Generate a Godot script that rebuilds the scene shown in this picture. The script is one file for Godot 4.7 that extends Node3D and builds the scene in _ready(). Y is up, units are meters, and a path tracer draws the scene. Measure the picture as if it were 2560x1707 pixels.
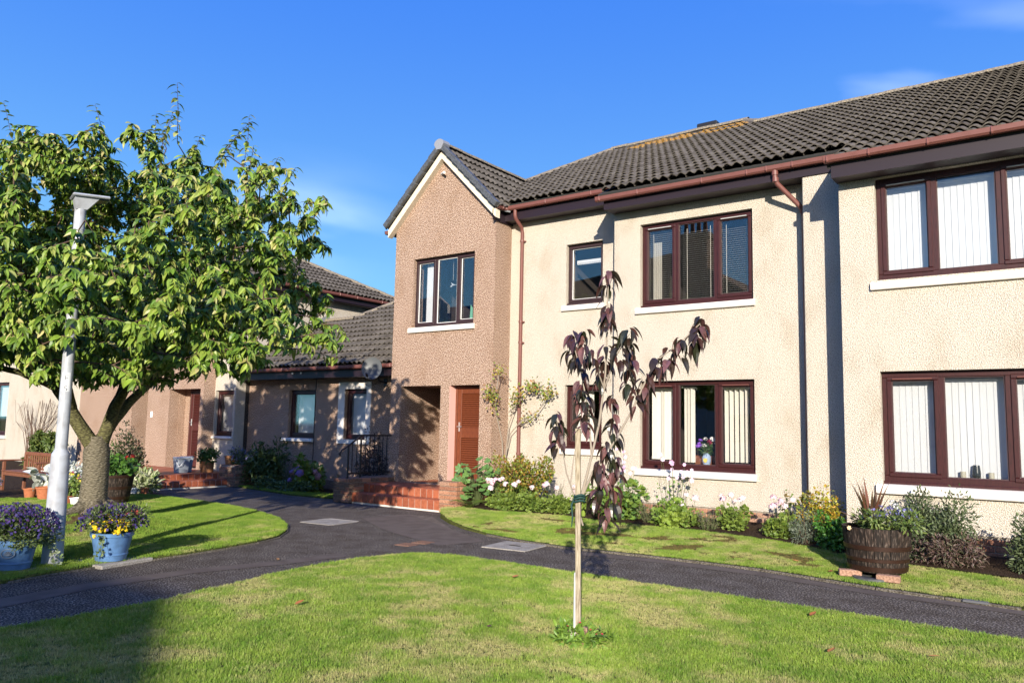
extends Node3D
# A courtyard of roughcast flats on a sunny day. Metres, y up; the long facade runs along x and faces +z; the camera stands at x = 0, z = 0.

var rng := RandomNumberGenerator.new()
var M := {}
var taken := {}
const EYE := Vector3(0, 1.4554, 0)

# ------------------------------------------------------------------ mesh builder
class MB:
	var v := PackedVector3Array()
	var n := PackedVector3Array()
	var c := PackedColorArray()
	var tint := Color.WHITE
	func trin(a: Vector3, b: Vector3, d: Vector3, na: Vector3, nb: Vector3, nd: Vector3) -> void:
		v.append(a); v.append(d); v.append(b)
		n.append(na); n.append(nd); n.append(nb)
		c.append(tint); c.append(tint); c.append(tint)
	func tri(a: Vector3, b: Vector3, d: Vector3) -> void:
		var m := (b - a).cross(d - a)
		if m.length_squared() < 1e-16:
			return
		m = m.normalized()
		trin(a, b, d, m, m, m)
	func quad(a: Vector3, b: Vector3, d: Vector3, e: Vector3) -> void:
		tri(a, b, d); tri(a, d, e)
	func outq(a: Vector3, b: Vector3, d: Vector3, e: Vector3, mid: Vector3) -> void:
		if (b - a).cross(d - a).dot((a + b + d + e) * 0.25 - mid) < 0.0:
			quad(a, e, d, b)
		else:
			quad(a, b, d, e)
	func outt(a: Vector3, b: Vector3, d: Vector3, mid: Vector3) -> void:
		if (b - a).cross(d - a).dot((a + b + d) / 3.0 - mid) < 0.0:
			tri(a, d, b)
		else:
			tri(a, b, d)
	func box(o: Vector3, s: Vector3, ch := 0.0, b := Basis.IDENTITY) -> void:
		var h := s * 0.5
		var k := minf(ch, minf(h.x, minf(h.y, h.z)) * 0.9)
		var p := {}
		for x in [-1, 1]:
			for y in [-1, 1]:
				for z in [-1, 1]:
					p[[x, y, z, 0]] = o + b * Vector3(x * h.x, y * (h.y - k), z * (h.z - k))
					p[[x, y, z, 1]] = o + b * Vector3(x * (h.x - k), y * h.y, z * (h.z - k))
					p[[x, y, z, 2]] = o + b * Vector3(x * (h.x - k), y * (h.y - k), z * h.z)
		for s1 in [-1, 1]:
			outq(p[[s1, -1, -1, 0]], p[[s1, 1, -1, 0]], p[[s1, 1, 1, 0]], p[[s1, -1, 1, 0]], o)
			outq(p[[-1, s1, -1, 1]], p[[1, s1, -1, 1]], p[[1, s1, 1, 1]], p[[-1, s1, 1, 1]], o)
			outq(p[[-1, -1, s1, 2]], p[[1, -1, s1, 2]], p[[1, 1, s1, 2]], p[[-1, 1, s1, 2]], o)
		if k <= 0.0:
			return
		for s1 in [-1, 1]:
			for s2 in [-1, 1]:
				outq(p[[s1, s2, -1, 0]], p[[s1, s2, 1, 0]], p[[s1, s2, 1, 1]], p[[s1, s2, -1, 1]], o)
				outq(p[[s1, -1, s2, 0]], p[[s1, 1, s2, 0]], p[[s1, 1, s2, 2]], p[[s1, -1, s2, 2]], o)
				outq(p[[-1, s1, s2, 1]], p[[1, s1, s2, 1]], p[[1, s1, s2, 2]], p[[-1, s1, s2, 2]], o)
				for s3 in [-1, 1]:
					outt(p[[s1, s2, s3, 0]], p[[s1, s2, s3, 1]], p[[s1, s2, s3, 2]], o)
	func span(x0: float, x1: float, y0: float, y1: float, z0: float, z1: float, ch := 0.0) -> void:
		box(Vector3(x0 + x1, y0 + y1, z0 + z1) * 0.5, Vector3(absf(x1 - x0), absf(y1 - y0), absf(z1 - z0)), ch)
	func tube(pts: Array, radii: Array, sides := 8, caps := true) -> void:
		var rings := []
		var norms := []
		var side := Vector3.ZERO
		for i in pts.size():
			var t: Vector3
			if i == 0: t = pts[1] - pts[0]
			elif i == pts.size() - 1: t = pts[i] - pts[i - 1]
			else: t = (pts[i + 1] - pts[i]).normalized() + (pts[i] - pts[i - 1]).normalized()
			t = t.normalized()
			if side == Vector3.ZERO:
				side = t.cross(Vector3.UP if absf(t.y) < 0.9 else Vector3.RIGHT)
			side = (side - t * side.dot(t)).normalized()
			var up := t.cross(side)
			var ring := PackedVector3Array()
			var nn := PackedVector3Array()
			for k in sides:
				var a := TAU * k / sides
				var d := side * cos(a) + up * sin(a)
				ring.append(pts[i] + d * radii[i]); nn.append(d)
			rings.append(ring); norms.append(nn)
		for i in pts.size() - 1:
			for k in sides:
				var m := (k + 1) % sides
				var A: Vector3 = rings[i][k]; var B: Vector3 = rings[i][m]; var D: Vector3 = rings[i + 1][m]; var E: Vector3 = rings[i + 1][k]
				trin(A, B, D, norms[i][k], norms[i][m], norms[i + 1][m])
				trin(A, D, E, norms[i][k], norms[i + 1][m], norms[i + 1][k])
		if caps:
			var z: int = pts.size() - 1
			for k in range(1, sides - 1):
				if radii[0] > 0.0005: tri(rings[0][0], rings[0][k + 1], rings[0][k])
				if radii[z] > 0.0005: tri(rings[z][0], rings[z][k], rings[z][k + 1])
	# profile of (radius, height), from the bottom outside up and, for a vessel, down again inside
	func lathe(prof: Array, o: Vector3, sides := 24, a0 := 0.0, a1 := TAU) -> void:
		for i in prof.size() - 1:
			var p: Vector2 = prof[i]
			var q: Vector2 = prof[i + 1]
			var e := q - p
			if e.length_squared() < 1e-10:
				continue
			var m := Vector2(e.y, -e.x).normalized()
			for k in sides:
				var s := a0 + (a1 - a0) * k / sides
				var t := a0 + (a1 - a0) * (k + 1) / sides
				var ds := Vector3(cos(s), 0, -sin(s)); var dt := Vector3(cos(t), 0, -sin(t))
				var A := o + ds * p.x + Vector3.UP * p.y; var B := o + dt * p.x + Vector3.UP * p.y
				var D := o + dt * q.x + Vector3.UP * q.y; var E := o + ds * q.x + Vector3.UP * q.y
				var ns := ds * m.x + Vector3.UP * m.y; var nt := dt * m.x + Vector3.UP * m.y
				trin(A, B, D, ns, nt, nt); trin(A, D, E, ns, nt, ns)
	# a planar outline (seen counter-clockwise from its front) pushed out by ext towards its back
	func prism(poly: Array, ext: Vector3) -> void:
		var mid := Vector3.ZERO
		for p in poly: mid += p
		mid /= poly.size()
		var nm := Vector3.ZERO
		for i in poly.size(): nm += (poly[i] - mid).cross(poly[(i + 1) % poly.size()] - mid)
		nm = nm.normalized()
		var ax: Vector3 = (poly[1] - poly[0]).normalized()
		var ay := nm.cross(ax)
		var flat := PackedVector2Array()
		for p in poly: flat.append(Vector2((p - poly[0]).dot(ax), (p - poly[0]).dot(ay)))
		var idx := Geometry2D.triangulate_polygon(flat)
		for i in range(0, idx.size(), 3):
			var a: Vector3 = poly[idx[i]]; var b: Vector3 = poly[idx[i + 1]]; var d: Vector3 = poly[idx[i + 2]]
			if (b - a).cross(d - a).dot(nm) < 0.0:
				var h := b; b = d; d = h
			tri(a, b, d)
			if ext != Vector3.ZERO: tri(a + ext, d + ext, b + ext)
		if ext == Vector3.ZERO: return
		for i in poly.size():
			var a: Vector3 = poly[i]; var b: Vector3 = poly[(i + 1) % poly.size()]
			quad(a, a + ext, b + ext, b)
	func ball(o: Vector3, r: Vector3, rings := 6, sides := 8) -> void:
		for i in rings:
			var t0 := PI * i / rings - PI / 2; var t1 := PI * (i + 1) / rings - PI / 2
			for k in sides:
				var s0 := TAU * k / sides; var s1 := TAU * (k + 1) / sides
				var q := []
				for e in [[t0, s0], [t0, s1], [t1, s1], [t1, s0]]:
					q.append(Vector3(cos(e[0]) * cos(e[1]), sin(e[0]), -cos(e[0]) * sin(e[1])))
				if i > 0: trin(o + q[0] * r, o + q[1] * r, o + q[2] * r, q[0], q[1], q[2])
				if i < rings - 1: trin(o + q[0] * r, o + q[2] * r, o + q[3] * r, q[0], q[2], q[3])
				if i == 0: pass
	func mesh(m: Material = null, colored := false) -> ArrayMesh:
		var a := []
		a.resize(Mesh.ARRAY_MAX)
		a[Mesh.ARRAY_VERTEX] = v
		a[Mesh.ARRAY_NORMAL] = n
		if colored: a[Mesh.ARRAY_COLOR] = c
		var r := ArrayMesh.new()
		if v.size():
			r.add_surface_from_arrays(Mesh.PRIMITIVE_TRIANGLES, a)
			if m: r.surface_set_material(0, m)
		return r

# ------------------------------------------------------------------ nodes
func numbered(s: String) -> String:
	if not taken.has(s):
		taken[s] = 0
		return s
	taken[s] += 1
	return "%s_%03d" % [s, taken[s]]

func tag(o: Node3D, label := "", category := "", group := "", kind := "") -> Node3D:
	if label: o.set_meta("label", label)
	if category: o.set_meta("category", category)
	if group: o.set_meta("group", group)
	if kind: o.set_meta("kind", kind)
	return o

func thing(called: String, label: String, category: String, at := Vector3.ZERO, group := "") -> Node3D:
	var o := Node3D.new()
	o.name = numbered(called)
	add_child(o)
	o.position = at
	tag(o, label, category, group)
	return o

# a mesh whose vertices are in world coordinates, as a child
func part(called: String, mb: MB, m: Material, parent: Node3D, colored := false) -> MeshInstance3D:
	var o := MeshInstance3D.new()
	o.name = called
	o.mesh = mb.mesh(m, colored)
	parent.add_child(o, true)
	o.global_transform = Transform3D.IDENTITY
	return o

# a shared mesh placed in the world, as a child
func piece(called: String, me: Mesh, m: Material, parent: Node3D, at: Transform3D) -> MeshInstance3D:
	var o := MeshInstance3D.new()
	o.name = called
	o.mesh = me
	if m: o.material_override = m
	parent.add_child(o, true)
	o.global_transform = at
	return o

func solo(called: String, mb: MB, m: Material, label: String, category: String, group := "", at := Vector3.ZERO) -> MeshInstance3D:
	var o := MeshInstance3D.new()
	o.name = numbered(called)
	o.mesh = mb.mesh(m)
	add_child(o)
	o.position = at
	tag(o, label, category, group)
	return o

func setting(called: String, mb: MB, m: Material) -> MeshInstance3D:
	var o := MeshInstance3D.new()
	o.name = numbered(called)
	o.mesh = mb.mesh(m)
	add_child(o)
	o.set_meta("kind", "structure")
	return o

func scatter(called: String, me: Mesh, m: Material, places: Array, colors: Array, parent: Node3D, kind := "stuff") -> MultiMeshInstance3D:
	var mm := MultiMesh.new()
	mm.transform_format = MultiMesh.TRANSFORM_3D
	mm.use_colors = colors.size() > 0
	mm.mesh = me
	mm.instance_count = places.size()
	var buf := PackedFloat32Array()
	var st := 16 if mm.use_colors else 12
	buf.resize(places.size() * st)
	var k := 0
	for i in places.size():
		var t: Transform3D = places[i]
		var b := t.basis
		buf[k] = b.x.x; buf[k + 1] = b.y.x; buf[k + 2] = b.z.x; buf[k + 3] = t.origin.x
		buf[k + 4] = b.x.y; buf[k + 5] = b.y.y; buf[k + 6] = b.z.y; buf[k + 7] = t.origin.y
		buf[k + 8] = b.x.z; buf[k + 9] = b.y.z; buf[k + 10] = b.z.z; buf[k + 11] = t.origin.z
		if mm.use_colors:
			var c: Color = colors[i]
			buf[k + 12] = c.r; buf[k + 13] = c.g; buf[k + 14] = c.b; buf[k + 15] = 1.0
		k += st
	mm.buffer = buf
	var o := MultiMeshInstance3D.new()
	o.name = called if parent != self else numbered(called)
	o.multimesh = mm
	o.material_override = m
	parent.add_child(o, true)
	o.global_transform = Transform3D.IDENTITY
	if kind: o.set_meta("kind", kind)
	return o

# ------------------------------------------------------------------ materials; colours are given as linear, real-world values
func lin(r: float, g: float, b: float) -> Color:
	return Color(r, g, b).linear_to_srgb()

func mat(c: Color, rough := 0.8, spec := 0.5, metal := 0.0) -> StandardMaterial3D:
	var m := StandardMaterial3D.new()
	m.albedo_color = c
	m.roughness = rough
	m.metallic_specular = spec
	m.metallic = metal
	m.cull_mode = BaseMaterial3D.CULL_DISABLED
	return m

func ntex(type: int, freq: float, seed_: int, ramp: Array, size := 512, octaves := 1, cell := -1) -> NoiseTexture2D:
	var f := FastNoiseLite.new()
	f.noise_type = type
	f.frequency = freq
	f.seed = seed_
	f.fractal_type = FastNoiseLite.FRACTAL_FBM if octaves > 1 else FastNoiseLite.FRACTAL_NONE
	f.fractal_octaves = octaves
	if cell >= 0: f.cellular_return_type = cell
	var t := NoiseTexture2D.new()
	t.width = size; t.height = size
	t.seamless = freq < 0.05  # fine grain needs no blending at its borders
	t.noise = f
	if ramp.size():
		var g := Gradient.new()
		var off := PackedFloat32Array()
		var cols := PackedColorArray()
		for r in ramp:
			off.append(r[0]); cols.append(r[1])
		g.offsets = off
		g.colors = cols
		t.color_ramp = g
	return t

const SIMPLEX := FastNoiseLite.TYPE_SIMPLEX
const CELL := FastNoiseLite.TYPE_CELLULAR

func triplanar(m: StandardMaterial3D, albedo: Texture2D, scale: Vector3, height: Texture2D = null, hs := 0.0, world := true) -> StandardMaterial3D:
	m.albedo_texture = albedo
	m.uv1_triplanar = true
	m.uv1_world_triplanar = world
	m.uv1_scale = scale
	m.uv1_triplanar_sharpness = 4.0
	if height:
		m.heightmap_enabled = true
		m.heightmap_texture = height
		m.heightmap_scale = hs
	return m

func weather(m: StandardMaterial3D, t: Texture2D, scale: Vector3) -> StandardMaterial3D:
	m.detail_enabled = true
	m.detail_blend_mode = BaseMaterial3D.BLEND_MODE_MUL
	m.detail_albedo = t
	m.detail_uv_layer = BaseMaterial3D.DETAIL_UV_2
	m.uv2_triplanar = true
	m.uv2_world_triplanar = true
	m.uv2_scale = scale
	m.uv2_triplanar_sharpness = 4.0
	return m

func make_materials() -> void:
	var stone_h := ntex(CELL, 0.15, 3, [[0.0, Color.WHITE], [0.55, Color(0.5, 0.5, 0.5)], [1.0, Color.BLACK]], 512, 1, FastNoiseLite.RETURN_DISTANCE)
	var stone2_h := ntex(SIMPLEX, 0.085, 5, [], 512, 2)
	var w1 := ntex(SIMPLEX, 0.012, 11, [[0.0, Color(0.93, 0.91, 0.885)], [0.4, Color(0.98, 0.975, 0.97)], [1.0, Color.WHITE]], 512, 5)
	var w2 := ntex(SIMPLEX, 0.012, 12, [[0.0, Color(0.84, 0.825, 0.81)], [0.45, Color(0.93, 0.925, 0.92)], [1.0, Color.WHITE]], 512, 5)
	# roughcast: pebbles thrown on a wall, cream and salmon
	M.cream = weather(triplanar(mat(Color.WHITE, 0.95, 0.3), ntex(SIMPLEX, 0.092, 21, [[0.0, lin(0.20, 0.16, 0.12)], [0.25, lin(0.37, 0.32, 0.25)], [0.41, lin(0.60, 0.535, 0.445)], [0.65, lin(0.665, 0.60, 0.51)], [1.0, lin(0.78, 0.725, 0.65)]], 512, 2), Vector3.ONE * 1.25, stone2_h, 0.9), w1, Vector3(0.23, 0.12, 0.23))
	M.salmon = weather(triplanar(mat(Color.WHITE, 0.95, 0.3), ntex(SIMPLEX, 0.058, 22, [[0.0, lin(0.09, 0.048, 0.03)], [0.32, lin(0.22, 0.13, 0.085)], [0.48, lin(0.445, 0.29, 0.208)], [0.64, lin(0.57, 0.40, 0.30)], [1.0, lin(0.86, 0.74, 0.64)]], 512, 2), Vector3.ONE * 1.25, stone2_h, 1.2), w1, Vector3(0.2, 0.12, 0.2))
	M.cream_plain = weather(mat(lin(0.74, 0.65, 0.50), 0.8), w1, Vector3.ONE * 0.9)
	M.white_paint = weather(mat(lin(0.76, 0.71, 0.65), 0.7), w1, Vector3.ONE * 0.3)
	M.pink_paint = mat(lin(0.70, 0.42, 0.36), 0.7)
	# joinery
	var grain := ntex(SIMPLEX, 0.03, 31, [[0.0, Color(0.72, 0.66, 0.66)], [0.5, Color(0.95, 0.92, 0.92)], [1.0, Color.WHITE]], 256, 3)
	M.mahogany = weather(mat(lin(0.046, 0.0088, 0.0085), 0.45), grain, Vector3(6, 0.7, 6))
	M.old_timber = weather(mat(lin(0.036, 0.016, 0.018), 0.6), grain, Vector3(7, 1.2, 7))
	M.fascia = mat(lin(0.016, 0.007, 0.0115), 0.5)
	M.gutter = weather(mat(lin(0.175, 0.064, 0.052), 0.5), w1, Vector3(0.8, 1, 1))
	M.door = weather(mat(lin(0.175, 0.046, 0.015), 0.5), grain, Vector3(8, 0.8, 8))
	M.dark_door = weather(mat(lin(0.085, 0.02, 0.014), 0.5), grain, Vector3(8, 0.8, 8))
	M.steel = mat(lin(0.6, 0.6, 0.6), 0.3, 0.5, 0.9)
	M.black_metal = mat(lin(0.014, 0.012, 0.012), 0.45)
	M.white_plastic = mat(lin(0.78, 0.77, 0.75), 0.45)
	M.seal = mat(lin(0.5, 0.5, 0.5), 0.5)
	M.dark_bead = mat(lin(0.06, 0.03, 0.03), 0.5)
	M.dish = mat(lin(0.085, 0.09, 0.095), 0.5)
	var gl := mat(Color(0.01, 0.01, 0.01, 0.01), 0.0, 0.72)
	gl.transparency = BaseMaterial3D.TRANSPARENCY_ALPHA
	M.glass = gl
	M.blind = mat(lin(0.61, 0.625, 0.64), 0.8)
	M.blind.backlight_enabled = true
	M.blind.backlight = Color(0.35, 0.35, 0.35)
	M.ivory_blind = mat(lin(0.72, 0.69, 0.62), 0.8)
	M.dull_blind = mat(lin(0.42, 0.40, 0.36), 0.8)
	M.room = mat(lin(0.05, 0.04, 0.034), 0.9)
	M.soffit = mat(lin(0.035, 0.018, 0.022), 0.7)
	# roof
	var roof_w := ntex(SIMPLEX, 0.016, 41, [[0.0, Color(0.72, 0.70, 0.68)], [0.5, Color(0.9, 0.9, 0.89)], [1.0, Color.WHITE]], 512, 4)
	for k in 4:
		var f: float = [1.0, 0.86, 1.14, 0.95][k]
		var speck := [[0.0, lin(0.085 * f, 0.074 * f, 0.064 * f)], [0.45, lin(0.13 * f, 0.113 * f, 0.097 * f)], [0.78, lin(0.165 * f, 0.145 * f, 0.125 * f)], [0.88, lin(0.19 * f, 0.172 * f, 0.148 * f)], [1.0, lin(0.55, 0.54, 0.50)]]
		M["tile%d" % k] = weather(triplanar(mat(Color.WHITE, 0.92, 0.3), ntex(SIMPLEX, 0.045, 50 + k, speck, 512, 4), Vector3.ONE * 1.1), roof_w, Vector3.ONE * 0.35)
	M.lichen = triplanar(mat(Color.WHITE, 0.95, 0.2), ntex(SIMPLEX, 0.03, 61, [[0.0, lin(0.10, 0.09, 0.08)], [0.46, lin(0.14, 0.125, 0.10)], [0.54, lin(0.42, 0.20, 0.03)], [0.75, lin(0.55, 0.27, 0.03)], [1.0, lin(0.40, 0.36, 0.22)]], 512, 4), Vector3.ONE * 1.4)
	M.ridge = triplanar(mat(Color.WHITE, 0.92, 0.3), ntex(SIMPLEX, 0.03, 62, [[0.0, lin(0.10, 0.088, 0.072)], [0.5, lin(0.20, 0.17, 0.135)], [0.7, lin(0.26, 0.23, 0.18)], [0.8, lin(0.34, 0.24, 0.12)], [1.0, lin(0.42, 0.40, 0.34)]], 512, 5), Vector3.ONE * 1.2)
	M.slate_cap = weather(mat(lin(0.10, 0.105, 0.115), 0.5), roof_w, Vector3.ONE * 1.5)
	M.pale_cap = mat(lin(0.24, 0.245, 0.27), 0.6)
	M.lead = mat(lin(0.20, 0.21, 0.22), 0.55)
	M.hoop_grey = mat(lin(0.10, 0.10, 0.105), 0.7)
	M.underlay = mat(lin(0.03, 0.028, 0.025), 0.9)
	# brick, quarry tile, ground
	for k in 4:
		var b: Vector3 = [Vector3(0.36, 0.17, 0.10), Vector3(0.42, 0.21, 0.13), Vector3(0.29, 0.135, 0.085), Vector3(0.38, 0.22, 0.15)][k]
		M["brick%d" % k] = triplanar(mat(Color.WHITE, 0.92, 0.3), ntex(SIMPLEX, 0.05, 70 + k, [[0.0, lin(b.x * 0.5, b.y * 0.5, b.z * 0.5)], [0.5, lin(b.x, b.y, b.z)], [0.8, lin(b.x * 1.15, b.y * 1.2, b.z * 1.25)], [1.0, lin(b.x * 1.25, b.y * 1.5, b.z * 1.7)]], 256, 4), Vector3.ONE * 2.2, stone2_h, 0.2)
		var q: Vector3 = [Vector3(0.37, 0.105, 0.05), Vector3(0.31, 0.088, 0.042), Vector3(0.41, 0.125, 0.06), Vector3(0.34, 0.097, 0.05)][k]
		M["quarry%d" % k] = weather(mat(lin(q.x, q.y, q.z), 0.5), w2, Vector3.ONE * 1.7)
	M.old_brick = triplanar(mat(Color.WHITE, 0.95, 0.3), ntex(SIMPLEX, 0.04, 78, [[0.0, lin(0.05, 0.04, 0.03)], [0.4, lin(0.125, 0.085, 0.058)], [0.62, lin(0.26, 0.155, 0.105)], [1.0, lin(0.40, 0.30, 0.22)]], 512, 5), Vector3.ONE * 1.7, stone2_h, 0.3)
	M.mortar = triplanar(mat(Color.WHITE, 0.95, 0.3), ntex(SIMPLEX, 0.1, 79, [[0.0, lin(0.20, 0.17, 0.14)], [1.0, lin(0.36, 0.32, 0.27)]], 256, 3), Vector3.ONE * 2.0)
	M.grout = mat(lin(0.64, 0.58, 0.53), 0.9)
	M.asphalt = weather(triplanar(mat(Color.WHITE, 0.93, 0.35), ntex(SIMPLEX, 0.06, 81, [[0.0, lin(0.027, 0.021, 0.017)], [0.42, lin(0.078, 0.063, 0.051)], [0.64, lin(0.135, 0.112, 0.093)], [0.78, lin(0.26, 0.225, 0.19)], [1.0, lin(0.65, 0.59, 0.51)]], 512, 2), Vector3.ONE * 1.2, stone2_h, 0.5), ntex(SIMPLEX, 0.014, 82, [[0.0, Color(0.76, 0.73, 0.70)], [0.5, Color(0.9, 0.89, 0.88)], [1.0, Color.WHITE]], 512, 5), Vector3.ONE * 0.27)
	M.smooth_asphalt = weather(triplanar(mat(Color.WHITE, 0.9, 0.35), ntex(SIMPLEX, 0.2, 83, [[0.0, lin(0.105, 0.082, 0.068)], [0.6, lin(0.14, 0.112, 0.095)], [1.0, lin(0.19, 0.155, 0.132)]], 512, 3), Vector3.ONE * 1.2), w2, Vector3.ONE * 0.4)
	M.concrete = weather(triplanar(mat(Color.WHITE, 0.92, 0.3), ntex(SIMPLEX, 0.07, 84, [[0.0, lin(0.16, 0.14, 0.12)], [0.4, lin(0.34, 0.31, 0.27)], [0.7, lin(0.43, 0.40, 0.35)], [1.0, lin(0.55, 0.52, 0.47)]], 512, 4), Vector3.ONE * 1.5, stone2_h, 0.2), w2, Vector3.ONE * 0.8)
	M.kerb = weather(triplanar(mat(Color.WHITE, 0.95, 0.3), ntex(SIMPLEX, 0.05, 85, [[0.0, lin(0.04, 0.035, 0.024)], [0.4, lin(0.095, 0.08, 0.058)], [0.65, lin(0.17, 0.15, 0.12)], [1.0, lin(0.30, 0.27, 0.23)]], 512, 4), Vector3.ONE * 1.3), w2, Vector3.ONE * 0.7)
	M.soil = triplanar(mat(Color.WHITE, 1.0, 0.2), ntex(SIMPLEX, 0.06, 86, [[0.0, lin(0.018, 0.012, 0.008)], [0.5, lin(0.05, 0.032, 0.02)], [0.8, lin(0.09, 0.06, 0.04)], [1.0, lin(0.16, 0.12, 0.08)]], 512, 4), Vector3.ONE * 1.0, stone2_h, 1.5)
	M.turf = triplanar(mat(Color.WHITE, 1.0, 0.1), ntex(SIMPLEX, 0.05, 87, [[0.0, lin(0.035, 0.045, 0.012)], [0.4, lin(0.07, 0.085, 0.022)], [0.7, lin(0.13, 0.125, 0.04)], [1.0, lin(0.22, 0.18, 0.075)]], 512, 5), Vector3.ONE * 0.8)
	M.soil_turf = triplanar(mat(Color.WHITE, 1.0, 0.1), ntex(SIMPLEX, 0.04, 88, [[0.0, lin(0.05, 0.032, 0.018)], [0.5, lin(0.12, 0.08, 0.04)], [0.7, lin(0.13, 0.12, 0.04)], [1.0, lin(0.2, 0.17, 0.08)]], 256, 4), Vector3.ONE * 0.9)
	# plants take the colour of each copy
	M.leaf = mat(Color.WHITE, 0.45, 0.45)
	M.leaf.vertex_color_use_as_albedo = true
	M.leaf.backlight_enabled = true
	M.leaf.backlight = Color(0.55, 0.6, 0.3)
	M.blade = mat(Color.WHITE, 0.65, 0.3)
	M.blade.vertex_color_use_as_albedo = true
	M.blade.backlight_enabled = true
	M.blade.backlight = Color(0.5, 0.5, 0.3)
	M.petal = mat(Color.WHITE, 0.7, 0.3)
	M.petal.vertex_color_use_as_albedo = true
	M.petal.backlight_enabled = true
	M.petal.backlight = Color(0.5, 0.5, 0.5)
	M.bark = triplanar(mat(Color.WHITE, 0.8, 0.4), ntex(SIMPLEX, 0.035, 91, [[0.0, lin(0.03, 0.024, 0.016)], [0.4, lin(0.10, 0.085, 0.055)], [0.6, lin(0.17, 0.145, 0.10)], [0.85, lin(0.26, 0.23, 0.175)], [1.0, lin(0.45, 0.42, 0.36)]], 512, 4), Vector3(1.0, 5.0, 1.0), ntex(SIMPLEX, 0.03, 92, [], 256, 3), 1.2)
	M.moss_bark = triplanar(mat(Color.WHITE, 0.9, 0.3), ntex(SIMPLEX, 0.03, 93, [[0.0, lin(0.022, 0.018, 0.012)], [0.4, lin(0.075, 0.065, 0.035)], [0.6, lin(0.13, 0.125, 0.045)], [1.0, lin(0.22, 0.20, 0.12)]], 512, 4), Vector3(1.2, 4.0, 1.2), ntex(SIMPLEX, 0.03, 92, [], 256, 3), 1.2)
	M.twig = mat(lin(0.10, 0.06, 0.04), 0.8)
	M.grey_twig = mat(lin(0.30, 0.25, 0.20), 0.8)
	M.green_stem = mat(lin(0.09, 0.12, 0.04), 0.7)
	M.stake = weather(triplanar(mat(Color.WHITE, 0.85, 0.3), ntex(SIMPLEX, 0.03, 95, [[0.0, lin(0.20, 0.16, 0.11)], [0.5, lin(0.37, 0.31, 0.22)], [1.0, lin(0.50, 0.44, 0.34)]], 256, 4), Vector3(7, 0.8, 7)), w2, Vector3.ONE)
	M.terracotta = weather(mat(lin(0.46, 0.155, 0.065), 0.85), w2, Vector3.ONE * 2.0)
	M.tan_pot = weather(mat(lin(0.36, 0.16, 0.065), 0.6), w2, Vector3.ONE * 2.0)
	M.blue_pot = weather(mat(lin(0.105, 0.215, 0.42), 0.35), w2, Vector3.ONE * 1.5)
	M.lamp_grey = weather(mat(lin(0.44, 0.46, 0.50), 0.4), w2, Vector3.ONE * 0.9)
	M.bench = weather(mat(lin(0.22, 0.085, 0.04), 0.6), grain, Vector3(1.2, 6, 6))
	for k in 3:
		var f: float = [1.0, 0.7, 1.3][k]
		M["stave%d" % k] = weather(triplanar(mat(Color.WHITE, 0.75, 0.4), ntex(SIMPLEX, 0.02, 101 + k, [[0.0, lin(0.008, 0.006, 0.005)], [0.5, lin(0.028 * f, 0.019 * f, 0.014 * f)], [0.7, lin(0.055 * f, 0.035 * f, 0.025 * f)], [0.85, lin(0.14, 0.11, 0.09)], [1.0, lin(0.26, 0.22, 0.19)]], 256, 5), Vector3(9, 1.4, 9)), w2, Vector3.ONE)
	M.hoop = weather(mat(lin(0.045, 0.02, 0.012), 0.45, 0.5, 0.3), w2, Vector3.ONE * 3.0)

# ------------------------------------------------------------------ walls, windows, roofs
# a wall of thickness th facing +z with rectangular openings [x0, x1, y0, y1], their reveals included
func wall(x0: float, x1: float, y0: float, y1: float, z: float, th: float, ops: Array) -> MB:
	var mb := MB.new()
	var xs := [x0, x1]
	var ys := [y0, y1]
	for o in ops:
		for e in [o[0], o[1]]:
			if e > x0 and e < x1: xs.append(e)
		for e in [o[2], o[3]]:
			if e > y0 and e < y1: ys.append(e)
	xs.sort(); ys.sort()
	for i in xs.size() - 1:
		for j in ys.size() - 1:
			if xs[i + 1] - xs[i] < 1e-5 or ys[j + 1] - ys[j] < 1e-5: continue
			var mx: float = (xs[i] + xs[i + 1]) / 2; var my: float = (ys[j] + ys[j + 1]) / 2
			var open := false
			for o in ops:
				if mx > o[0] and mx < o[1] and my > o[2] and my < o[3]: open = true
			if open: continue
			var a := Vector3(xs[i], ys[j], z); var b := Vector3(xs[i + 1], ys[j], z); var c := Vector3(xs[i + 1], ys[j + 1], z); var d := Vector3(xs[i], ys[j + 1], z)
			mb.quad(a, b, c, d)
			var t := Vector3(0, 0, -th)
			mb.quad(b + t, a + t, d + t, c + t)
	var k := Vector3(0, 0, -th)
	for o in ops + [[x0, x1, y0, y1]]:
		var a := Vector3(o[0], o[2], z); var b := Vector3(o[1], o[2], z); var c := Vector3(o[1], o[3], z); var d := Vector3(o[0], o[3], z)
		if o == [x0, x1, y0, y1]:
			mb.quad(a, d, d + k, a + k); mb.quad(c, b, b + k, c + k); mb.quad(d, c, c + k, d + k); mb.quad(b, a, a + k, b + k)
		else:
			mb.quad(d, a, a + k, d + k); mb.quad(b, c, c + k, b + k); mb.quad(c, d, d + k, c + k); mb.quad(a, b, b + k, a + k)
	return mb

# a closed room with thick sides behind an opening, open towards +z
func room(bld: Node3D, x0: float, x1: float, y0: float, y1: float, z: float, depth: float, m: Material = null) -> void:
	var mb := MB.new()
	var t := 0.06
	mb.span(x0, x1, y0, y1, z - depth - t, z - depth)
	mb.span(x0 - t, x0, y0 - t, y1 + t, z - depth - t, z)
	mb.span(x1, x1 + t, y0 - t, y1 + t, z - depth - t, z)
	mb.span(x0, x1, y0 - t, y0, z - depth - t, z)
	mb.span(x0, x1, y1, y1 + t, z - depth - t, z)
	part("room", mb, m if m else M.room, bld)

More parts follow.
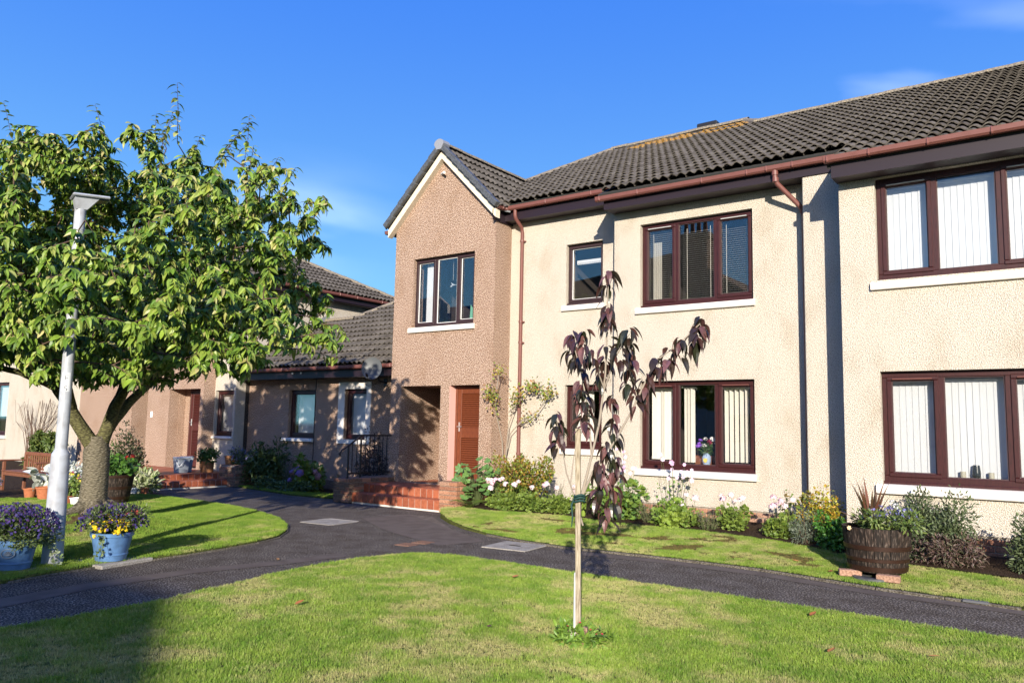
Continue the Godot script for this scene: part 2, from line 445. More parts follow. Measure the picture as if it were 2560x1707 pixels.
# frame, mullions, casements and double panes in an opening whose wall face is at z
func window(bld: Node3D, x0: float, x1: float, y0: float, y1: float, z: float, splits: Array, casements: Array, m: Material, wide := 0.06, board := 0.05, vents := true) -> Node3D:
	var zc := z - 0.115
	var mb := MB.new()
	var e := 0.006
	mb.span(x0, x1, y1 - wide, y1, zc - 0.035, zc + 0.035, e)
	mb.span(x0, x1, y0, y0 + wide, zc - 0.035, zc + 0.035, e)
	mb.span(x0, x0 + wide, y0 + wide, y1 - wide, zc - 0.035, zc + 0.034, e)
	mb.span(x1 - wide, x1, y0 + wide, y1 - wide, zc - 0.035, zc + 0.034, e)
	var w := part("window", mb, m, bld)
	if board > 0.0:
		var sb := MB.new()
		sb.span(x0 - 0.012, x1 + 0.012, y0 - board + 0.012, y0 + 0.008, zc - 0.03, zc + 0.085, 0.006)
		part("timber_sill", sb, m, w)
	var xs := [x0 + wide - 0.03] + splits + [x1 - wide + 0.03]
	for s in splits:
		var mu := MB.new()
		mu.span(s - 0.036, s + 0.036, y0 + wide - 0.004, y1 - wide + 0.004, zc - 0.034, zc + 0.033, e)
		part("mullion", mu, m, w)
	for i in xs.size() - 1:
		var a: float = xs[i] + 0.036; var b: float = xs[i + 1] - 0.036
		if i == 0: a = x0 + wide
		if i == xs.size() - 2: b = x1 - wide
		var c := y0 + wide; var d := y1 - wide
		if casements[i]:
			var cm := MB.new()
			var k := 0.052
			var zf := zc + 0.048
			var o := 0.016
			for q in [[a - o, b + o, d - k + o, d + o], [a - o, b + o, c - o, c + k - o], [a - o, a + k - o, c + k - o, d - k + o], [b - k + o, b + o, c + k - o, d - k + o]]:
				cm.span(q[0], q[1], q[2], q[3], zc - 0.03, zf, 0.008)
			part("casement", cm, m, w)
			if vents:
				var vb := MB.new()
				vb.span(a + 0.05, b - 0.05, d - 0.026, d - 0.012, zf - 0.002, zf + 0.012, 0.004)
				part("trickle_vent", vb, M.seal if y0 > 3.0 else M.gutter, w)
			a += k - o; b -= k - o; c += k - o; d -= k - o
		var sl := MB.new()
		var g := 0.012
		for q in [[a, b, d - g, d], [a, b, c, c + g], [a, a + g, c + g, d - g], [b - g, b, c + g, d - g]]:
			sl.span(q[0], q[1], q[2], q[3], zc + 0.006, zc + 0.016)
		part("glazing_bead", sl, M.dark_bead if m == M.mahogany else M.white_plastic, w)
		var gb := MB.new()
		gb.span(a, b, c, d, zc - 0.016, zc - 0.012)
		gb.span(a, b, c, d, zc + 0.002, zc + 0.006)
		part("pane", gb, M.glass, w)
	return w

func stone_sill(bld: Node3D, x0: float, x1: float, y0: float, y1: float, z: float, out := 0.05) -> void:
	var mb := MB.new()
	var f := z + out
	var b := z - 0.13
	var pr := [Vector3(x1, y0, b), Vector3(x1, y0, f - 0.008), Vector3(x1, y0 + 0.008, f), Vector3(x1, y1 - 0.035, f), Vector3(x1, y1 - 0.025, f - 0.01), Vector3(x1, y1, b)]
	pr.reverse()
	mb.prism(pr, Vector3(x0 - x1, 0, 0))
	part("sill", mb, M.white_paint, bld)

# vertical blind slats: list of [x centre, width, yaw]
func blinds(w: Node3D, slats: Array, y0: float, y1: float, z: float, m: Material) -> void:
	for s in slats:
		var mb := MB.new()
		mb.box(Vector3(s[0], (y0 + y1) / 2, z), Vector3(s[1], y1 - y0, 0.0025), 0.0, Basis(Vector3.UP, s[2]))
		part("blind_slat", mb, m, w)
	var hr := MB.new()
	hr.span(slats[0][0] - 0.06, slats[-1][0] + 0.06, y1, y1 + 0.03, z - 0.02, z + 0.02, 0.003)
	part("head_rail", hr, m, w)

func even_slats(x0: float, x1: float, pitch: float, width: float, yaw: float) -> Array:
	var a := []
	var n := int(round((x1 - x0) / pitch))
	for i in n:
		a.append([x0 + (i + 0.5) * (x1 - x0) / n, width, yaw + rng.randf_range(-0.05, 0.05)])
	return a

# one interlocking double-roll tile, eave end at v = 0, lying on the plane y = 0 with v along -z
func tile_mesh(w: float, l: float, wob: float) -> ArrayMesh:
	var mb := MB.new()
	var n := 12
	var hs := []
	for i in n + 1:
		var t := float(i) / n
		hs.append(0.046 * pow(0.5 - 0.5 * cos(TAU * (2.0 * t + wob)), 0.8))
	for i in n:
		var xa := w * (float(i) / n - 0.5); var xb := w * (float(i + 1) / n - 0.5)
		var a := Vector3(xa, 0.056 + hs[i], 0.0); var b := Vector3(xb, 0.056 + hs[i + 1], 0.0)
		var c := Vector3(xb, 0.002 + hs[i + 1], -l); var d := Vector3(xa, 0.002 + hs[i], -l)
		var ha: float = hs[min(i + 1, n)] - hs[max(i - 1, 0)]; var hb: float = hs[min(i + 2, n)] - hs[i]
		var step := 2.0 * w / n
		var na := Vector3(-ha, step, 0.0).normalized(); var nb := Vector3(-hb, step, 0.0).normalized()
		mb.trin(a, b, c, na, nb, nb); mb.trin(a, c, d, na, nb, na)
		mb.quad(a - Vector3(0, 0.018, 0), b - Vector3(0, 0.018, 0), b, a)
		mb.quad(b - Vector3(0, 0.018, 0), a - Vector3(0, 0.018, 0), a - Vector3(0, 0.026, 0.14), b - Vector3(0, 0.026, 0.14))
	mb.quad(Vector3(-w / 2, 0.0, 0), Vector3(-w / 2, 0.04, 0), Vector3(-w / 2, 0.01, -l), Vector3(-w / 2, -0.01, -l))
	mb.quad(Vector3(w / 2, 0.04, 0), Vector3(w / 2, 0.0, 0), Vector3(w / 2, -0.01, -l), Vector3(w / 2, 0.01, -l))
	return mb.mesh()

# tiles on the plane through o, u along the eave, s up the slope, inside an outline given in (u, s) metres
func tile_roof(roof: Node3D, o: Vector3, u: Vector3, s: Vector3, poly: PackedVector2Array, most: int, lichen := Rect2()) -> void:
	var nrm := u.cross(s).normalized()
	var face := []
	for p in poly: face.append(o + u * p.x + s * p.y - nrm * 0.012)
	var ub := MB.new()
	ub.prism(face, -nrm * 0.07)
	part("underlay", ub, M.underlay, roof)
	var W := 0.3; var L := 0.335
	var lo := poly[0]; var hi := poly[0]
	for p in poly:
		lo = lo.min(p); hi = hi.max(p)
	var all := []
	var basis := Basis(u, nrm, -s)
	for j in range(int(floor(lo.y / L)) - 1, int(ceil(hi.y / L)) + 1):
		for i in range(int(floor(lo.x / W)) - 1, int(ceil(hi.x / W)) + 1):
			var c := Vector2((i + 0.5) * W, (j + 0.5) * L)
			if not Geometry2D.is_point_in_polygon(c, poly):
				continue
			var at := o + u * c.x + s * (j * L + rng.randf_range(-0.006, 0.006)) + nrm * rng.randf_range(-0.003, 0.004)
			var tw := basis.rotated(nrm, rng.randf_range(-0.008, 0.008))
			var k := rng.randi() % 4
			if lichen.has_area() and lichen.has_point(c) and rng.randf() < 0.75: k = 4
			all.append([at.distance_to(EYE), Transform3D(tw, at), k])
	all.sort_custom(func(a, b): return a[0] < b[0])
	var mesh := [tile_mesh(W, 0.385, 0.0), tile_mesh(W, 0.385, 0.015), tile_mesh(W, 0.385, -0.015)]
	var rest := [[], [], [], [], []]
	for i in all.size():
		var a = all[i]
		if i < most:
			piece("roof_tile", mesh[i % 3], M.lichen if a[2] == 4 else M["tile%d" % a[2]], roof, a[1])
		else:
			rest[a[2]].append(a[1])
	for k in 5:
		if rest[k].size():
			scatter("roof_tiles_beyond", mesh[k % 3], M.lichen if k == 4 else M["tile%d" % k], rest[k], [], roof)

# half-round ridge or hip tiles from a to b
func ridge_line(roof: Node3D, a: Vector3, b: Vector3, m: Material, r := 0.13, called := "ridge_tile") -> void:
	var n := int(maxf(1.0, round(a.distance_to(b) / 0.44)))
	var d := (b - a) / n
	var t := d.normalized()
	var side := t.cross(Vector3.UP).normalized()
	var up := side.cross(t)
	var mb := MB.new()
	var l := d.length() * 1.03
	for i in 8:
		var a0 := PI * i / 8.0; var a1 := PI * (i + 1) / 8.0
		var p0 := side * cos(a0) * r + up * (sin(a0) * r * 0.75 - 0.03); var p1 := side * cos(a1) * r + up * (sin(a1) * r * 0.75 - 0.03)
		var n0 := (side * cos(a0) + up * sin(a0)).normalized(); var n1 := (side * cos(a1) + up * sin(a1)).normalized()
		mb.trin(p0, p0 + t * l, p1 + t * l, n0, n0, n1)
		mb.trin(p0, p1 + t * l, p1, n0, n1, n1)
		mb.quad(p0 * 0.86, p0, p1, p1 * 0.86)
	var me := mb.mesh()
	for i in n:
		piece(called, me, m, roof, Transform3D(Basis.IDENTITY.rotated(up, rng.randf_range(-0.01, 0.01)), a + d * i + up * rng.randf_range(-0.006, 0.006)))

func gutter(bld: Node3D, a: Vector3, b: Vector3, joints: Array, out: Vector3) -> void:
	var mb := MB.new()
	var t := (b - a).normalized()
	var pr := []
	for q in [[-0.055, 0.0], [-0.055, -0.05], [-0.03, -0.078], [0.03, -0.078], [0.052, -0.055], [0.058, 0.0], [0.05, 0.0], [0.044, -0.05], [0.024, -0.068], [-0.024, -0.068], [-0.047, -0.045], [-0.047, 0.0]]:
		pr.append(a + out * q[0] + Vector3.UP * q[1])
	mb.prism(pr, b - a)
	mb.prism(pr.slice(0, 6), t * 0.006)
	var g := part("gutter", mb, M.gutter, bld)
	for f in joints:
		var j := MB.new()
		var at := a.lerp(b, f)
		j.box(at + Vector3(0, -0.034, 0) + out * 0.002, (t.abs() * 0.045 + out.abs() * 0.128 + Vector3.UP * 0.094), 0.02)
		part("gutter_bracket", j, M.gutter, g)

# bricks in running bond on a face: o lower corner, u along, up y, nrm outwards
func bricks(holder: Node3D, o: Vector3, u: Vector3, nrm: Vector3, length: float, rows: int, tone := -1, h := 0.065, w := 0.215, gap := 0.01, proud := 0.012) -> void:
	var shapes := {}
	for j in rows:
		var x := -(w + gap) * 0.5 * (j % 2)
		while x < length - 0.01:
			var a := maxf(x, 0.0); var b := minf(x + w, length)
			x += w + gap
			if b - a < 0.03: continue
			var wid := snappedf(b - a, 0.005)
			if not shapes.has(wid):
				var mb := MB.new()
				mb.box(Vector3.ZERO, Vector3(wid, h, 0.05), 0.005)
				shapes[wid] = mb.mesh()
			var c := o + u * (a + b) * 0.5 + Vector3.UP * (j * (h + gap) + h / 2 + gap * 0.5) + nrm * (proud - 0.025 + rng.randf_range(-0.0025, 0.0025))
			piece("brick", shapes[wid], M["brick%d" % (rng.randi() % 4)] if tone < 0 else (M.old_brick if rng.randf() < 0.7 else M["brick%d" % (rng.randi() % 4)]), holder, Transform3D(Basis(u, Vector3.UP, nrm).rotated(nrm, rng.randf_range(-0.006, 0.006)), c))

func brick_block(holder: Node3D, x0: float, x1: float, y0: float, y1: float, z0: float, z1: float, sides: Array, tone := 1) -> void:
	var core := MB.new()
	core.span(x0 + 0.004, x1 - 0.004, y0, y1 - 0.004, z0 + 0.004, z1 - 0.004)
	part("mortar", core, M.mortar, holder)
	var rows := int(round((y1 - y0) / 0.075))
	if "front" in sides: bricks(holder, Vector3(x0, y0, z1), Vector3.RIGHT, Vector3.BACK, x1 - x0, rows, tone)
	if "right" in sides: bricks(holder, Vector3(x1, y0, z1), Vector3.FORWARD, Vector3.RIGHT, z1 - z0, rows, tone)
	if "top" in sides:
		# a coping of bricks laid on edge
		var n := int(round((z1 - z0) / 0.075))
		var mb := MB.new()
		mb.box(Vector3.ZERO, Vector3(x1 - x0 + 0.012, 0.05, (z1 - z0) / n - 0.009), 0.006)
		var me := mb.mesh()
		for i in n:
			piece("brick", me, M.old_brick if rng.randf() < 0.6 else M["brick%d" % (rng.randi() % 4)], holder, Transform3D(Basis.IDENTITY.rotated(Vector3.UP, rng.randf_range(-0.015, 0.015)), Vector3((x0 + x1) / 2, y1 - 0.014 + rng.randf_range(-0.003, 0.003), z1 - (i + 0.5) * (z1 - z0) / n)))

# square tiles on a plane
func tiling(holder: Node3D, o: Vector3, u: Vector3, v: Vector3, nu: int, nv: int, lu: float, lv: float, called := "tile") -> void:
	var nrm := u.cross(v).normalized()
	var mb := MB.new()
	var a := lu / nu; var b := lv / nv
	mb.box(Vector3.ZERO, Vector3(a - 0.012, b - 0.01, 0.016), 0.004)
	var me := mb.mesh()
	for i in nu:
		for j in nv:
			var c := o + u * (i + 0.5) * a + v * (j + 0.5) * b + nrm * rng.randf_range(-0.001, 0.0012)
			piece(called, me, M["quarry%d" % (rng.randi() % 4)], holder, Transform3D(Basis(u, v, nrm).rotated(u, rng.randf_range(-0.008, 0.008)), c))

func louvre_door(bld: Node3D, x0: float, x1: float, y0: float, y1: float, z: float, m: Material) -> void:
	var mb := MB.new()
	var fr := 0.045
	mb.span(x0, x0 + fr, y0, y1, z - 0.05, z + 0.012, 0.004)
	mb.span(x1 - fr, x1, y0, y1, z - 0.05, z + 0.012, 0.004)
	mb.span(x0 + fr, x1 - fr, y1 - fr, y1, z - 0.05, z + 0.012, 0.004)
	var a := x0 + fr + 0.004; var b := x1 - fr - 0.004
	var top := y1 - fr - 0.004
	var st := 0.1
	var mid := y0 + (y1 - y0) * 0.5
	mb.span(a, a + st, y0 + 0.01, top, z - 0.045, z, 0.004)
	mb.span(b - st, b, y0 + 0.01, top, z - 0.045, z, 0.004)
	mb.span(a + st, b - st, top - 0.09, top, z - 0.045, z, 0.004)
	mb.span(a + st, b - st, mid - 0.06, mid + 0.14, z - 0.045, z, 0.004)
	mb.span(a + st, b - st, y0 + 0.01, y0 + 0.24, z - 0.045, z, 0.004)
	var d := part("door", mb, m, bld)
	var bk := MB.new()
	bk.span(a + st - 0.01, b - st + 0.01, y0 + 0.1, top - 0.05, z - 0.06, z - 0.046)
	part("door_back", bk, m, d)
	var sl := MB.new()
	sl.box(Vector3.ZERO, Vector3(b - a - 2 * st - 0.002, 0.042, 0.008), 0.002)
	var me := sl.mesh()
	for r in [[mid + 0.14, top - 0.09], [y0 + 0.24, mid - 0.06]]:
		var n := int((r[1] - r[0]) / 0.04)
		for i in n:
			piece("louvre_slat", me, m, d, Transform3D(Basis(Vector3.RIGHT, -0.75), Vector3((a + b) / 2, r[0] + (i + 0.5) * (r[1] - r[0]) / n, z - 0.022)))
	var h := MB.new()
	h.span(a + 0.03, a + 0.07, mid + 0.0 + 0.06, mid + 0.24, z - 0.001, z + 0.008, 0.003)
	h.box(Vector3(a + 0.075, mid + 0.155, z + 0.035), Vector3(0.12, 0.018, 0.018), 0.006)
	h.box(Vector3(a + 0.04, mid + 0.155, z + 0.018), Vector3(0.02, 0.02, 0.036), 0.004)
	part("handle", h, M.steel, d)

const S := 0.52  # rise of the main roof
func main_y(z: float) -> float:
	return 5.345 + S * (-11.14 - z)

func flats() -> void:
	var b := thing("block_of_flats", "cream and salmon roughcast two storey flats with gabled stair tower and brown tiled roof", "apartment building", Vector3(-4, 0, -11))
	var zA := -12.14; var zB := -11.56; var zC := -11.25; var zD := -10.67; var zT := -11.63
	# cream walls, section by section
	var mb := wall(-9.03, -6.43, 0.0, 5.72, zA, 0.3, [[-7.76, -6.985, 3.69, 4.84], [-7.76, -6.985, 1.08, 2.245]])
	part("wall", mb, M.cream, b)
	mb = wall(-6.43, -2.9, 0.32, 5.25, zB, 0.3, [[-5.945, -4.06, 3.42, 4.84], [-5.945, -4.06, 0.83, 2.245]])
	part("wall", mb, M.cream, b)
	mb = MB.new(); mb.span(-6.43, -6.15, 0.32, 5.25, -12.14, -11.86)
	part("wall", mb, M.cream, b)
	mb = MB.new(); mb.span(-3.225, -2.45, 0.3, 5.1, -11.55, zC, 0.012)
	part("wall", mb, M.cream, b)
	mb = wall(-2.59, 5.0, 0.33, 4.80, zD, 0.3, [[-2.155, 0.75, 3.40, 4.725], [-2.155, 0.75, 0.84, 2.245]])
	part("wall", mb, M.cream, b)
	mb = MB.new()
	mb.span(-2.59, -2.3, 0.33, 4.8, -11.25, -10.98)
	part("wall", mb, M.cream, b)
	mb = MB.new(); mb.span(4.7, 5.0, 0, 5, -20, -10.98)
	part("wall", mb, M.cream, b)
	mb = MB.new(); mb.span(-11.6, 5.0, 0, 5.6, -20.3, -20)
	part("wall", mb, M.cream, b)
	# brick plinth under the render
	mb = MB.new()
	mb.span(-6.42, -2.9, -0.1, 0.318, zB - 0.25, zB - 0.02); mb.span(-3.2, -2.5, -0.1, 0.298, zC - 0.25, zC - 0.02); mb.span(-2.57, 5.0, -0.1, 0.328, zD - 0.25, zD - 0.02)
	var pl := part("plinth", mb, M.mortar, b)
	bricks(pl, Vector3(-6.42, 0.0, zB - 0.02), Vector3.RIGHT, Vector3.BACK, 3.2, 4)
	bricks(pl, Vector3(-3.2, -0.01, zC - 0.02), Vector3.RIGHT, Vector3.BACK, 0.62, 4)
	bricks(pl, Vector3(-2.57, -0.0, zD - 0.02), Vector3.RIGHT, Vector3.BACK, 3.2, 4)
	# stair tower in salmon roughcast
	mb = wall(-11.67, -9.03, 0.0, 5.56, zT, 0.3, [[-11.14, -9.53, 3.41, 4.845], [-11.38, -10.31, 0.335, 2.25], [-10.08, -9.33, 0.36, 2.25]])
	mb.prism([Vector3(-11.67, 5.56, zT), Vector3(-9.03, 5.56, zT), Vector3(-10.35, 6.93, zT)], Vector3(0, 0, -0.28))
	part("tower_wall", mb, M.salmon, b)
	mb = MB.new()
	mb.span(-9.31, -9.03, 0.0, 5.66, -12.2, zT - 0.3)
	mb.span(-11.67, -11.39, 0.0, 5.5, -18.0, zT - 0.3)
	part("tower_wall", mb, M.salmon, b)
	mb = MB.new()  # porch behind the opening
	mb.span(-11.44, -11.382, 0.3, 2.4, -12.84, zT - 0.3)
	mb.span(-10.31, -10.25, 0.3, 2.4, -13.0, zT - 0.3)
	mb.span(-11.44, -10.25, 0.3, 2.4, -12.9, -12.84)
	mb.span(-11.44, -10.25, 2.26, 2.36, -12.84, zT - 0.3)
	part("porch", mb, M.salmon, b)
	mb = MB.new()
	mb.span(-11.2, -10.33, 0.34, 2.2, -12.835, -12.79, 0.006)
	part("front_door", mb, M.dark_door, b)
	mb = MB.new()
	mb.span(-10.085, -10.075, 0.36, 2.25, zT - 0.2, zT - 0.004)
	part("door_reveal", mb, M.pink_paint, b)
	louvre_door(b, -10.07, -9.335, 0.37, 2.235, zT - 0.19, M.door)
	mb = MB.new(); mb.tube([Vector3(-10.47, 6.54, zT - 0.02), Vector3(-10.27, 6.50, zT + 0.13)], [0.026, 0.026], 10)
	part("overflow_pipe", mb, M.white_plastic, b)
	# windows
	var w: Node3D
	w = window(b, -11.14, -9.53, 3.455, 4.84, zT, [-10.585, -10.005], [true, false, true], M.old_timber, 0.045, 0.0, false)
	stone_sill(b, -11.21, -9.49, 3.325, 3.45, zT)
	room(b, -11.3, -9.4, 2.6, 5.4, zT - 0.3, 2.6)
	mb = MB.new(); mb.box(Vector3(-10.86, 4.12, zT - 0.24), Vector3(0.22, 1.26, 0.02), 0.004)
	part("curtain", mb, M.blind, w)
	w = window(b, -7.76, -6.985, 3.735, 4.84, zA, [], [true], M.old_timber, 0.045, 0.04, false)
	stone_sill(b, -7.83, -6.93, 3.6, 3.72, zA)
	room(b, -7.9, -6.85, 2.7, 5.3, zA - 0.3, 2.5)
	mb = MB.new()
	mb.span(-7.66, -7.07, 4.52, 4.57, zA - 0.23, zA - 0.22)
	for i in 16:
		mb.box(Vector3(-7.645 + i * 0.037, 4.505, zA - 0.225), Vector3(0.02, 0.04, 0.004), 0.0, Basis(Vector3.BACK, PI / 4))
	part("lace_valance", mb, M.blind, w)
	w = window(b, -7.76, -6.985, 1.135, 2.245, zA, [], [true], M.mahogany, 0.06, 0.05, false)
	stone_sill(b, -7.83, -6.93, 1.0, 1.12, zA)
	room(b, -7.9, -6.85, 0.4, 2.5, zA - 0.3, 2.5)
	blinds(w, [[-7.59, 0.089, 0.2], [-7.505, 0.089, 0.25], [-7.42, 0.089, 0.3], [-7.335, 0.089, 0.45], [-7.1, 0.089, 0.9], [-7.04, 0.089, 0.9]], 1.23, 2.14, zA - 0.24, M.ivory_blind)
	# middle block, upper floor: a venetian blind with open slats
	w = window(b, -5.945, -4.06, 3.475, 4.84, zB, [-5.335, -4.67], [true, false, true], M.mahogany)
	stone_sill(b, -6.015, -4.03, 3.345, 3.465, zB)
	room(b, -6.1, -3.9, 2.6, 5.2, zB - 0.3, 2.6)
	var sl := MB.new(); sl.box(Vector3.ZERO, Vector3(1.0, 0.0022, 0.024), 0.0)
	var slat := sl.mesh()
	for q in [[-5.86, -5.40, 36], [-5.28, -4.73, 33], [-4.61, -4.15, 32]]:
		var hang := MB.new()
		for f in [0.14, 0.86]:
			hang.box(Vector3(lerpf(q[0], q[1], f), 4.14, zB - 0.2), Vector3(0.006, 1.16, 0.002))
		part("blind_tape", hang, M.ivory_blind, w)
		for i in q[2]:
			piece("blind_slat", slat, M.dull_blind, w, Transform3D(Basis(Vector3.RIGHT, 0.17).scaled(Vector3(q[1] - q[0], 1, 1)), Vector3((q[0] + q[1]) / 2, 3.58 + i * 0.0335, zB - 0.2)))
	mb = MB.new()
	for i in 9:
		mb.box(Vector3(-5.83 + i * 0.017, 4.05, zB - 0.28 - 0.012 * (i % 2)), Vector3(0.018, 1.05, 0.006), 0.0, Basis(Vector3.UP, 0.6 if i % 2 else -0.6))
	part("curtain", mb, M.ivory_blind, w)
	# middle block, ground floor: vertical slats drawn aside
	w = window(b, -5.945, -4.06, 0.88, 2.245, zB, [-5.335, -4.67], [true, false, true], M.mahogany)
	stone_sill(b, -6.015, -4.03, 0.745, 0.865, zB, 0.06)
	room(b, -6.1, -3.9, 0.25, 2.55, zB - 0.3, 2.8)
	blinds(w, [[-5.80, 0.089, 0.3], [-5.73, 0.089, 0.3], [-5.65, 0.089, 1.25], [-5.585, 0.089, 0.3], [-5.52, 0.089, 0.35], [-5.455, 0.089, 1.2]], 1.0, 2.11, zB - 0.25, M.ivory_blind)
	blinds(w, [[-5.25, 0.089, 1.25], [-5.20, 0.089, 1.3], [-5.14, 0.089, 1.1]], 0.97, 2.13, zB - 0.25, M.ivory_blind)
	blinds(w, [[-4.585, 0.089, 1.18], [-4.505, 0.089, 1.15], [-4.425, 0.089, 1.2], [-4.345, 0.089, 1.18], [-4.265, 0.089, 1.22], [-4.185, 0.089, 1.2]], 1.0, 2.11, zB - 0.25, M.ivory_blind)
	# right block: closed white slats
	for y in [[3.41, 4.725], [0.89, 2.245]]:
		w = window(b, -2.155, 0.75, y[0], y[1], zD, [-1.50, -0.80, 0.0], [true, false, true, false], M.mahogany, 0.075)
		blinds(w, even_slats(-2.12, 0.72, 0.072, 0.089, 0.12), y[0] + 0.05, y[1] - 0.12, zD - 0.24, M.blind)
		room(b, -2.3, 0.9, y[0] - 0.7, y[1] + 0.06 if y[0] > 2 else 2.5, zD - 0.3, 2.6)
	stone_sill(b, -2.225, 0.82, 3.275, 3.395, zD)
	stone_sill(b, -2.225, 0.82, 0.745, 0.875, zD, 0.06)
	# eaves: soffit, fascia, gutter
	mb = MB.new()
	mb.span(-9.0, -6.43, 5.40, 5.57, -11.90, -11.88); mb.span(-9.0, -6.43, 5.40, 5.415, -12.14, -11.90)
	mb.span(-9.02, -9.0, 5.36, 5.57, -12.14, -11.5)
	part("fascia", mb, M.fascia, b)
	mb = MB.new()
	mb.span(-6.45, -2.66, 5.09, 5.245, -11.245, -11.225); mb.span(-6.45, -2.66, 5.09, 5.105, -11.58, -11.245); mb.span(-6.45, -6.43, 5.105, 5.245, -11.56, -11.245)
	part("fascia", mb, M.fascia, b)
	mb = MB.new()
	mb.span(-2.61, 5.1, 4.735, 4.93, -10.415, -10.39); mb.span(-2.61, 5.1, 4.735, 4.75, -10.69, -10.415); mb.span(-2.61, -2.585, 4.75, 5.0, -11.2, -10.415)
	part("fascia", mb, M.fascia, b)
	gutter(b, Vector3(-8.93, 5.655, -11.82), Vector3(-6.5, 5.655, -11.82), [0.02, 0.38, 0.78], Vector3.BACK)
	gutter(b, Vector3(-6.56, 5.30, -11.165), Vector3(-2.66, 5.30, -11.165), [0.02, 0.2, 0.48, 0.66, 0.735, 0.83, 0.985], Vector3.BACK)
	gutter(b, Vector3(-2.68, 5.0, -10.33), Vector3(5.1, 5.0, -10.33), [0.006, 0.07, 0.155, 0.24, 0.33], Vector3.BACK)
	gutter(b, Vector3(-8.93, 5.655, -11.84), Vector3(-8.93, 5.655, -11.53), [0.3, 0.6], Vector3.RIGHT)
	gutter(b, Vector3(-11.86, 5.52, -11.52), Vector3(-11.86, 5.52, -14), [], Vector3.LEFT)
	# downpipes
	mb = MB.new()
	mb.tube([Vector3(-8.73, 5.6, -11.83), Vector3(-8.73, 5.48, -11.83), Vector3(-8.73, 5.42, -11.85), Vector3(-8.73, 5.29, -12.04), Vector3(-8.73, 5.2, -12.075), Vector3(-8.73, 0.2, -12.075)], [0.036, 0.036, 0.036, 0.036, 0.034, 0.034], 14)
	var dp := part("downpipe", mb, M.gutter, b)
	for y in [5.02, 3.46, 3.06, 2.2, 0.98]:
		var br := MB.new()
		br.tube([Vector3(-8.73, y - 0.02, -12.075), Vector3(-8.73, y + 0.02, -12.075)], [0.043, 0.043], 14)
		br.box(Vector3(-8.73, y, -12.115), Vector3(0.11, 0.025, 0.04), 0.004)
		part("pipe_bracket", br, M.gutter, dp)
	mb = MB.new()
	mb.tube([Vector3(-3.58, 5.24, -11.165), Vector3(-3.58, 5.12, -11.165), Vector3(-3.56, 5.04, -11.19), Vector3(-3.31, 4.72, -11.47), Vector3(-3.28, 4.6, -11.50), Vector3(-3.28, 0.2, -11.50)], [0.04, 0.036, 0.036, 0.036, 0.034, 0.034], 14)
	dp = part("downpipe", mb, M.gutter, b)
	for y in [[5.19, -3.58, -11.165], [5.09, -3.575, -11.17]]:
		var br := MB.new()
		br.tube([Vector3(y[1], y[0] - 0.03, y[2]), Vector3(y[1], y[0] + 0.03, y[2])], [0.046, 0.046], 14)
		part("pipe_collar", br, M.gutter, dp)
	flats_roof(b)

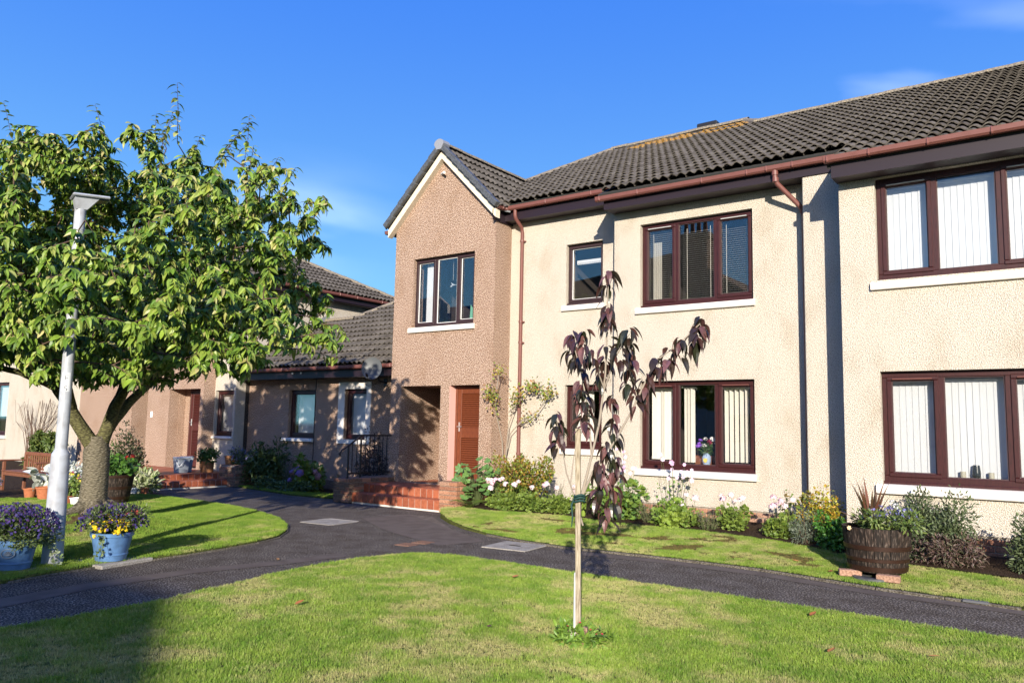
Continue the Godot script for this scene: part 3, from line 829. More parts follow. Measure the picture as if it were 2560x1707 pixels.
func flats_roof(b: Node3D) -> void:
	var k := 1.0 / sqrt(1.0 + S * S)
	var up := Vector3(0, S, -1).normalized()
	var o := Vector3(-11.0, main_y(-10.37), -10.37)
	var sv := func(z: float) -> float: return (-10.37 - z) / k
	# outline in (x + 11, distance up the slope): three stepped eaves, a ridge in two parts, a valley on the left
	var poly := PackedVector2Array()
	for q in [[-8.99, -11.845], [-6.55, -11.845], [-6.55, -11.19], [-2.66, -11.19], [-2.66, -10.37], [5.2, -10.37], [5.2, -16.5], [-5.6, -16.5], [-6.2, -17.35], [-9.7, -17.35], [-10.4, -14.55]]:
		poly.append(Vector2(q[0] + 11.0, sv.call(q[1])))
	var mb := MB.new()
	mb.prism([Vector3(5.2, main_y(-16.5), -16.55), Vector3(-5.6, main_y(-16.5), -16.55), Vector3(-5.6, 4.9, -22), Vector3(5.2, 4.9, -22)], Vector3(0, -0.08, -0.05))
	mb.prism([Vector3(-6.2, main_y(-17.35), -17.4), Vector3(-9.7, main_y(-17.35), -17.4), Vector3(-11.7, 5.2, -22), Vector3(-6.2, 5.2, -22)], Vector3(0, -0.08, -0.05))
	mb.prism([Vector3(-9.75, main_y(-17.35), -17.35), Vector3(-10.45, main_y(-14.55), -14.55), Vector3(-13, 5.2, -16), Vector3(-13, 5.2, -22)], Vector3(0, -0.08, 0))
	var roof := part("roof", mb, M.tile1, b)
	tile_roof(roof, o, Vector3.RIGHT, up, poly, 300, Rect2(2.0, sv.call(-16.2), 3.0, 2.2))
	ridge_line(roof, Vector3(-5.7, main_y(-16.5) + 0.05, -16.5), Vector3(5.2, main_y(-16.5) + 0.05, -16.5), M.ridge)
	ridge_line(roof, Vector3(-9.7, main_y(-17.35) + 0.05, -17.35), Vector3(-6.15, main_y(-17.35) + 0.06, -17.35), M.ridge)
	ridge_line(roof, Vector3(-10.4, main_y(-14.5) + 0.04, -14.5), Vector3(-9.75, main_y(-17.3) + 0.05, -17.3), M.ridge)
	ridge_line(roof, Vector3(-6.2, main_y(-17.35) + 0.05, -17.35), Vector3(-5.6, main_y(-16.5) + 0.05, -16.5), M.ridge)
	mb = MB.new(); mb.box(Vector3(-7.15, main_y(-17.35) + 0.16, -17.4), Vector3(0.5, 0.12, 0.2), 0.02)
	part("ridge_vent", mb, M.black_metal, roof)
	# the tower's own roof, steeper, running back into the main one
	var ry := 7.035
	mb = MB.new()
	var tr := part("tower_roof", mb, M.tile1, b) if false else Node3D.new()
	tr.name = "tower_roof"
	b.add_child(tr, true)
	tr.global_transform = Transform3D.IDENTITY
	var c45 := sqrt(0.5)
	# right slope: u runs back to front (towards +z), up runs left
	var ur := Vector3(0, 0, -1)
	var pr := PackedVector2Array()
	for q in [[-11.60, 1.40], [-12.35, 1.40], [-12.5, 1.25], [-14.5, 0.02], [-11.60, 0.02]]:
		pr.append(Vector2(-11.5 - q[0], (1.45 - q[1]) / c45))
	tile_roof(tr, Vector3(-10.35 + 1.45, ry - 1.45, -11.5), ur, Vector3(-1, 1, 0).normalized(), pr, 120)
	var pl := PackedVector2Array()
	for q in [[-16.0, 1.5], [-11.60, 1.5], [-11.60, 0.02], [-16.0, 0.02]]:
		pl.append(Vector2(q[0] + 16.0, (1.5 - q[1]) / c45))
	tile_roof(tr, Vector3(-10.35 - 1.5, ry - 1.5, -16.0), Vector3.BACK, Vector3(1, 1, 0).normalized(), pl, 0)
	ridge_line(tr, Vector3(-10.35, ry + 0.05, -11.6), Vector3(-10.35, ry + 0.05, -14.5), M.ridge, 0.12)
	# verge caps and barge boards down both rakes
	for sd in [-1, 1]:
		var d := Vector3(sd, -1, 0).normalized()
		var outn := Vector3(sd, 1, 0).normalized()
		var run := 1.97 if sd > 0 else 2.02
		var n := 9 if sd > 0 else 7
		var cap := MB.new()
		cap.box(Vector3.ZERO, Vector3(run / n + 0.02, 0.11, 0.13), 0.012)
		var me := cap.mesh()
		for i in n:
			var at: Vector3 = Vector3(-10.35, ry + 0.02, -11.475) + d * (0.06 + (i + 0.5) * run / n) + outn * (0.015 - 0.0)
			piece("verge_cap", me, M.slate_cap, tr, Transform3D(Basis(d, outn, d.cross(outn)).rotated(Vector3.BACK, 0.06 * sd), at))
		var bb := MB.new()
		var p0: Vector3 = Vector3(-10.35, ry - 0.075, -11.50)
		var p1: Vector3 = p0 + d * (run + 0.02)
		var drop := Vector3(0, -0.155, 0)
		var face := [p0, p0 + drop, p1 + drop, p1]
		if sd < 0: face.reverse()
		if sd > 0: face = [p0 + drop, p1 + drop, p1, p0]
		else: face = [p1 + drop, p0 + drop, p0, p1]
		bb.prism(face, Vector3(0, 0, -0.13))
		part("barge_board", bb, M.cream_plain, tr)
	var fin := MB.new()
	var oct := []
	for i in 9:
		var a := PI * i / 8.0
		oct.append(Vector3(-10.35 + 0.125 * cos(a), ry + 0.04 + 0.105 * sin(a), -11.40))
	oct.append(Vector3(-10.35 - 0.06, ry - 0.07, -11.40)); oct.append(Vector3(-10.35 + 0.06, ry - 0.07, -11.40))
	fin.prism(oct, Vector3(0, 0, -0.2))
	part("ridge_end_cap", fin, M.pale_cap, tr)
	var va := MB.new()
	va.box(Vector3(-9.66, 6.325, -13.18), Vector3(0.22, 0.03, 3.55), 0.0, Basis.looking_at((Vector3(-10.35, 7.08, -14.5) - Vector3(-8.95, 5.66, -11.8)).normalized(), Vector3(0.35, 1, 0.2)))
	part("lead_valley", va, M.lead, tr)

func cottage() -> void:
	var b := thing("single_storey_wing", "single storey salmon roughcast wing with low brown tiled roof between the two taller blocks", "building", Vector3(-14.4, 0, -12.1))
	var z := -12.1
	part("wall", wall(-17.12, -11.67, 0, 2.62, z, 0.28, [[-15.545, -14.6, 1.07, 2.245], [-13.58, -12.88, 1.12, 2.245]]), M.salmon, b)
	var mb := MB.new()
	mb.span(-17.1, -11.7, -0.05, 0.2, z + 0.002, z + 0.02)
	part("plinth", mb, M.old_brick, b)
	mb = MB.new()
	mb.span(-13.79, -13.58, 1.03, 2.40, z - 0.08, z + 0.012); mb.span(-12.88, -12.735, 1.03, 2.40, z - 0.08, z + 0.012)
	mb.span(-13.58, -12.88, 2.245, 2.40, z - 0.08, z + 0.0125); mb.span(-13.58, -12.88, 1.03, 1.125, z - 0.1, z + 0.03)
	part("window_surround", mb, M.white_paint, b)
	mb = MB.new(); mb.span(-14.585, -14.572, 0.2, 2.5, z, z + 0.012)
	part("cable", mb, M.black_metal, b)
	var w := window(b, -15.545, -14.6, 1.135, 2.245, z, [], [true], M.mahogany, 0.06, 0.05, false)
	mb = MB.new(); mb.span(-15.4, -15.3, 1.2, 2.16, z - 0.22, z - 0.20)
	part("curtain", mb, M.blind, w)
	blinds(w, even_slats(-15.3, -14.68, 0.075, 0.089, 0.12), 1.2, 2.14, z - 0.22, M.blind)
	stone_sill(b, -15.73, -14.58, 1.04, 1.13, z, 0.07)
	room(b, -15.7, -14.4, 0.5, 2.5, z - 0.28, 2)
	w = window(b, -13.58, -12.88, 1.135, 2.245, z, [], [true], M.mahogany, 0.06, 0.05, false)
	blinds(w, even_slats(-13.5, -12.95, 0.075, 0.089, 0.14), 1.2, 2.14, z - 0.22, M.blind)
	room(b, -13.75, -12.6, 0.5, 2.5, z - 0.28, 2)
	mb = MB.new()
	mb.span(-17.1, -11.68, 2.49, 2.66, -11.80, -11.775); mb.span(-17.1, -11.68, 2.49, 2.505, -12.1, -11.80)
	part("fascia", mb, M.fascia, b)
	gutter(b, Vector3(-17.1, 2.735, -11.71), Vector3(-11.68, 2.735, -11.71), [0.2, 0.33, 0.37, 0.47, 0.56, 0.62, 0.75, 0.985], Vector3.BACK)
	for x in [-15.02, -14.72]:
		mb = MB.new(); mb.ball(Vector3(x, 2.61, -11.76), Vector3.ONE * 0.025)
		part("fixing", mb, M.white_plastic, b)
	# roof: low slope, its ridge turning up towards the tower
	var s := 0.554
	var k := 1.0 / sqrt(1 + s * s)
	mb = MB.new()
	mb.prism([Vector3(-16.0, 4.26, -14.5), Vector3(-17.12, 4.26, -14.5), Vector3(-17.12, 2.7, -17.2), Vector3(-14.0, 2.7, -17.2)], Vector3(0, -0.08, 0))
	var roof := part("roof", mb, M.tile1, b)
	var poly := PackedVector2Array()
	for q in [[-17.12, -11.70], [-11.68, -11.70], [-11.68, -18.6], [-13.5, -18.6], [-15.98, -14.45], [-17.12, -14.45]]:
		poly.append(Vector2(q[0] + 17.12, (-11.70 - q[1]) / k))
	tile_roof(roof, Vector3(-17.12, 2.735, -11.70), Vector3.RIGHT, Vector3(0, s, -1).normalized(), poly, 260)
	ridge_line(roof, Vector3(-17.1, 4.30, -14.47), Vector3(-15.95, 4.30, -14.47), M.ridge, 0.12)
	ridge_line(roof, Vector3(-15.98, 4.30, -14.47), Vector3(-13.5, 6.62, -18.6), M.ridge, 0.12)
	mb = MB.new()
	mb.box(Vector3(-17.09, 3.68, -13.2), Vector3(0.03, 0.14, 3.0), 0.0, Basis(Vector3.RIGHT, atan(s)))
	part("lead_flashing", mb, M.lead, b)

func left_block() -> void:
	var b := thing("left_block_of_flats", "two storey cream and salmon flats behind the green tree with hipped brown roof", "apartment building", Vector3(-22, 0, -11.7))
	var zf := -11.71; var zt := -11.39
	part("wall", wall(-18.0, -17.12, 0, 5.0, zf, 0.28, [[-17.965, -17.2, 1.05, 2.245]]), M.cream, b)
	var mb := MB.new()
	mb.span(-17.4, -17.12, 0, 4.95, -17.3, zf - 0.28)
	mb.span(-31.5, -17.12, 0, 4.95, -17.6, -17.3)
	part("wall", mb, M.cream, b)
	part("wall", wall(-33.0, -24.4, 0, 5.0, -11.9, 0.28, [[-32.6, -30.75, 0.82, 2.7], [-32.4, -30.4, 3.5, 4.8], [-27.5, -26.2, 3.5, 4.8]]), M.cream, b)
	part("tower_wall", wall(-24.4, -18.0, 0, 5.0, zt, 0.28, [[-21.4, -20.6, 0.28, 2.45], [-19.55, -18.14, 0.28, 2.28], [-21.4, -19.6, 3.45, 4.8]]), M.salmon, b)
	mb = MB.new()
	mb.span(-18.28, -18.0, 0, 4.95, zf - 0.3, zt - 0.28); mb.span(-24.4, -24.1, 0, 4.95, -12.2, zt - 0.28)
	mb.span(-21.46, -21.4, 0.2, 2.5, -13.2, zt - 0.28); mb.span(-20.6, -20.54, 0.2, 2.5, -13.2, zt - 0.28); mb.span(-21.46, -20.54, 0.2, 2.5, -13.3, -13.2); mb.span(-21.46, -20.54, 2.46, 2.52, -13.2, zt - 0.28)
	part("porch", mb, M.salmon, b)
	mb = MB.new(); mb.span(-21.38, -20.62, 0.28, 2.3, -12.6, -12.55, 0.005)
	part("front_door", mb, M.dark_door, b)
	mb = MB.new(); mb.span(-19.55, -18.1, 0.2, 2.4, -12.2, -12.1); mb.span(-19.6, -19.54, 0.2, 2.4, -12.1, zt - 0.28); mb.span(-18.14, -18.08, 0.2, 2.4, -12.1, zt - 0.28); mb.span(-19.55, -18.1, 2.29, 2.35, -12.1, zt - 0.28)
	part("door_recess", mb, M.salmon, b)
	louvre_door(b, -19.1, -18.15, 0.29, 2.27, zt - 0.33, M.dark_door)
	mb = MB.new(); mb.span(-19.54, -19.1, 0.28, 2.28, -11.95, -11.85)
	part("door_side_panel", mb, M.salmon, b)
	var w := window(b, -17.965, -17.2, 1.125, 2.245, zf, [], [true], M.mahogany, 0.06, 0.05, false)
	mb = MB.new(); mb.span(-17.9, -17.25, 1.2, 2.2, zf - 0.22, zf - 0.21)
	part("net_curtain", mb, mat(lin(0.45, 0.44, 0.43), 0.9), w)
	stone_sill(b, -18.0, -17.16, 1.04, 1.12, zf)
	room(b, -17.99, -17.18, 0.5, 2.5, zf - 0.28, 1.5)
	w = window(b, -32.6, -30.75, 0.87, 2.7, -11.9, [-31.9], [true, true], M.mahogany)
	blinds(w, even_slats(-32.5, -30.85, 0.08, 0.089, 0.2), 1.5, 2.6, -12.14, M.blind)
	stone_sill(b, -32.7, -30.65, 0.72, 0.85, -11.9, 0.07)
	room(b, -32.8, -30.6, 0.4, 2.9, -12.18, 2)
	for q in [[-32.4, -30.4, -11.9], [-27.5, -26.2, -11.9], [-21.4, -19.6, zt]]:
		window(b, q[0], q[1], 3.5, 4.8, q[2], [(q[0] + q[1]) / 2], [true, true], M.mahogany)
		room(b, q[0] - 0.1, q[1] + 0.1, 3.0, 4.9, q[2] - 0.28, 2)
	mb = MB.new(); mb.box(Vector3(-20.35, 1.62, zt + 0.012), Vector3(0.09, 0.16, 0.025), 0.006)
	part("entry_phone", mb, M.white_plastic, b)
	mb = MB.new(); mb.tube([Vector3(-24.6, 4.9, -11.82), Vector3(-24.6, 0.1, -11.82)], [0.035, 0.035], 10)
	part("downpipe", mb, M.gutter, b)
	# hipped roof
	var ye := 5.08
	mb = MB.new()
	mb.span(-33.2, -16.9, 4.86, 4.98, -17.7, -17.68); mb.span(-16.9, -16.87, 4.84, 5.02, -17.6, -11.1); mb.span(-33.2, -16.9, 4.84, 5.02, -11.12, -11.1); mb.span(-33.2, -16.87, 4.84, 4.86, -11.9, -11.1); mb.span(-17.12, -16.87, 4.84, 4.86, -17.6, -11.9)
	part("fascia", mb, M.fascia, b)
	gutter(b, Vector3(-16.80, 5.08, -11.05), Vector3(-16.80, 5.08, -17.5), [0.3, 0.55, 0.65, 0.8, 0.95], Vector3.RIGHT)
	gutter(b, Vector3(-33.2, 5.08, -11.03), Vector3(-16.8, 5.08, -11.03), [0.5, 0.7, 0.9], Vector3.BACK)
	var zr := -14.28
	var h := 0.52
	var yr := ye + 3.26 * h
	var xr := -16.82 - 3.26
	mb = MB.new()
	mb.prism([Vector3(xr, yr, zr), Vector3(-33.2, yr, zr), Vector3(-33.2, ye, -17.6), Vector3(-16.82, ye, -17.55)], Vector3(0, -0.08, 0))
	var roof := part("roof", mb, M.tile1, b)
	var k := 1.0 / sqrt(1 + h * h)
	tile_roof(roof, Vector3(-16.82, ye, -11.02), Vector3.FORWARD, Vector3(-1, h, 0).normalized(), PackedVector2Array([Vector2(0, 0), Vector2(6.52, 0), Vector2(3.26, 3.26 / k)]), 150)
	tile_roof(roof, Vector3(-33.2, ye, -11.02), Vector3.RIGHT, Vector3(0, h, -1).normalized(), PackedVector2Array([Vector2(0, 0), Vector2(16.38, 0), Vector2(16.38 - 3.26, 3.26 / k), Vector2(0, 3.26 / k)]), 100)
	ridge_line(roof, Vector3(-16.82, ye + 0.05, -17.54), Vector3(xr, yr + 0.05, zr), M.ridge, 0.12, "hip_tile")
	ridge_line(roof, Vector3(-16.82, ye + 0.05, -11.02), Vector3(xr, yr + 0.05, zr), M.ridge, 0.12, "hip_tile")
	ridge_line(roof, Vector3(-33.2, yr + 0.05, zr), Vector3(xr, yr + 0.05, zr), M.ridge, 0.12)

# houses across the court, behind the camera: they are seen in the panes and throw the shadow on the path
func across() -> void:
	var b := thing("house_across_the_court", "dark roofed house facing the flats, seen only as shadow and reflection", "house", Vector3(-4, 0, 17))
	var mb := MB.new(); mb.span(-16, 6.6, 0, 4.7, 13.2, 20.6)
	part("wall", mb, M.cream, b)
	mb = MB.new()
	var e := [Vector3(-16.4, 4.7, 12.6), Vector3(7.0, 4.7, 12.6), Vector3(7.0, 4.7, 20.6), Vector3(-16.4, 4.7, 20.6)]
	var r0 := Vector3(-15, 7.5, 16.62); var r1 := Vector3(5.95, 7.5, 16.62)
	var mid := Vector3(-3, 5.5, 16.9)
	mb.outq(e[0], e[1], r1, r0, mid); mb.outq(e[2], e[3], r0, r1, mid); mb.outt(e[1], e[2], r1, mid); mb.outt(e[3], e[0], r0, mid); mb.quad(e[0], e[1], e[2], e[3])
	part("roof", mb, M.tile1, b)
	for x in range(-14, 6, 4):
		mb = MB.new(); mb.span(x, x + 1.6, 1.0, 2.3, 13.16, 13.22)
		part("window", mb, M.black_metal, b)
	b = thing("tall_house_across_the_court", "tall gabled stone house with chimney pots, mirrored in the middle upper window", "house", Vector3(-23, 0, 20))
	mb = MB.new(); mb.span(-30, -13, 0, 7.6, 19.5, 27)
	mb.prism([Vector3(-30, 7.6, 19.5), Vector3(-30, 10.9, 19.5), Vector3(-20.0, 12.0, 19.5), Vector3(-17.9, 11.0, 19.5), Vector3(-13, 7.6, 19.5)], Vector3(0, 0, 7))
	part("wall", mb, M.old_brick, b)
	mb = MB.new(); mb.span(-19.4, -17.7, 10.0, 13.0, 19.4, 20.4); mb.span(-19.5, -17.6, 12.7, 13.0, 19.3, 20.5)
	var ch := part("chimney", mb, M.old_brick, b)
	for x in [-19.2, -18.8, -18.4, -18.0]:
		mb = MB.new(); mb.tube([Vector3(x, 13.0, 19.9), Vector3(x, 13.75, 19.9)], [0.14, 0.11], 10)
		part("chimney_pot", mb, M.terracotta, ch)
	b = thing("pale_gabled_house_across_the_court", "pale gabled house with slate roof, mirrored in the stair tower window", "house", Vector3(-44, 0, 20))
	mb = MB.new(); mb.span(-50, -33, 0, 8.5, 17.7, 25)
	mb.prism([Vector3(-50, 8.5, 17.68), Vector3(-46, 9.3, 17.68), Vector3(-37.2, 10.7, 17.68), Vector3(-36.1, 9.9, 17.68), Vector3(-36.1, 8.5, 17.68)], Vector3(0, 0, 0.3))
	part("wall", mb, M.white_paint, b)
	mb = MB.new()
	mb.prism([Vector3(-50, 8.5, 18), Vector3(-33, 8.5, 18), Vector3(-34.2, 10.1, 20), Vector3(-50, 10.4, 20)], Vector3(0, 0, 6))
	part("roof", mb, M.slate_cap, b)

# ------------------------------------------------------------------ ground
var LAWN1 := PackedVector2Array([Vector2(-7.9, 1.5), Vector2(-7.95, -2.4), Vector2(-8.0, -3.2), Vector2(-8.12, -3.6), Vector2(-8.2, -4.1), Vector2(-8.24, -5.1), Vector2(-8.33, -5.65), Vector2(-8.45, -6.17), Vector2(-8.66, -6.66), Vector2(-9.05, -7.1), Vector2(-9.6, -7.53), Vector2(-10.25, -7.9), Vector2(-10.9, -8.13), Vector2(-11.6, -8.33), Vector2(-12.35, -8.47), Vector2(-13.2, -8.54), Vector2(-14.2, -8.56), Vector2(-15.2, -8.55), Vector2(-15.5, -8.2), Vector2(-15.45, -7.2), Vector2(-15.9, -6.35), Vector2(-24, -6.3), Vector2(-24, 1.5)])
var LAWN2 := PackedVector2Array([Vector2(-6.2, 2.5), Vector2(-6.18, -3.1), Vector2(-6.22, -3.7), Vector2(-6.42, -4.6), Vector2(-6.56, -5.4), Vector2(-6.6, -6.0), Vector2(-6.53, -6.55), Vector2(-6.28, -6.93), Vector2(-5.9, -7.05), Vector2(-5.3, -7.07), Vector2(-4.0, -7.05), Vector2(-2.0, -7.02), Vector2(0, -6.95), Vector2(8, -6.9), Vector2(8, 2.5)])
var LAWN3 := PackedVector2Array([Vector2(-9.05, -10.3), Vector2(-8.7, -9.9), Vector2(-8.1, -9.43), Vector2(-7.5, -9.07), Vector2(-6.85, -8.8), Vector2(-6.13, -8.63), Vector2(-5.4, -8.56), Vector2(-4.5, -8.66), Vector2(-3.7, -8.7), Vector2(-3.0, -8.7), Vector2(-2.4, -8.58), Vector2(-1.8, -8.46), Vector2(-0.6, -8.34), Vector2(6, -8.2), Vector2(6, -10.8), Vector2(-2.5, -11.3), Vector2(-6.4, -11.7), Vector2(-9.05, -12.2)])
var BED3 := PackedVector2Array([Vector2(-8.95, -10.62), Vector2(-8.2, -10.5), Vector2(-7.0, -10.7), Vector2(-5.8, -10.5), Vector2(-4.5, -10.55), Vector2(-3.4, -10.35), Vector2(-2.5, -10.0), Vector2(-1.9, -9.75), Vector2(-0.9, -9.62), Vector2(6, -9.55), Vector2(6, -10.7), Vector2(-2.5, -10.7), Vector2(-2.6, -11.3), Vector2(-3.2, -11.6), Vector2(-6.4, -11.6), Vector2(-6.5, -12.15), Vector2(-8.95, -12.15)])
var VERGE := PackedVector2Array([Vector2(-16.2, -11.2), Vector2(-15.4, -11.02), Vector2(-14.4, -10.85), Vector2(-13.5, -10.68), Vector2(-12.6, -10.75), Vector2(-11.95, -10.9), Vector2(-11.95, -11.3), Vector2(-16.2, -11.4)])

func gy(x: float, z: float) -> float:
	if x > -9.3: return maxf(0.0, (-8.75 - z) * 0.052)
	return 0.2 * exp(-(pow(x + 11.25, 2) + pow(z + 5.53, 2)) / 0.75)  # the tree stands on a low mound

func sheet(poly: PackedVector2Array, lift: float, thick: float) -> MB:
	var mb := MB.new()
	var idx := Geometry2D.triangulate_polygon(poly)
	for i in range(0, idx.size(), 3):
		var q := []
		for j in 3:
			var p := poly[idx[i + j]]
			q.append(Vector3(p.x, gy(p.x, p.y) + lift, p.y))
		if (q[1] - q[0]).cross(q[2] - q[0]).y < 0: mb.tri(q[0], q[2], q[1])
		else: mb.tri(q[0], q[1], q[2])
	if thick > 0.0:
		var ctr := Vector2.ZERO
		for p in poly: ctr += p
		ctr /= poly.size()
		for i in poly.size():
			var a := poly[i]; var b := poly[(i + 1) % poly.size()]
			var A := Vector3(a.x, gy(a.x, a.y) + lift, a.y); var B := Vector3(b.x, gy(b.x, b.y) + lift, b.y)
			var D := Vector3(0, -thick, 0)
			mb.outq(A, B, B + D, A + D, Vector3(ctr.x, 0, ctr.y))
	return mb

func strip_along(pts: Array, w: float, y0: float, y1: float) -> MB:
	var mb := MB.new()
	for i in pts.size() - 1:
		var a: Vector2 = pts[i]; var b: Vector2 = pts[i + 1]
		var t := (b - a).normalized()
		var m := Vector2(-t.y, t.x) * w * 0.5
		var c := (a + b) * 0.5
		mb.box(Vector3(c.x, (y0 + y1) / 2, c.y), Vector3(a.distance_to(b) - 0.006, y1 - y0, w), 0.008, Basis(Vector3.UP, atan2(-t.y, t.x)))
	return mb

func ground() -> void:
	var mb := MB.new()
	mb.quad(Vector3(-400, -0.12, 400), Vector3(400, -0.12, 400), Vector3(400, -0.12, -400), Vector3(-400, -0.12, -400))
	setting("ground", mb, M.turf)
	mb = sheet(PackedVector2Array([Vector2(-26, 3), Vector2(8, 3), Vector2(8, -9.5), Vector2(-9, -12.2), Vector2(-11.6, -12.2), Vector2(-26, -12.2)]), -0.03, 0.0)
	mb = MB.new()
	mb.quad(Vector3(-34, -0.03, 13), Vector3(12, -0.03, 13), Vector3(12, -0.03, -12.3), Vector3(-34, -0.03, -12.3))
	setting("path", mb, M.asphalt)
	# smoother bands where a trench was filled in
	mb = sheet(PackedVector2Array([Vector2(-7.0, 1), Vector2(-7.0, -2.78), Vector2(-7.2, -3.6), Vector2(-7.22, -4.6), Vector2(-6.98, -5.5), Vector2(-6.9, -6.3), Vector2(-7.15, -6.4), Vector2(-7.22, -5.6), Vector2(-7.45, -4.7), Vector2(-7.48, -3.6), Vector2(-7.3, -2.7), Vector2(-7.3, 1)]), -0.026, 0.0)
	setting("path_repair", mb, M.smooth_asphalt)
	mb = sheet(PackedVector2Array([Vector2(-5.0, -8.22), Vector2(-4.0, -8.38), Vector2(-3.0, -8.38), Vector2(-1.8, -8.14), Vector2(6, -7.95), Vector2(6, -8.15), Vector2(-1.8, -8.34), Vector2(-3.0, -8.58), Vector2(-4.0, -8.6), Vector2(-5.0, -8.45)]), -0.026, 0.0)
	setting("path_repair", mb, M.smooth_asphalt)
	mb = sheet(PackedVector2Array([Vector2(-8.3, -8.2), Vector2(-6.7, -7.6), Vector2(-6.5, -8.3), Vector2(-7.6, -8.9), Vector2(-8.6, -9.6), Vector2(-9.4, -9.9), Vector2(-9.6, -9.0)]), -0.0255, 0.0)
	setting("path_repair", mb, M.smooth_asphalt)
	setting("lawn", sheet(LAWN1, 0.0, 0.08), M.turf)
	mb = MB.new()
	var hump := []
	for i in 15: hump.append(Vector2(2.1 * (1.0 - i / 14.0) + 0.001, 0.2 * exp(-pow(2.1 * (1.0 - i / 14.0), 2) / 0.75) - 0.004))
	mb.lathe(hump, Vector3(-11.25, 0, -5.53), 32)
	setting("mound", mb, M.soil_turf)
	setting("lawn", sheet(LAWN2, 0.0, 0.08), M.turf)
	setting("lawn", sheet(LAWN3, -0.022, 0.08), M.turf)
	setting("lawn", sheet(VERGE, 0.0, 0.08), M.turf)
	setting("flower_bed", sheet(BED3, 0.012, 0.0), M.soil)
	setting("flower_bed", sheet(PackedVector2Array([Vector2(-16.2, -11.3), Vector2(-11.95, -11.2), Vector2(-11.95, -12.15), Vector2(-17.2, -12.15), Vector2(-17.2, -11.8)]), 0.01, 0.06), M.soil)
	setting("flower_bed", sheet(PackedVector2Array([Vector2(-34, -6.3), Vector2(-15.9, -6.3), Vector2(-15.45, -7.2), Vector2(-15.5, -8.4), Vector2(-16.5, -9.0), Vector2(-20, -11.3), Vector2(-34, -11.8)]), 0.004, 0.06), M.soil)
	# thin concrete edging stones beside the lawns
	var e3 := []
	for i in range(4, 13): e3.append(LAWN3[i] + Vector2(0, 0.03))
	var d3 := []
	for i in e3.size() - 1:
		var n := int(ceil(e3[i].distance_to(e3[i + 1]) / 0.9))
		for j in n: d3.append(e3[i].lerp(e3[i + 1], float(j) / n))
	d3.append(e3[-1])
	setting("edging_kerb", strip_along(d3, 0.04, -0.1, -0.004), M.kerb)
	var e1 := []
	for i in range(2, 13): e1.append(LAWN1[i] + Vector2(0.03, -0.01))
	setting("edging_kerb", strip_along(e1, 0.025, -0.1, -0.012), M.kerb)

func tuft(seed_: int, blades: int, h: float, spread: float, wid: float) -> ArrayMesh:
	var r := RandomNumberGenerator.new(); r.seed = seed_
	var mb := MB.new()
	for i in blades:
		var a := r.randf() * TAU
		var o := Vector3(r.randf_range(-spread, spread), 0, r.randf_range(-spread, spread))
		var d := Vector3(cos(a), 0, sin(a))
		var s := Vector3(-d.z, 0, d.x) * wid
		var hh := h * r.randf_range(0.55, 1.15)
		var lean := r.randf_range(0.1, 0.9) * hh
		var p1 := o + Vector3.UP * hh * 0.6 + d * lean * 0.35
		var p2 := o + Vector3.UP * hh + d * lean
		var nn := (Vector3.UP * 0.35 - d * 0.9).normalized()
		mb.trin(o - s, o + s, p1 + s * 0.7, nn, nn, nn); mb.trin(o - s, p1 + s * 0.7, p1 - s * 0.7, nn, nn, nn); mb.trin(p1 - s * 0.7, p1 + s * 0.7, p2, nn, nn, nn)
	return mb.mesh()

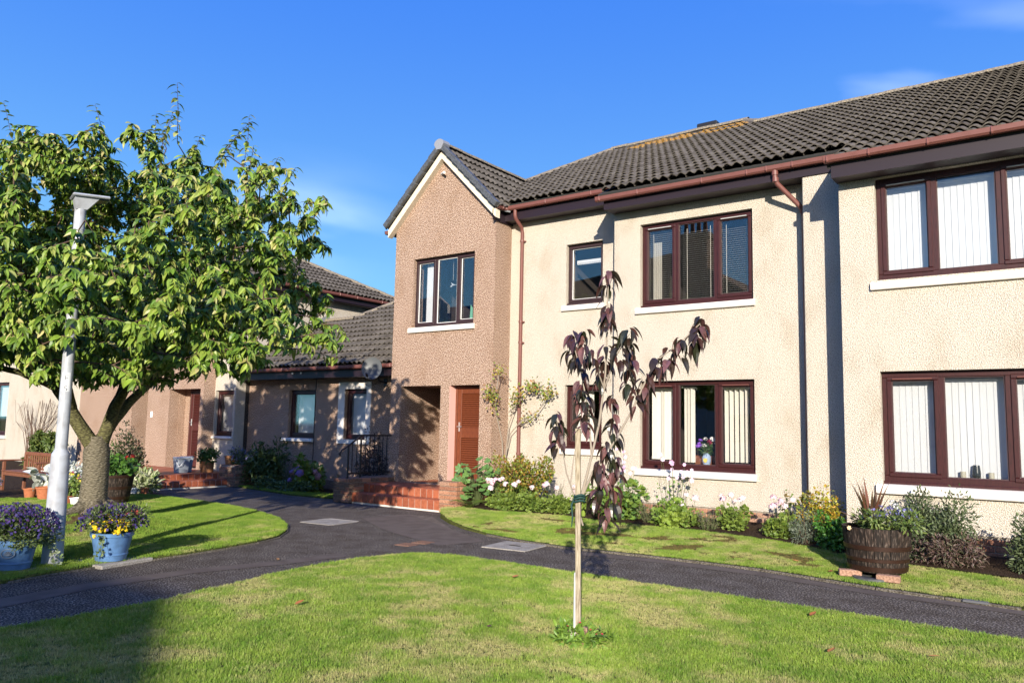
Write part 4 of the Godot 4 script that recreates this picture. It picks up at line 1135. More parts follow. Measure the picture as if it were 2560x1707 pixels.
func grass() -> void:
	var f := FastNoiseLite.new(); f.seed = 7; f.frequency = 0.55; f.fractal_octaves = 4
	var f2 := FastNoiseLite.new(); f2.seed = 9; f2.frequency = 2.2; f2.fractal_octaves = 3
	var green := Color(0.125, 0.232, 0.024); var lime := Color(0.225, 0.325, 0.043); var straw := Color(0.46, 0.40, 0.18); var brown := Color(0.13, 0.07, 0.035)
	var k := 0
	for L in [[LAWN1, Rect2(-16, -8.6, 8.2, 7.5), 1500.0, 0.1, 1.0], [LAWN2, Rect2(-6.6, -7.1, 7.6, 6.0), 3400.0, 0.55, 0.95], [LAWN3, Rect2(-9.1, -11.0, 9.5, 2.9), 2400.0, 0.58, 0.9], [VERGE, Rect2(-16.2, -11.4, 4.3, 0.75), 1300.0, 0.1, 1.0]]:
		var places := []; var cols := []
		var rect: Rect2 = L[1]
		for i in int(rect.get_area() * L[2]):
			var p := Vector2(rng.randf_range(rect.position.x, rect.end.x), rng.randf_range(rect.position.y, rect.end.y))
			if not Geometry2D.is_point_in_polygon(p, L[0]): continue
			if L[0] == LAWN3 and Geometry2D.is_point_in_polygon(p, BED3): continue
			var y := gy(p.x, p.y)
			var s: float = rng.randf_range(0.7, 1.25) * L[4]
			var dry: float = clampf((f.get_noise_2d(p.x, p.y) * 1.3 + f2.get_noise_2d(p.x, p.y) * 0.8) + L[3] - 0.35, 0.0, 1.0) 
			var c := green.lerp(lime, clampf(0.5 + f2.get_noise_2d(p.y, p.x) * 1.1 + rng.randf_range(-0.5, 0.5), 0, 1)).lerp(straw, clampf(dry * 0.75 + rng.randf_range(-0.4, 0.45) * (0.25 + L[3]), 0.0, 0.95))
			if k == 2:
				var bare := f.get_noise_2d(p.x * 1.7 + 40, p.y * 2.6)
				if bare > 0.22 and p.y < -9.0 and p.y > -10.3 and p.x < -2.5 and p.x > -7.4:
					c = c.lerp(brown, 0.8); s *= 0.6
			if k == 0 and Vector2(p.x + 11.25, p.y + 5.53).length() < 0.55 + 0.5 * f2.get_noise_2d(p.x, p.y): continue
			s *= 1.0 - 0.35 * dry
			places.append(Transform3D(Basis(Vector3.UP, rng.randf() * TAU).scaled(Vector3(s, s, s)), Vector3(p.x, y - 0.002, p.y)))
			cols.append(c * rng.randf_range(0.8, 1.2))
		scatter("grass", tuft(40 + k, 12, 0.026, 0.026, 0.0017), M.blade, places, cols, self)
		tag(get_child(get_child_count() - 1), ["green grass of the curved lawn under the tree and lamp post", "patchy green and straw coloured grass of the near lawn", "thin patchy grass of the strip lawn below the flower border", "narrow grass verge in front of the low wing"][k], "grass")
		k += 1

# ------------------------------------------------------------------ plants
# a leaf from the origin along +x, its upper face +y
func leaf_mesh(l: float, w: float, droop: float, fold: float, pointed := 1.0, segs := 4) -> ArrayMesh:
	var mb := MB.new()
	var mid := []; var lt := []; var rt := []
	for i in segs + 1:
		var t := float(i) / segs
		var hw := w * 0.5 * pow(sin(PI * pow(t, 0.75)), 0.8) * (1.0 if pointed < 1.5 else 1.0 - 0.35 * t)
		if i == 0: hw = w * 0.02
		if i == segs: hw = 0.0
		var c := Vector3(l * (t - 0.12 * droop * t * t), -l * droop * t * t * 0.6, 0)
		mid.append(c); lt.append(c + Vector3(0, fold * hw, hw)); rt.append(c + Vector3(0, fold * hw, -hw))
	for i in segs:
		var t: Vector3 = (mid[i + 1] - mid[i]).normalized()
		var up := Vector3(0, 0, 1).cross(t).normalized()
		if up.y < 0: up = -up
		var nl := (up + Vector3(0, 0, -fold)).normalized(); var nr := (up + Vector3(0, 0, fold)).normalized()
		mb.trin(mid[i], lt[i], lt[i + 1], nl, nl, nl); mb.trin(mid[i], lt[i + 1], mid[i + 1], nl, nl, nl)
		mb.trin(mid[i], mid[i + 1], rt[i + 1], nr, nr, nr); mb.trin(mid[i], rt[i + 1], rt[i], nr, nr, nr)
	return mb.mesh()

# a roundish lobed leaf of the given radius
func lobed_mesh(r: float, lobes: int, cup := 0.15) -> ArrayMesh:
	var mb := MB.new()
	var n := lobes * 4
	var o := Vector3(r, 0, 0)
	for i in n:
		var q := []
		for j in [i, i + 1]:
			var a: float = TAU * j / n
			var rr := r * (0.86 + 0.14 * cos(a * lobes)) * (1.0 - 0.75 * pow(maxf(0.0, -cos(a)), 8.0))
			q.append(o + Vector3(cos(a) * rr, cup * r * (0.5 + 0.5 * cos(a * lobes)), sin(a) * rr))
		mb.tri(o, q[1], q[0])
	return mb.mesh()

func dir_basis(x: Vector3, n: Vector3, s := 1.0) -> Basis:
	x = x.normalized()
	var z := x.cross(n)
	if z.length() < 0.01: z = x.cross(Vector3(0.3, 0.2, 1))
	z = z.normalized()
	return Basis(x * s, z.cross(x) * s, z * s)

func rdir() -> Vector3:
	var v := Vector3(rng.randfn(), rng.randfn(), rng.randfn())
	return v.normalized()

var flat_mats := {}
func flat(c: Color, leaf := false) -> StandardMaterial3D:
	var k := [c, leaf]
	if not flat_mats.has(k):
		var m := mat(c.linear_to_srgb(), 0.5 if leaf else 0.75, 0.4)
		m.backlight_enabled = true
		m.backlight = Color(0.55, 0.55, 0.3) if leaf else Color(0.5, 0.5, 0.5)
		flat_mats[k] = m
	return flat_mats[k]

func pick(tones: Array) -> Color:
	var a: Color = tones[rng.randi() % tones.size()]
	var b: Color = tones[rng.randi() % tones.size()]
	return a.lerp(b, rng.randf() * 0.6) * rng.randf_range(0.8, 1.2)

# a bushy mass of leaves: a low dome with an uneven outline over a few stems
func bush(called: String, label: String, category: String, at: Vector3, rad: Vector3, count: int, leaf: Mesh, tones: Array, up := 0.5, group := "", lumps := 7) -> Node3D:
	var t := thing(called, label, category, at, group)
	var centres := [[Vector3(0, rad.y * 0.42, 0), rad * Vector3(0.66, 0.45, 0.66)]]
	for i in lumps:
		var a := TAU * (i + rng.randf()) / lumps
		var d := rng.randf_range(0.3, 0.75)
		centres.append([Vector3(cos(a) * rad.x * d * 1.12, rad.y * rng.randf_range(0.15, 0.86), sin(a) * rad.z * d * 1.1), rad * rng.randf_range(0.24, 0.46)])
	var places := []; var cols := []
	for i in int(count * 1.7):
		var c = centres[rng.randi() % centres.size()] if i % 4 else centres[0]
		var d := rdir()
		var p: Vector3 = c[0] + d * c[1] * pow(rng.randf(), 0.38) * (1.0 if rng.randf() < 0.9 else 1.25)
		if p.y < 0.01: p.y = rng.randf_range(0.01, 0.06)
		var x := (d + Vector3.UP * rng.randf_range(-0.4, 0.8) + rdir() * 0.7).normalized()
		var nn := (Vector3.UP * up + d * 0.8 + rdir() * 0.5)
		places.append(Transform3D(dir_basis(x, nn, rng.randf_range(0.7, 1.35)), at + p))
		cols.append(pick(tones))
	var mb := MB.new()
	for i in 6:
		var c = centres[1 + i % lumps]
		mb.tube([at + Vector3(rng.randf_range(-0.04, 0.04), 0, rng.randf_range(-0.04, 0.04)), at + c[0] * 0.5 + Vector3(0, 0.02, 0), at + c[0] + c[1] * Vector3(0, 0.7, 0)], [0.008, 0.006, 0.003], 5)
	part("stems", mb, M.twig, t)
	scatter("foliage", leaf, M.leaf, places, cols, t)
	return t

# a rounded flower head made of small petals
func bloom_mesh(r: float, n: int, seed_: int) -> ArrayMesh:
	var g := RandomNumberGenerator.new(); g.seed = seed_
	var mb := MB.new()
	for i in n:
		var d := Vector3(g.randfn(), absf(g.randfn()) + 0.25, g.randfn()).normalized()
		var o := d * r * g.randf_range(0.55, 0.95)
		var s := d.cross(Vector3(0.3, 0.1, 1)).normalized() * r * 0.34; var u := d.cross(s).normalized() * r * 0.34
		var nn := (d + Vector3(g.randfn(), g.randfn(), g.randfn()) * 0.2).normalized()
		var q := [o - s, o - u * 0.9 + d * r * 0.1, o + s, o + u * 0.9 + d * r * 0.1]
		mb.trin(q[0], q[1], q[2], nn, nn, nn); mb.trin(q[0], q[2], q[3], nn, nn, nn)
	return mb.mesh()

# an open flower: petals round a disc, facing +y
func daisy_mesh(r: float, petals: int) -> ArrayMesh:
	var mb := MB.new()
	for i in petals:
		var a := TAU * i / petals
		var d := Vector3(cos(a), 0.25, sin(a)); var s := Vector3(-sin(a), 0, cos(a)) * r * 2.2 / petals
		mb.tri(Vector3.ZERO, d * r * 0.6 + s, d * r * 0.6 - s); mb.tri(d * r * 0.6 - s, d * r * 0.6 + s, d * r)
	return mb.mesh()

func put_flowers(t: Node3D, spots: Array, meshes: Array, colors: Array, called := "flower", face := Vector3.UP) -> void:
	for p in spots:
		var n := (face + rdir() * 0.5).normalized()
		piece(called, meshes[rng.randi() % meshes.size()], flat(colors[rng.randi() % colors.size()]), t, Transform3D(dir_basis(n.cross(rdir()).normalized(), n, rng.randf_range(0.8, 1.2)), p))

func stems_to(t: Node3D, at: Vector3, spots: Array, r := 0.0025, m: Material = null) -> void:
	var mb := MB.new()
	for p in spots:
		var o := at + Vector3((p.x - at.x) * 0.35, 0.0, (p.z - at.z) * 0.35)
		mb.tube([o, o.lerp(p, 0.55) + Vector3(0, 0.03, 0), p], [r * 1.3, r, r * 0.8], 4)
	part("flower_stems", mb, m if m else M.green_stem, t)

func spots_on(at: Vector3, rad: Vector3, n: int, lo := 0.55) -> Array:
	var a := []
	for i in n:
		var an := rng.randf() * TAU; var d := sqrt(rng.randf())
		a.append(at + Vector3(cos(an) * d * rad.x, rad.y * (lo + (1.05 - lo) * sqrt(maxf(0, 1 - d * d))) + rng.randf_range(-0.02, 0.03), sin(an) * d * rad.z))
	return a

# a clump of upright stems with narrow leaves and a spike at the tip
func spiky(called: String, label: String, category: String, at: Vector3, rad: Vector3, n: int, leaf_c: Array, tip_c: Array, group := "") -> Node3D:
	var t := thing(called, label, category, at, group)
	var mb := MB.new()
	var places := []; var cols := []; var tips := []; var tcols := []
	for i in n:
		var a := rng.randf() * TAU; var d := sqrt(rng.randf())
		var foot := at + Vector3(cos(a) * d * rad.x * 0.5, 0, sin(a) * d * rad.z * 0.5)
		var top := at + Vector3(cos(a) * d * rad.x, rad.y * rng.randf_range(0.6, 1.1), sin(a) * d * rad.z)
		mb.tube([foot, foot.lerp(top, 0.5) + Vector3(0, 0.02, 0), top], [0.003, 0.002, 0.0012], 3, false)
		for j in 9:
			var p := foot.lerp(top, rng.randf_range(0.05, 0.75))
			places.append(Transform3D(dir_basis(Vector3.UP * 0.6 + rdir(), rdir(), rng.randf_range(0.7, 1.2)), p)); cols.append(pick(leaf_c))
		for j in 7:
			tips.append(Transform3D(dir_basis(Vector3.UP + rdir() * 0.8, rdir(), rng.randf_range(0.7, 1.2)), top - (top - foot).normalized() * 0.012 * j)); tcols.append(pick(tip_c))
	part("stems", mb, M.green_stem, t)
	scatter("foliage", leaf_mesh(0.05, 0.008, 0.2, 0.2, 1.0, 2), M.leaf, places, cols, t)
	scatter("flower_spikes", leaf_mesh(0.014, 0.007, 0.0, 0.2, 1.0, 2), M.petal, tips, tcols, t)
	return t

# ------------------------------------------------------------------ trees
# whoever prunes the tree keeps the lantern free
func clear_of_lamp(w: Vector3, r: float) -> bool:
	var d := Vector2(w.x + 8.57, w.z + 3.85)
	if w.y < 3.25: return d.length() < 0.16
	return d.length() < r or (w.x > -9.3 and w.z > -4.3 and absf(d.dot(Vector2(-0.41, 0.912))) < 0.5)

func cherry_tree() -> void:
	var T := Vector3(-11.25, 0.19, -5.53)
	var sd := Vector3(0.441, 0, -0.897); var cd := Vector3(0.897, 0, 0.441)
	var t := thing("cherry_tree", "broad green leaved cherry tree with short forked trunk on the curved lawn", "tree", T)
	var P := func(q: Array) -> Vector3: return T + (sd * q[0] + Vector3.UP * q[1] + cd * q[2]) * 0.86
	var trunk := MB.new()
	trunk.tube([P.call([0.0, -0.05, 0]), P.call([0.0, 0.04, 0]), P.call([0.0, 0.2, 0]), P.call([0.01, 0.6, 0]), P.call([0.0, 0.95, 0]), P.call([-0.01, 1.2, 0])], [0.27, 0.205, 0.178, 0.168, 0.172, 0.13], 18)
	for q in [[0.32, 0.3], [0.5, -0.1], [-0.35, 0.25], [0.1, 0.5]]:
		trunk.tube([P.call([q[0] * 0.2, 0.12, q[1] * 0.2]), P.call([q[0] * 0.7, 0.03, q[1] * 0.7]), P.call([q[0] * 1.5, -0.03, q[1] * 1.5])], [0.13, 0.075, 0.02], 8)
	part("trunk", trunk, M.bark, t)
	var limbs := [
		[[0, 0.95, 0], [-0.30, 1.42, 0.05], [-0.62, 1.95, 0.1], [-1.2, 2.7, 0.2], [-1.9, 3.7, 0.3], [-2.3, 4.6, 0.3]],
		[[0.02, 0.95, 0], [0.17, 1.5, 0.05], [0.33, 2.05, 0.05], [0.5, 3.0, 0.2], [0.35, 4.2, 0.3], [0.3, 5.4, 0.2]],
		[[0.05, 1.15, -0.08], [0.36, 1.65, -0.3], [0.85, 2.25, -0.5], [1.7, 3.0, -0.8], [2.5, 3.7, -1.0]],
		[[0.22, 1.7, 0.08], [0.6, 2.3, 0.8], [1.3, 2.85, 1.5], [2.2, 3.3, 2.1]],
		[[-0.4, 1.65, 0.08], [-0.6, 2.4, 0.9], [-0.9, 3.1, 1.8], [-1.1, 3.7, 2.7]],
		[[-0.62, 1.95, 0.1], [-1.1, 2.15, 0.3], [-1.9, 2.35, 0.5], [-2.8, 2.7, 0.7]],
		[[-0.6, 2.0, 0.0], [-0.9, 3.0, -0.9], [-1.2, 4.0, -1.7]],
		[[0.45, 2.7, 0.1], [1.0, 3.8, 0.5], [1.7, 4.8, 0.8]],
		[[0.4, 2.4, 0.1], [0.7, 3.0, 1.4], [0.6, 3.5, 2.6]],
		[[-1.0, 2.5, 0.2], [-1.2, 3.6, 0.8], [-1.3, 5.0, 0.9]]]
	var nodes := []
	for li in limbs.size():
		var pts := []; var rad := []
		var L: Array = limbs[li]
		var cv := Curve3D.new()
		for i in L.size():
			var a: Vector3 = P.call(L[i])
			var pv: Vector3 = P.call(L[maxi(i - 1, 0)]); var nx: Vector3 = P.call(L[mini(i + 1, L.size() - 1)])
			cv.add_point(a, (pv - nx) * 0.16, (nx - pv) * 0.16)
		var n := int(cv.get_baked_length() / 0.16)
		var r0: float = [0.115, 0.105, 0.09, 0.065, 0.07, 0.055, 0.06, 0.055, 0.05, 0.055][li]
		for i in n + 1:
			var f := float(i) / n
			var p := cv.sample_baked(f * cv.get_baked_length(), true) + (rdir() * 0.012 if i > 1 else Vector3.ZERO)
			pts.append(p); rad.append(lerpf(r0, 0.018, pow(f, 0.7)))
			if f > 0.4: nodes.append(p)
		var mb := MB.new()
		mb.tube(pts, rad, 10)
		part("limb", mb, M.moss_bark, t)
	# twigs out to points spread through the crown
	var tips := []
	var lob := FastNoiseLite.new(); lob.seed = 3; lob.frequency = 1.1
	var clump := FastNoiseLite.new(); clump.seed = 21; clump.frequency = 0.72; clump.fractal_octaves = 2
	for i in 10200:
		var q := Vector3(rng.randf_range(-1, 1), rng.randf_range(-1, 1), rng.randf_range(-1, 1))
		var pn := pow(pow(absf(q.x), 2.5) + pow(absf(q.y), 2.5) + pow(absf(q.z), 2.5), 1.0 / 2.5)
		var qn := q.normalized()
		if pn > 1.0 or (pn < 0.6 and rng.randf() < 0.75): continue
		q *= 0.94 + 0.34 * lob.get_noise_3d(qn.x * 1.6, qn.y * 1.6, qn.z * 1.6)
		var w := Vector3(-10.35 + q.x * 3.75, 3.4 + q.y * (1.7 if q.y > 0 else 1.65), -4.95 + q.z * 2.2)
		if w.x > -8.9: w.y -= 0.22 * (w.x + 8.9)
		if w.y < 1.85: continue
		if w.x < -11.0: w.y += 0.22 * (-11.0 - w.x)
		var thin := -0.07 + 0.10 * maxf(0.0, q.y)
		if w.x < -10.4 or w.z > -4.2: thin -= 0.2
		elif w.z < -5.3: thin += 0.06
		if clump.get_noise_3dv(w) < thin: continue
		if clear_of_lamp(w, 0.55): continue
		tips.append(w)
	var mid := Vector3(-10.9, 2.9, -5.4)
	tips.sort_custom(func(a, b): return a.distance_to(mid) < b.distance_to(mid))
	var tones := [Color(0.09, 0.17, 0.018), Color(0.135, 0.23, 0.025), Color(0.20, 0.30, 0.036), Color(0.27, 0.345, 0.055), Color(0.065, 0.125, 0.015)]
	var sunny := [Color(0.34, 0.35, 0.09), Color(0.28, 0.335, 0.065), Color(0.42, 0.37, 0.15), Color(0.24, 0.32, 0.05)]  # paler tones paint sunlit sheen into the leaves, more often towards the crown top
	var tw := MB.new()
	var leaves := []
	var shoots := []
	for i in 40:  # upright shoots above the crown
		var a := rng.randf() * TAU; var d := sqrt(rng.randf()) * 0.96
		var w := Vector3(-10.4 + cos(a) * d * 3.4, 3.35 + 1.6 * pow(1.0 - pow(d, 2.5) * 0.9, 0.4), -5.05 + sin(a) * d * 2.0)
		if w.x > -8.9: w.y -= 0.25 * (w.x + 8.9)
		if not clear_of_lamp(w, 0.8): shoots.append(w)
	for i in tips.size() + shoots.size():
		var shoot := i >= tips.size()
		var tip: Vector3 = shoots[i - tips.size()] if shoot else tips[i]
		var best: Vector3 = nodes[0]; var bd := 1e9
		for nd in nodes:
			var dd: float = nd.distance_squared_to(tip) + (0.0 if nd.y < tip.y + 0.2 else 0.6)
			if dd < bd: bd = dd; best = nd
		var out := (tip - mid).normalized()
		var m1 := best.lerp(tip, 0.5) + Vector3.UP * 0.06 + rdir() * 0.05
		var len := best.distance_to(tip)
		nodes.append(m1)
		if len > 0.5: nodes.append(best.lerp(m1, 0.5))
		if shoot:
			var e := tip + Vector3.UP * rng.randf_range(0.12, 0.42) + out * 0.35 + rdir() * 0.18
			if clear_of_lamp(e, 0.6) or clear_of_lamp(tip.lerp(e, 0.5), 0.6): continue
			tw.tube([best, m1, tip, tip.lerp(e, 0.5) + out * 0.03, e], [0.009, 0.007, 0.005, 0.004, 0.002], 4, false)
			for j in 24:
				var f := float(j) / 23
				var az: float = j * 2.4
				leaves.append([tip.lerp(e, f), (Vector3(cos(az), -0.1 - 0.6 * (1.0 - f), sin(az)) + out * 0.3), out, true])
		else:
			tw.tube([best, m1, tip], [clampf(0.006 + 0.008 * len, 0.006, 0.02), 0.006, 0.002], 4, false)
			var n := 17 + rng.randi() % 7
			for j in n:
				var f := 0.35 + 0.65 * float(j) / n
				var at := best.lerp(m1, f * 2.0) if f < 0.5 else m1.lerp(tip, f * 2.0 - 1.0)
				var az := rng.randf() * TAU
				leaves.append([at, Vector3(cos(az), rng.randf_range(-1.5, -0.1), sin(az)) + out * 0.5, out, false])
	part("twigs", tw, M.twig, t)
	var shapes := [leaf_mesh(0.112, 0.048, 0.55, 0.3), leaf_mesh(0.10, 0.046, 0.3, 0.2), leaf_mesh(0.125, 0.046, 0.9, 0.45)]
	var made := []
	for l in leaves:
		var at: Vector3 = l[0]
		if clear_of_lamp(at, 0.4): continue
		var x: Vector3 = l[1]
		var nn: Vector3 = Vector3.UP * 0.9 + l[2] * 0.5 + rdir() * 0.45
		var b := dir_basis(x, nn, rng.randf_range(0.6, 1.3))
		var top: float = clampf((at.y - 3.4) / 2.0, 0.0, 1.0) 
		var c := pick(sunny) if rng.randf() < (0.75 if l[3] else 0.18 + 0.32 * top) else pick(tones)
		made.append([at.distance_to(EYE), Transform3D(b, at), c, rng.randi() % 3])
	made.sort_custom(func(a, b): return a[0] < b[0])
	var rest := [[], [], []]; var rc := [[], [], []]
	for i in made.size():
		var l = made[i]
		if i < 300:
			var c: Color = l[2]
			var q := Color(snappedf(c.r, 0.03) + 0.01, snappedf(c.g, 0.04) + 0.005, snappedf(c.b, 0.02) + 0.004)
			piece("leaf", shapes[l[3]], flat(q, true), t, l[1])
		else:
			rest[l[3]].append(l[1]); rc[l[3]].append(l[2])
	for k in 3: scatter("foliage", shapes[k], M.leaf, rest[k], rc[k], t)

func purple_tree() -> void:
	var T := Vector3(-2.93, 0, -4.86)
	var sd := Vector3(0.85, 0, -0.52); var cd := Vector3(0.52, 0, 0.85)
	var t := thing("young_purple_tree", "young purple leaved cherry tree tied to a stake on the near lawn", "tree", T)
	var P := func(q: Array) -> Vector3: return T + sd * q[0] + Vector3.UP * q[1] + cd * q[2]
	var stems := [
		[[[-0.05, 0, -0.05], [-0.045, 0.5, -0.05], [-0.03, 0.95, -0.05], [0.02, 1.15, -0.04], [0.1, 1.5, -0.03], [0.14, 1.85, 0], [0.15, 2.2, 0.02], [0.155, 2.55, 0.02]], 0.0135],
		[[[-0.01, 1.0, -0.05], [0.06, 1.16, -0.02], [0.2, 1.36, 0.03], [0.33, 1.6, 0.06], [0.42, 1.8, 0.08], [0.49, 1.94, 0.1], [0.66, 2.07, 0.12], [0.79, 2.2, 0.14]], 0.0105],
		[[[-0.01, 0.78, -0.05], [-0.07, 0.98, 0.0], [-0.13, 1.15, 0.04], [-0.17, 1.38, 0.08], [-0.205, 1.52, 0.1]], 0.007],
		[[[-0.1, 1.07, 0.02], [-0.08, 1.25, 0.0], [-0.05, 1.45, -0.02]], 0.005],
		[[[0.05, 1.25, -0.04], [0.02, 1.6, -0.1], [-0.04, 1.9, -0.14], [-0.1, 2.1, -0.16]], 0.008],
		[[[0.12, 1.7, -0.02], [0.2, 1.95, 0.1], [0.3, 2.12, 0.16]], 0.007],
		[[[0.13, 1.75, 0.0], [0.05, 1.95, 0.12], [-0.02, 2.08, 0.2]], 0.006],
		[[[0.36, 1.66, 0.06], [0.35, 1.85, -0.05], [0.33, 2.0, -0.1]], 0.005]]
	var mb := MB.new()
	for s in stems:
		var pts := []; var rad := []
		for i in s[0].size():
			pts.append(P.call(s[0][i])); rad.append(lerpf(s[1], s[1] * 0.35, float(i) / (s[0].size() - 1)))
		mb.tube(pts, rad, 8)
	part("stem", mb, M.grey_twig, t)
	var lv := [leaf_mesh(0.125, 0.054, 0.75, 0.32, 2.0, 6), leaf_mesh(0.115, 0.052, 0.5, 0.25, 2.0, 6), leaf_mesh(0.135, 0.052, 0.95, 0.4, 2.0, 6)]
	var tones := [Color(0.042, 0.027, 0.019), Color(0.030, 0.024, 0.015), Color(0.075, 0.034, 0.030), Color(0.055, 0.030, 0.023), Color(0.030, 0.034, 0.016), Color(0.15, 0.066, 0.060), Color(0.20, 0.09, 0.085)]
	var vein := ntex(SIMPLEX, 0.02, 97, [[0.0, Color(0.72, 0.72, 0.72)], [1.0, Color.WHITE]], 128, 3)
	var mats := []
	for c in tones:
		var m := mat(c.linear_to_srgb(), 0.33, 0.5)
		m.backlight_enabled = true; m.backlight = Color(0.22, 0.10, 0.08)
		weather(m, vein, Vector3.ONE * 9)
		mats.append(m)
	# clusters of drooping leaves (side, height, towards the camera, how many)
	for q in [[0.15, 2.55, 0.02, 9], [0.155, 2.36, 0.02, 8], [0.15, 2.2, 0.04, 8], [0.14, 2.02, 0.0, 8], [0.11, 1.9, -0.03, 6], [-0.1, 2.13, -0.16, 9], [-0.06, 1.96, -0.14, 8], [-0.03, 1.82, -0.12, 7], [0.0, 1.66, -0.1, 5], [0.3, 2.14, 0.16, 8], [0.24, 2.02, 0.12, 7], [-0.02, 2.1, 0.2, 7], [0.04, 1.97, 0.13, 7], [0.33, 2.0, -0.1, 6], [0.79, 2.22, 0.14, 9], [0.76, 2.14, 0.14, 8], [0.66, 2.06, 0.12, 8], [0.57, 2.0, 0.11, 8], [0.49, 1.94, 0.1, 8], [0.42, 1.82, 0.08, 6], [0.36, 1.7, 0.07, 5], [0.3, 1.85, 0.04, 6], [-0.205, 1.53, 0.1, 10], [-0.19, 1.42, 0.09, 6], [-0.03, 1.7, 0.0, 6], [0.0, 1.55, 0.02, 5], [0.19, 1.66, 0.02, 6], [0.2, 1.5, 0.0, 7], [0.15, 1.36, 0.05, 7], [0.1, 1.25, 0.08, 8], [0.13, 1.12, 0.06, 7], [0.22, 1.22, 0.05, 6], [0.2, 1.02, 0.03, 6], [0.09, 1.0, 0.04, 5], [0.15, 0.88, 0.03, 4]]:
		var o: Vector3 = P.call([q[0], q[1], q[2]])
		q[3] += 5
		for i in q[3]:
			var az: float = TAU * i / q[3] + rng.randf() * 0.9
			var hz := Vector3(cos(az), 0, sin(az))
			var x := hz * rng.randf_range(0.5, 1.0) + Vector3.DOWN * rng.randf_range(0.25, 1.1)
			var b := dir_basis(x, Vector3.UP * 0.7 + hz * 0.5 + rdir() * 0.35, rng.randf_range(0.72, 1.15))
			piece("leaf", lv[rng.randi() % 3], mats[rng.randi() % mats.size()], t, Transform3D(b, o + hz * rng.randf_range(0.0, 0.03) + Vector3.UP * rng.randf_range(-0.10, 0.05)))
	mb = MB.new()
	mb.box(Vector3(0, 0.725, 0), Vector3(0.037, 1.47, 0.037), 0.003)
	var st := solo("timber_stake", mb, M.stake, "pale sawn timber stake standing in the near lawn", "stake", "", Vector3(-2.945, 0, -4.82))
	st.rotation = Vector3(0.0, 0.45, 0.012)
	mb = MB.new()
	var c := Vector3(-2.945, 0.975, -4.82)
	for y in [-0.02, 0.0, 0.018]:
		var ring := []; var rr := []
		for i in 13:
			var a := TAU * i / 12
			ring.append(c + Vector3(cos(a) * 0.037, y + 0.008 * sin(a * 2), sin(a) * 0.037)); rr.append(0.008)
		mb.tube(ring, rr, 6, false)
	mb.tube([c + Vector3(-0.035, 0, 0.01), c + Vector3(-0.055, -0.05, 0.02), c + Vector3(-0.045, -0.13, 0.02), c + Vector3(-0.052, -0.2, 0.02)], [0.007, 0.008, 0.006, 0.003], 6)
	solo("tree_tie", mb, mat(lin(0.012, 0.05, 0.042), 0.7), "dark green tie wrapped round the timber stake", "tree tie")
	mb = MB.new(); mb.box(Vector3(0, 0.06, 0), Vector3(0.035, 0.14, 0.03), 0.004)
	var pg := solo("short_peg", mb, M.old_brick, "short weathered wooden peg beside the foot of the timber stake", "peg", "", Vector3(-2.86, 0, -4.76))
	pg.rotation = Vector3(0.05, 0.3, -0.06)
	mb = MB.new()
	mb.lathe([Vector2(0.024, 0), Vector2(0.027, 0.02), Vector2(0.025, 0.42), Vector2(0.021, 0.43)], Vector3(-2.975, 0.03, -4.85), 12)
	solo("tree_guard", mb, M.white_plastic, "white plastic guard round the foot of the young tree", "tree guard")
	var w := bush("weeds", "leafy weeds with tiny red flowers at the foot of the timber stake", "weeds", Vector3(-2.93, 0.0, -4.78), Vector3(0.27, 0.1, 0.16), 260, leaf_mesh(0.06, 0.022, 0.4, 0.3, 1.0, 3), [Color(0.12, 0.22, 0.03), Color(0.17, 0.27, 0.04)], 0.6)
	put_flowers(w, spots_on(Vector3(-2.85, 0, -4.76), Vector3(0.18, 0.12, 0.1), 9), [daisy_mesh(0.011, 5)], [Color(0.5, 0.02, 0.05)])

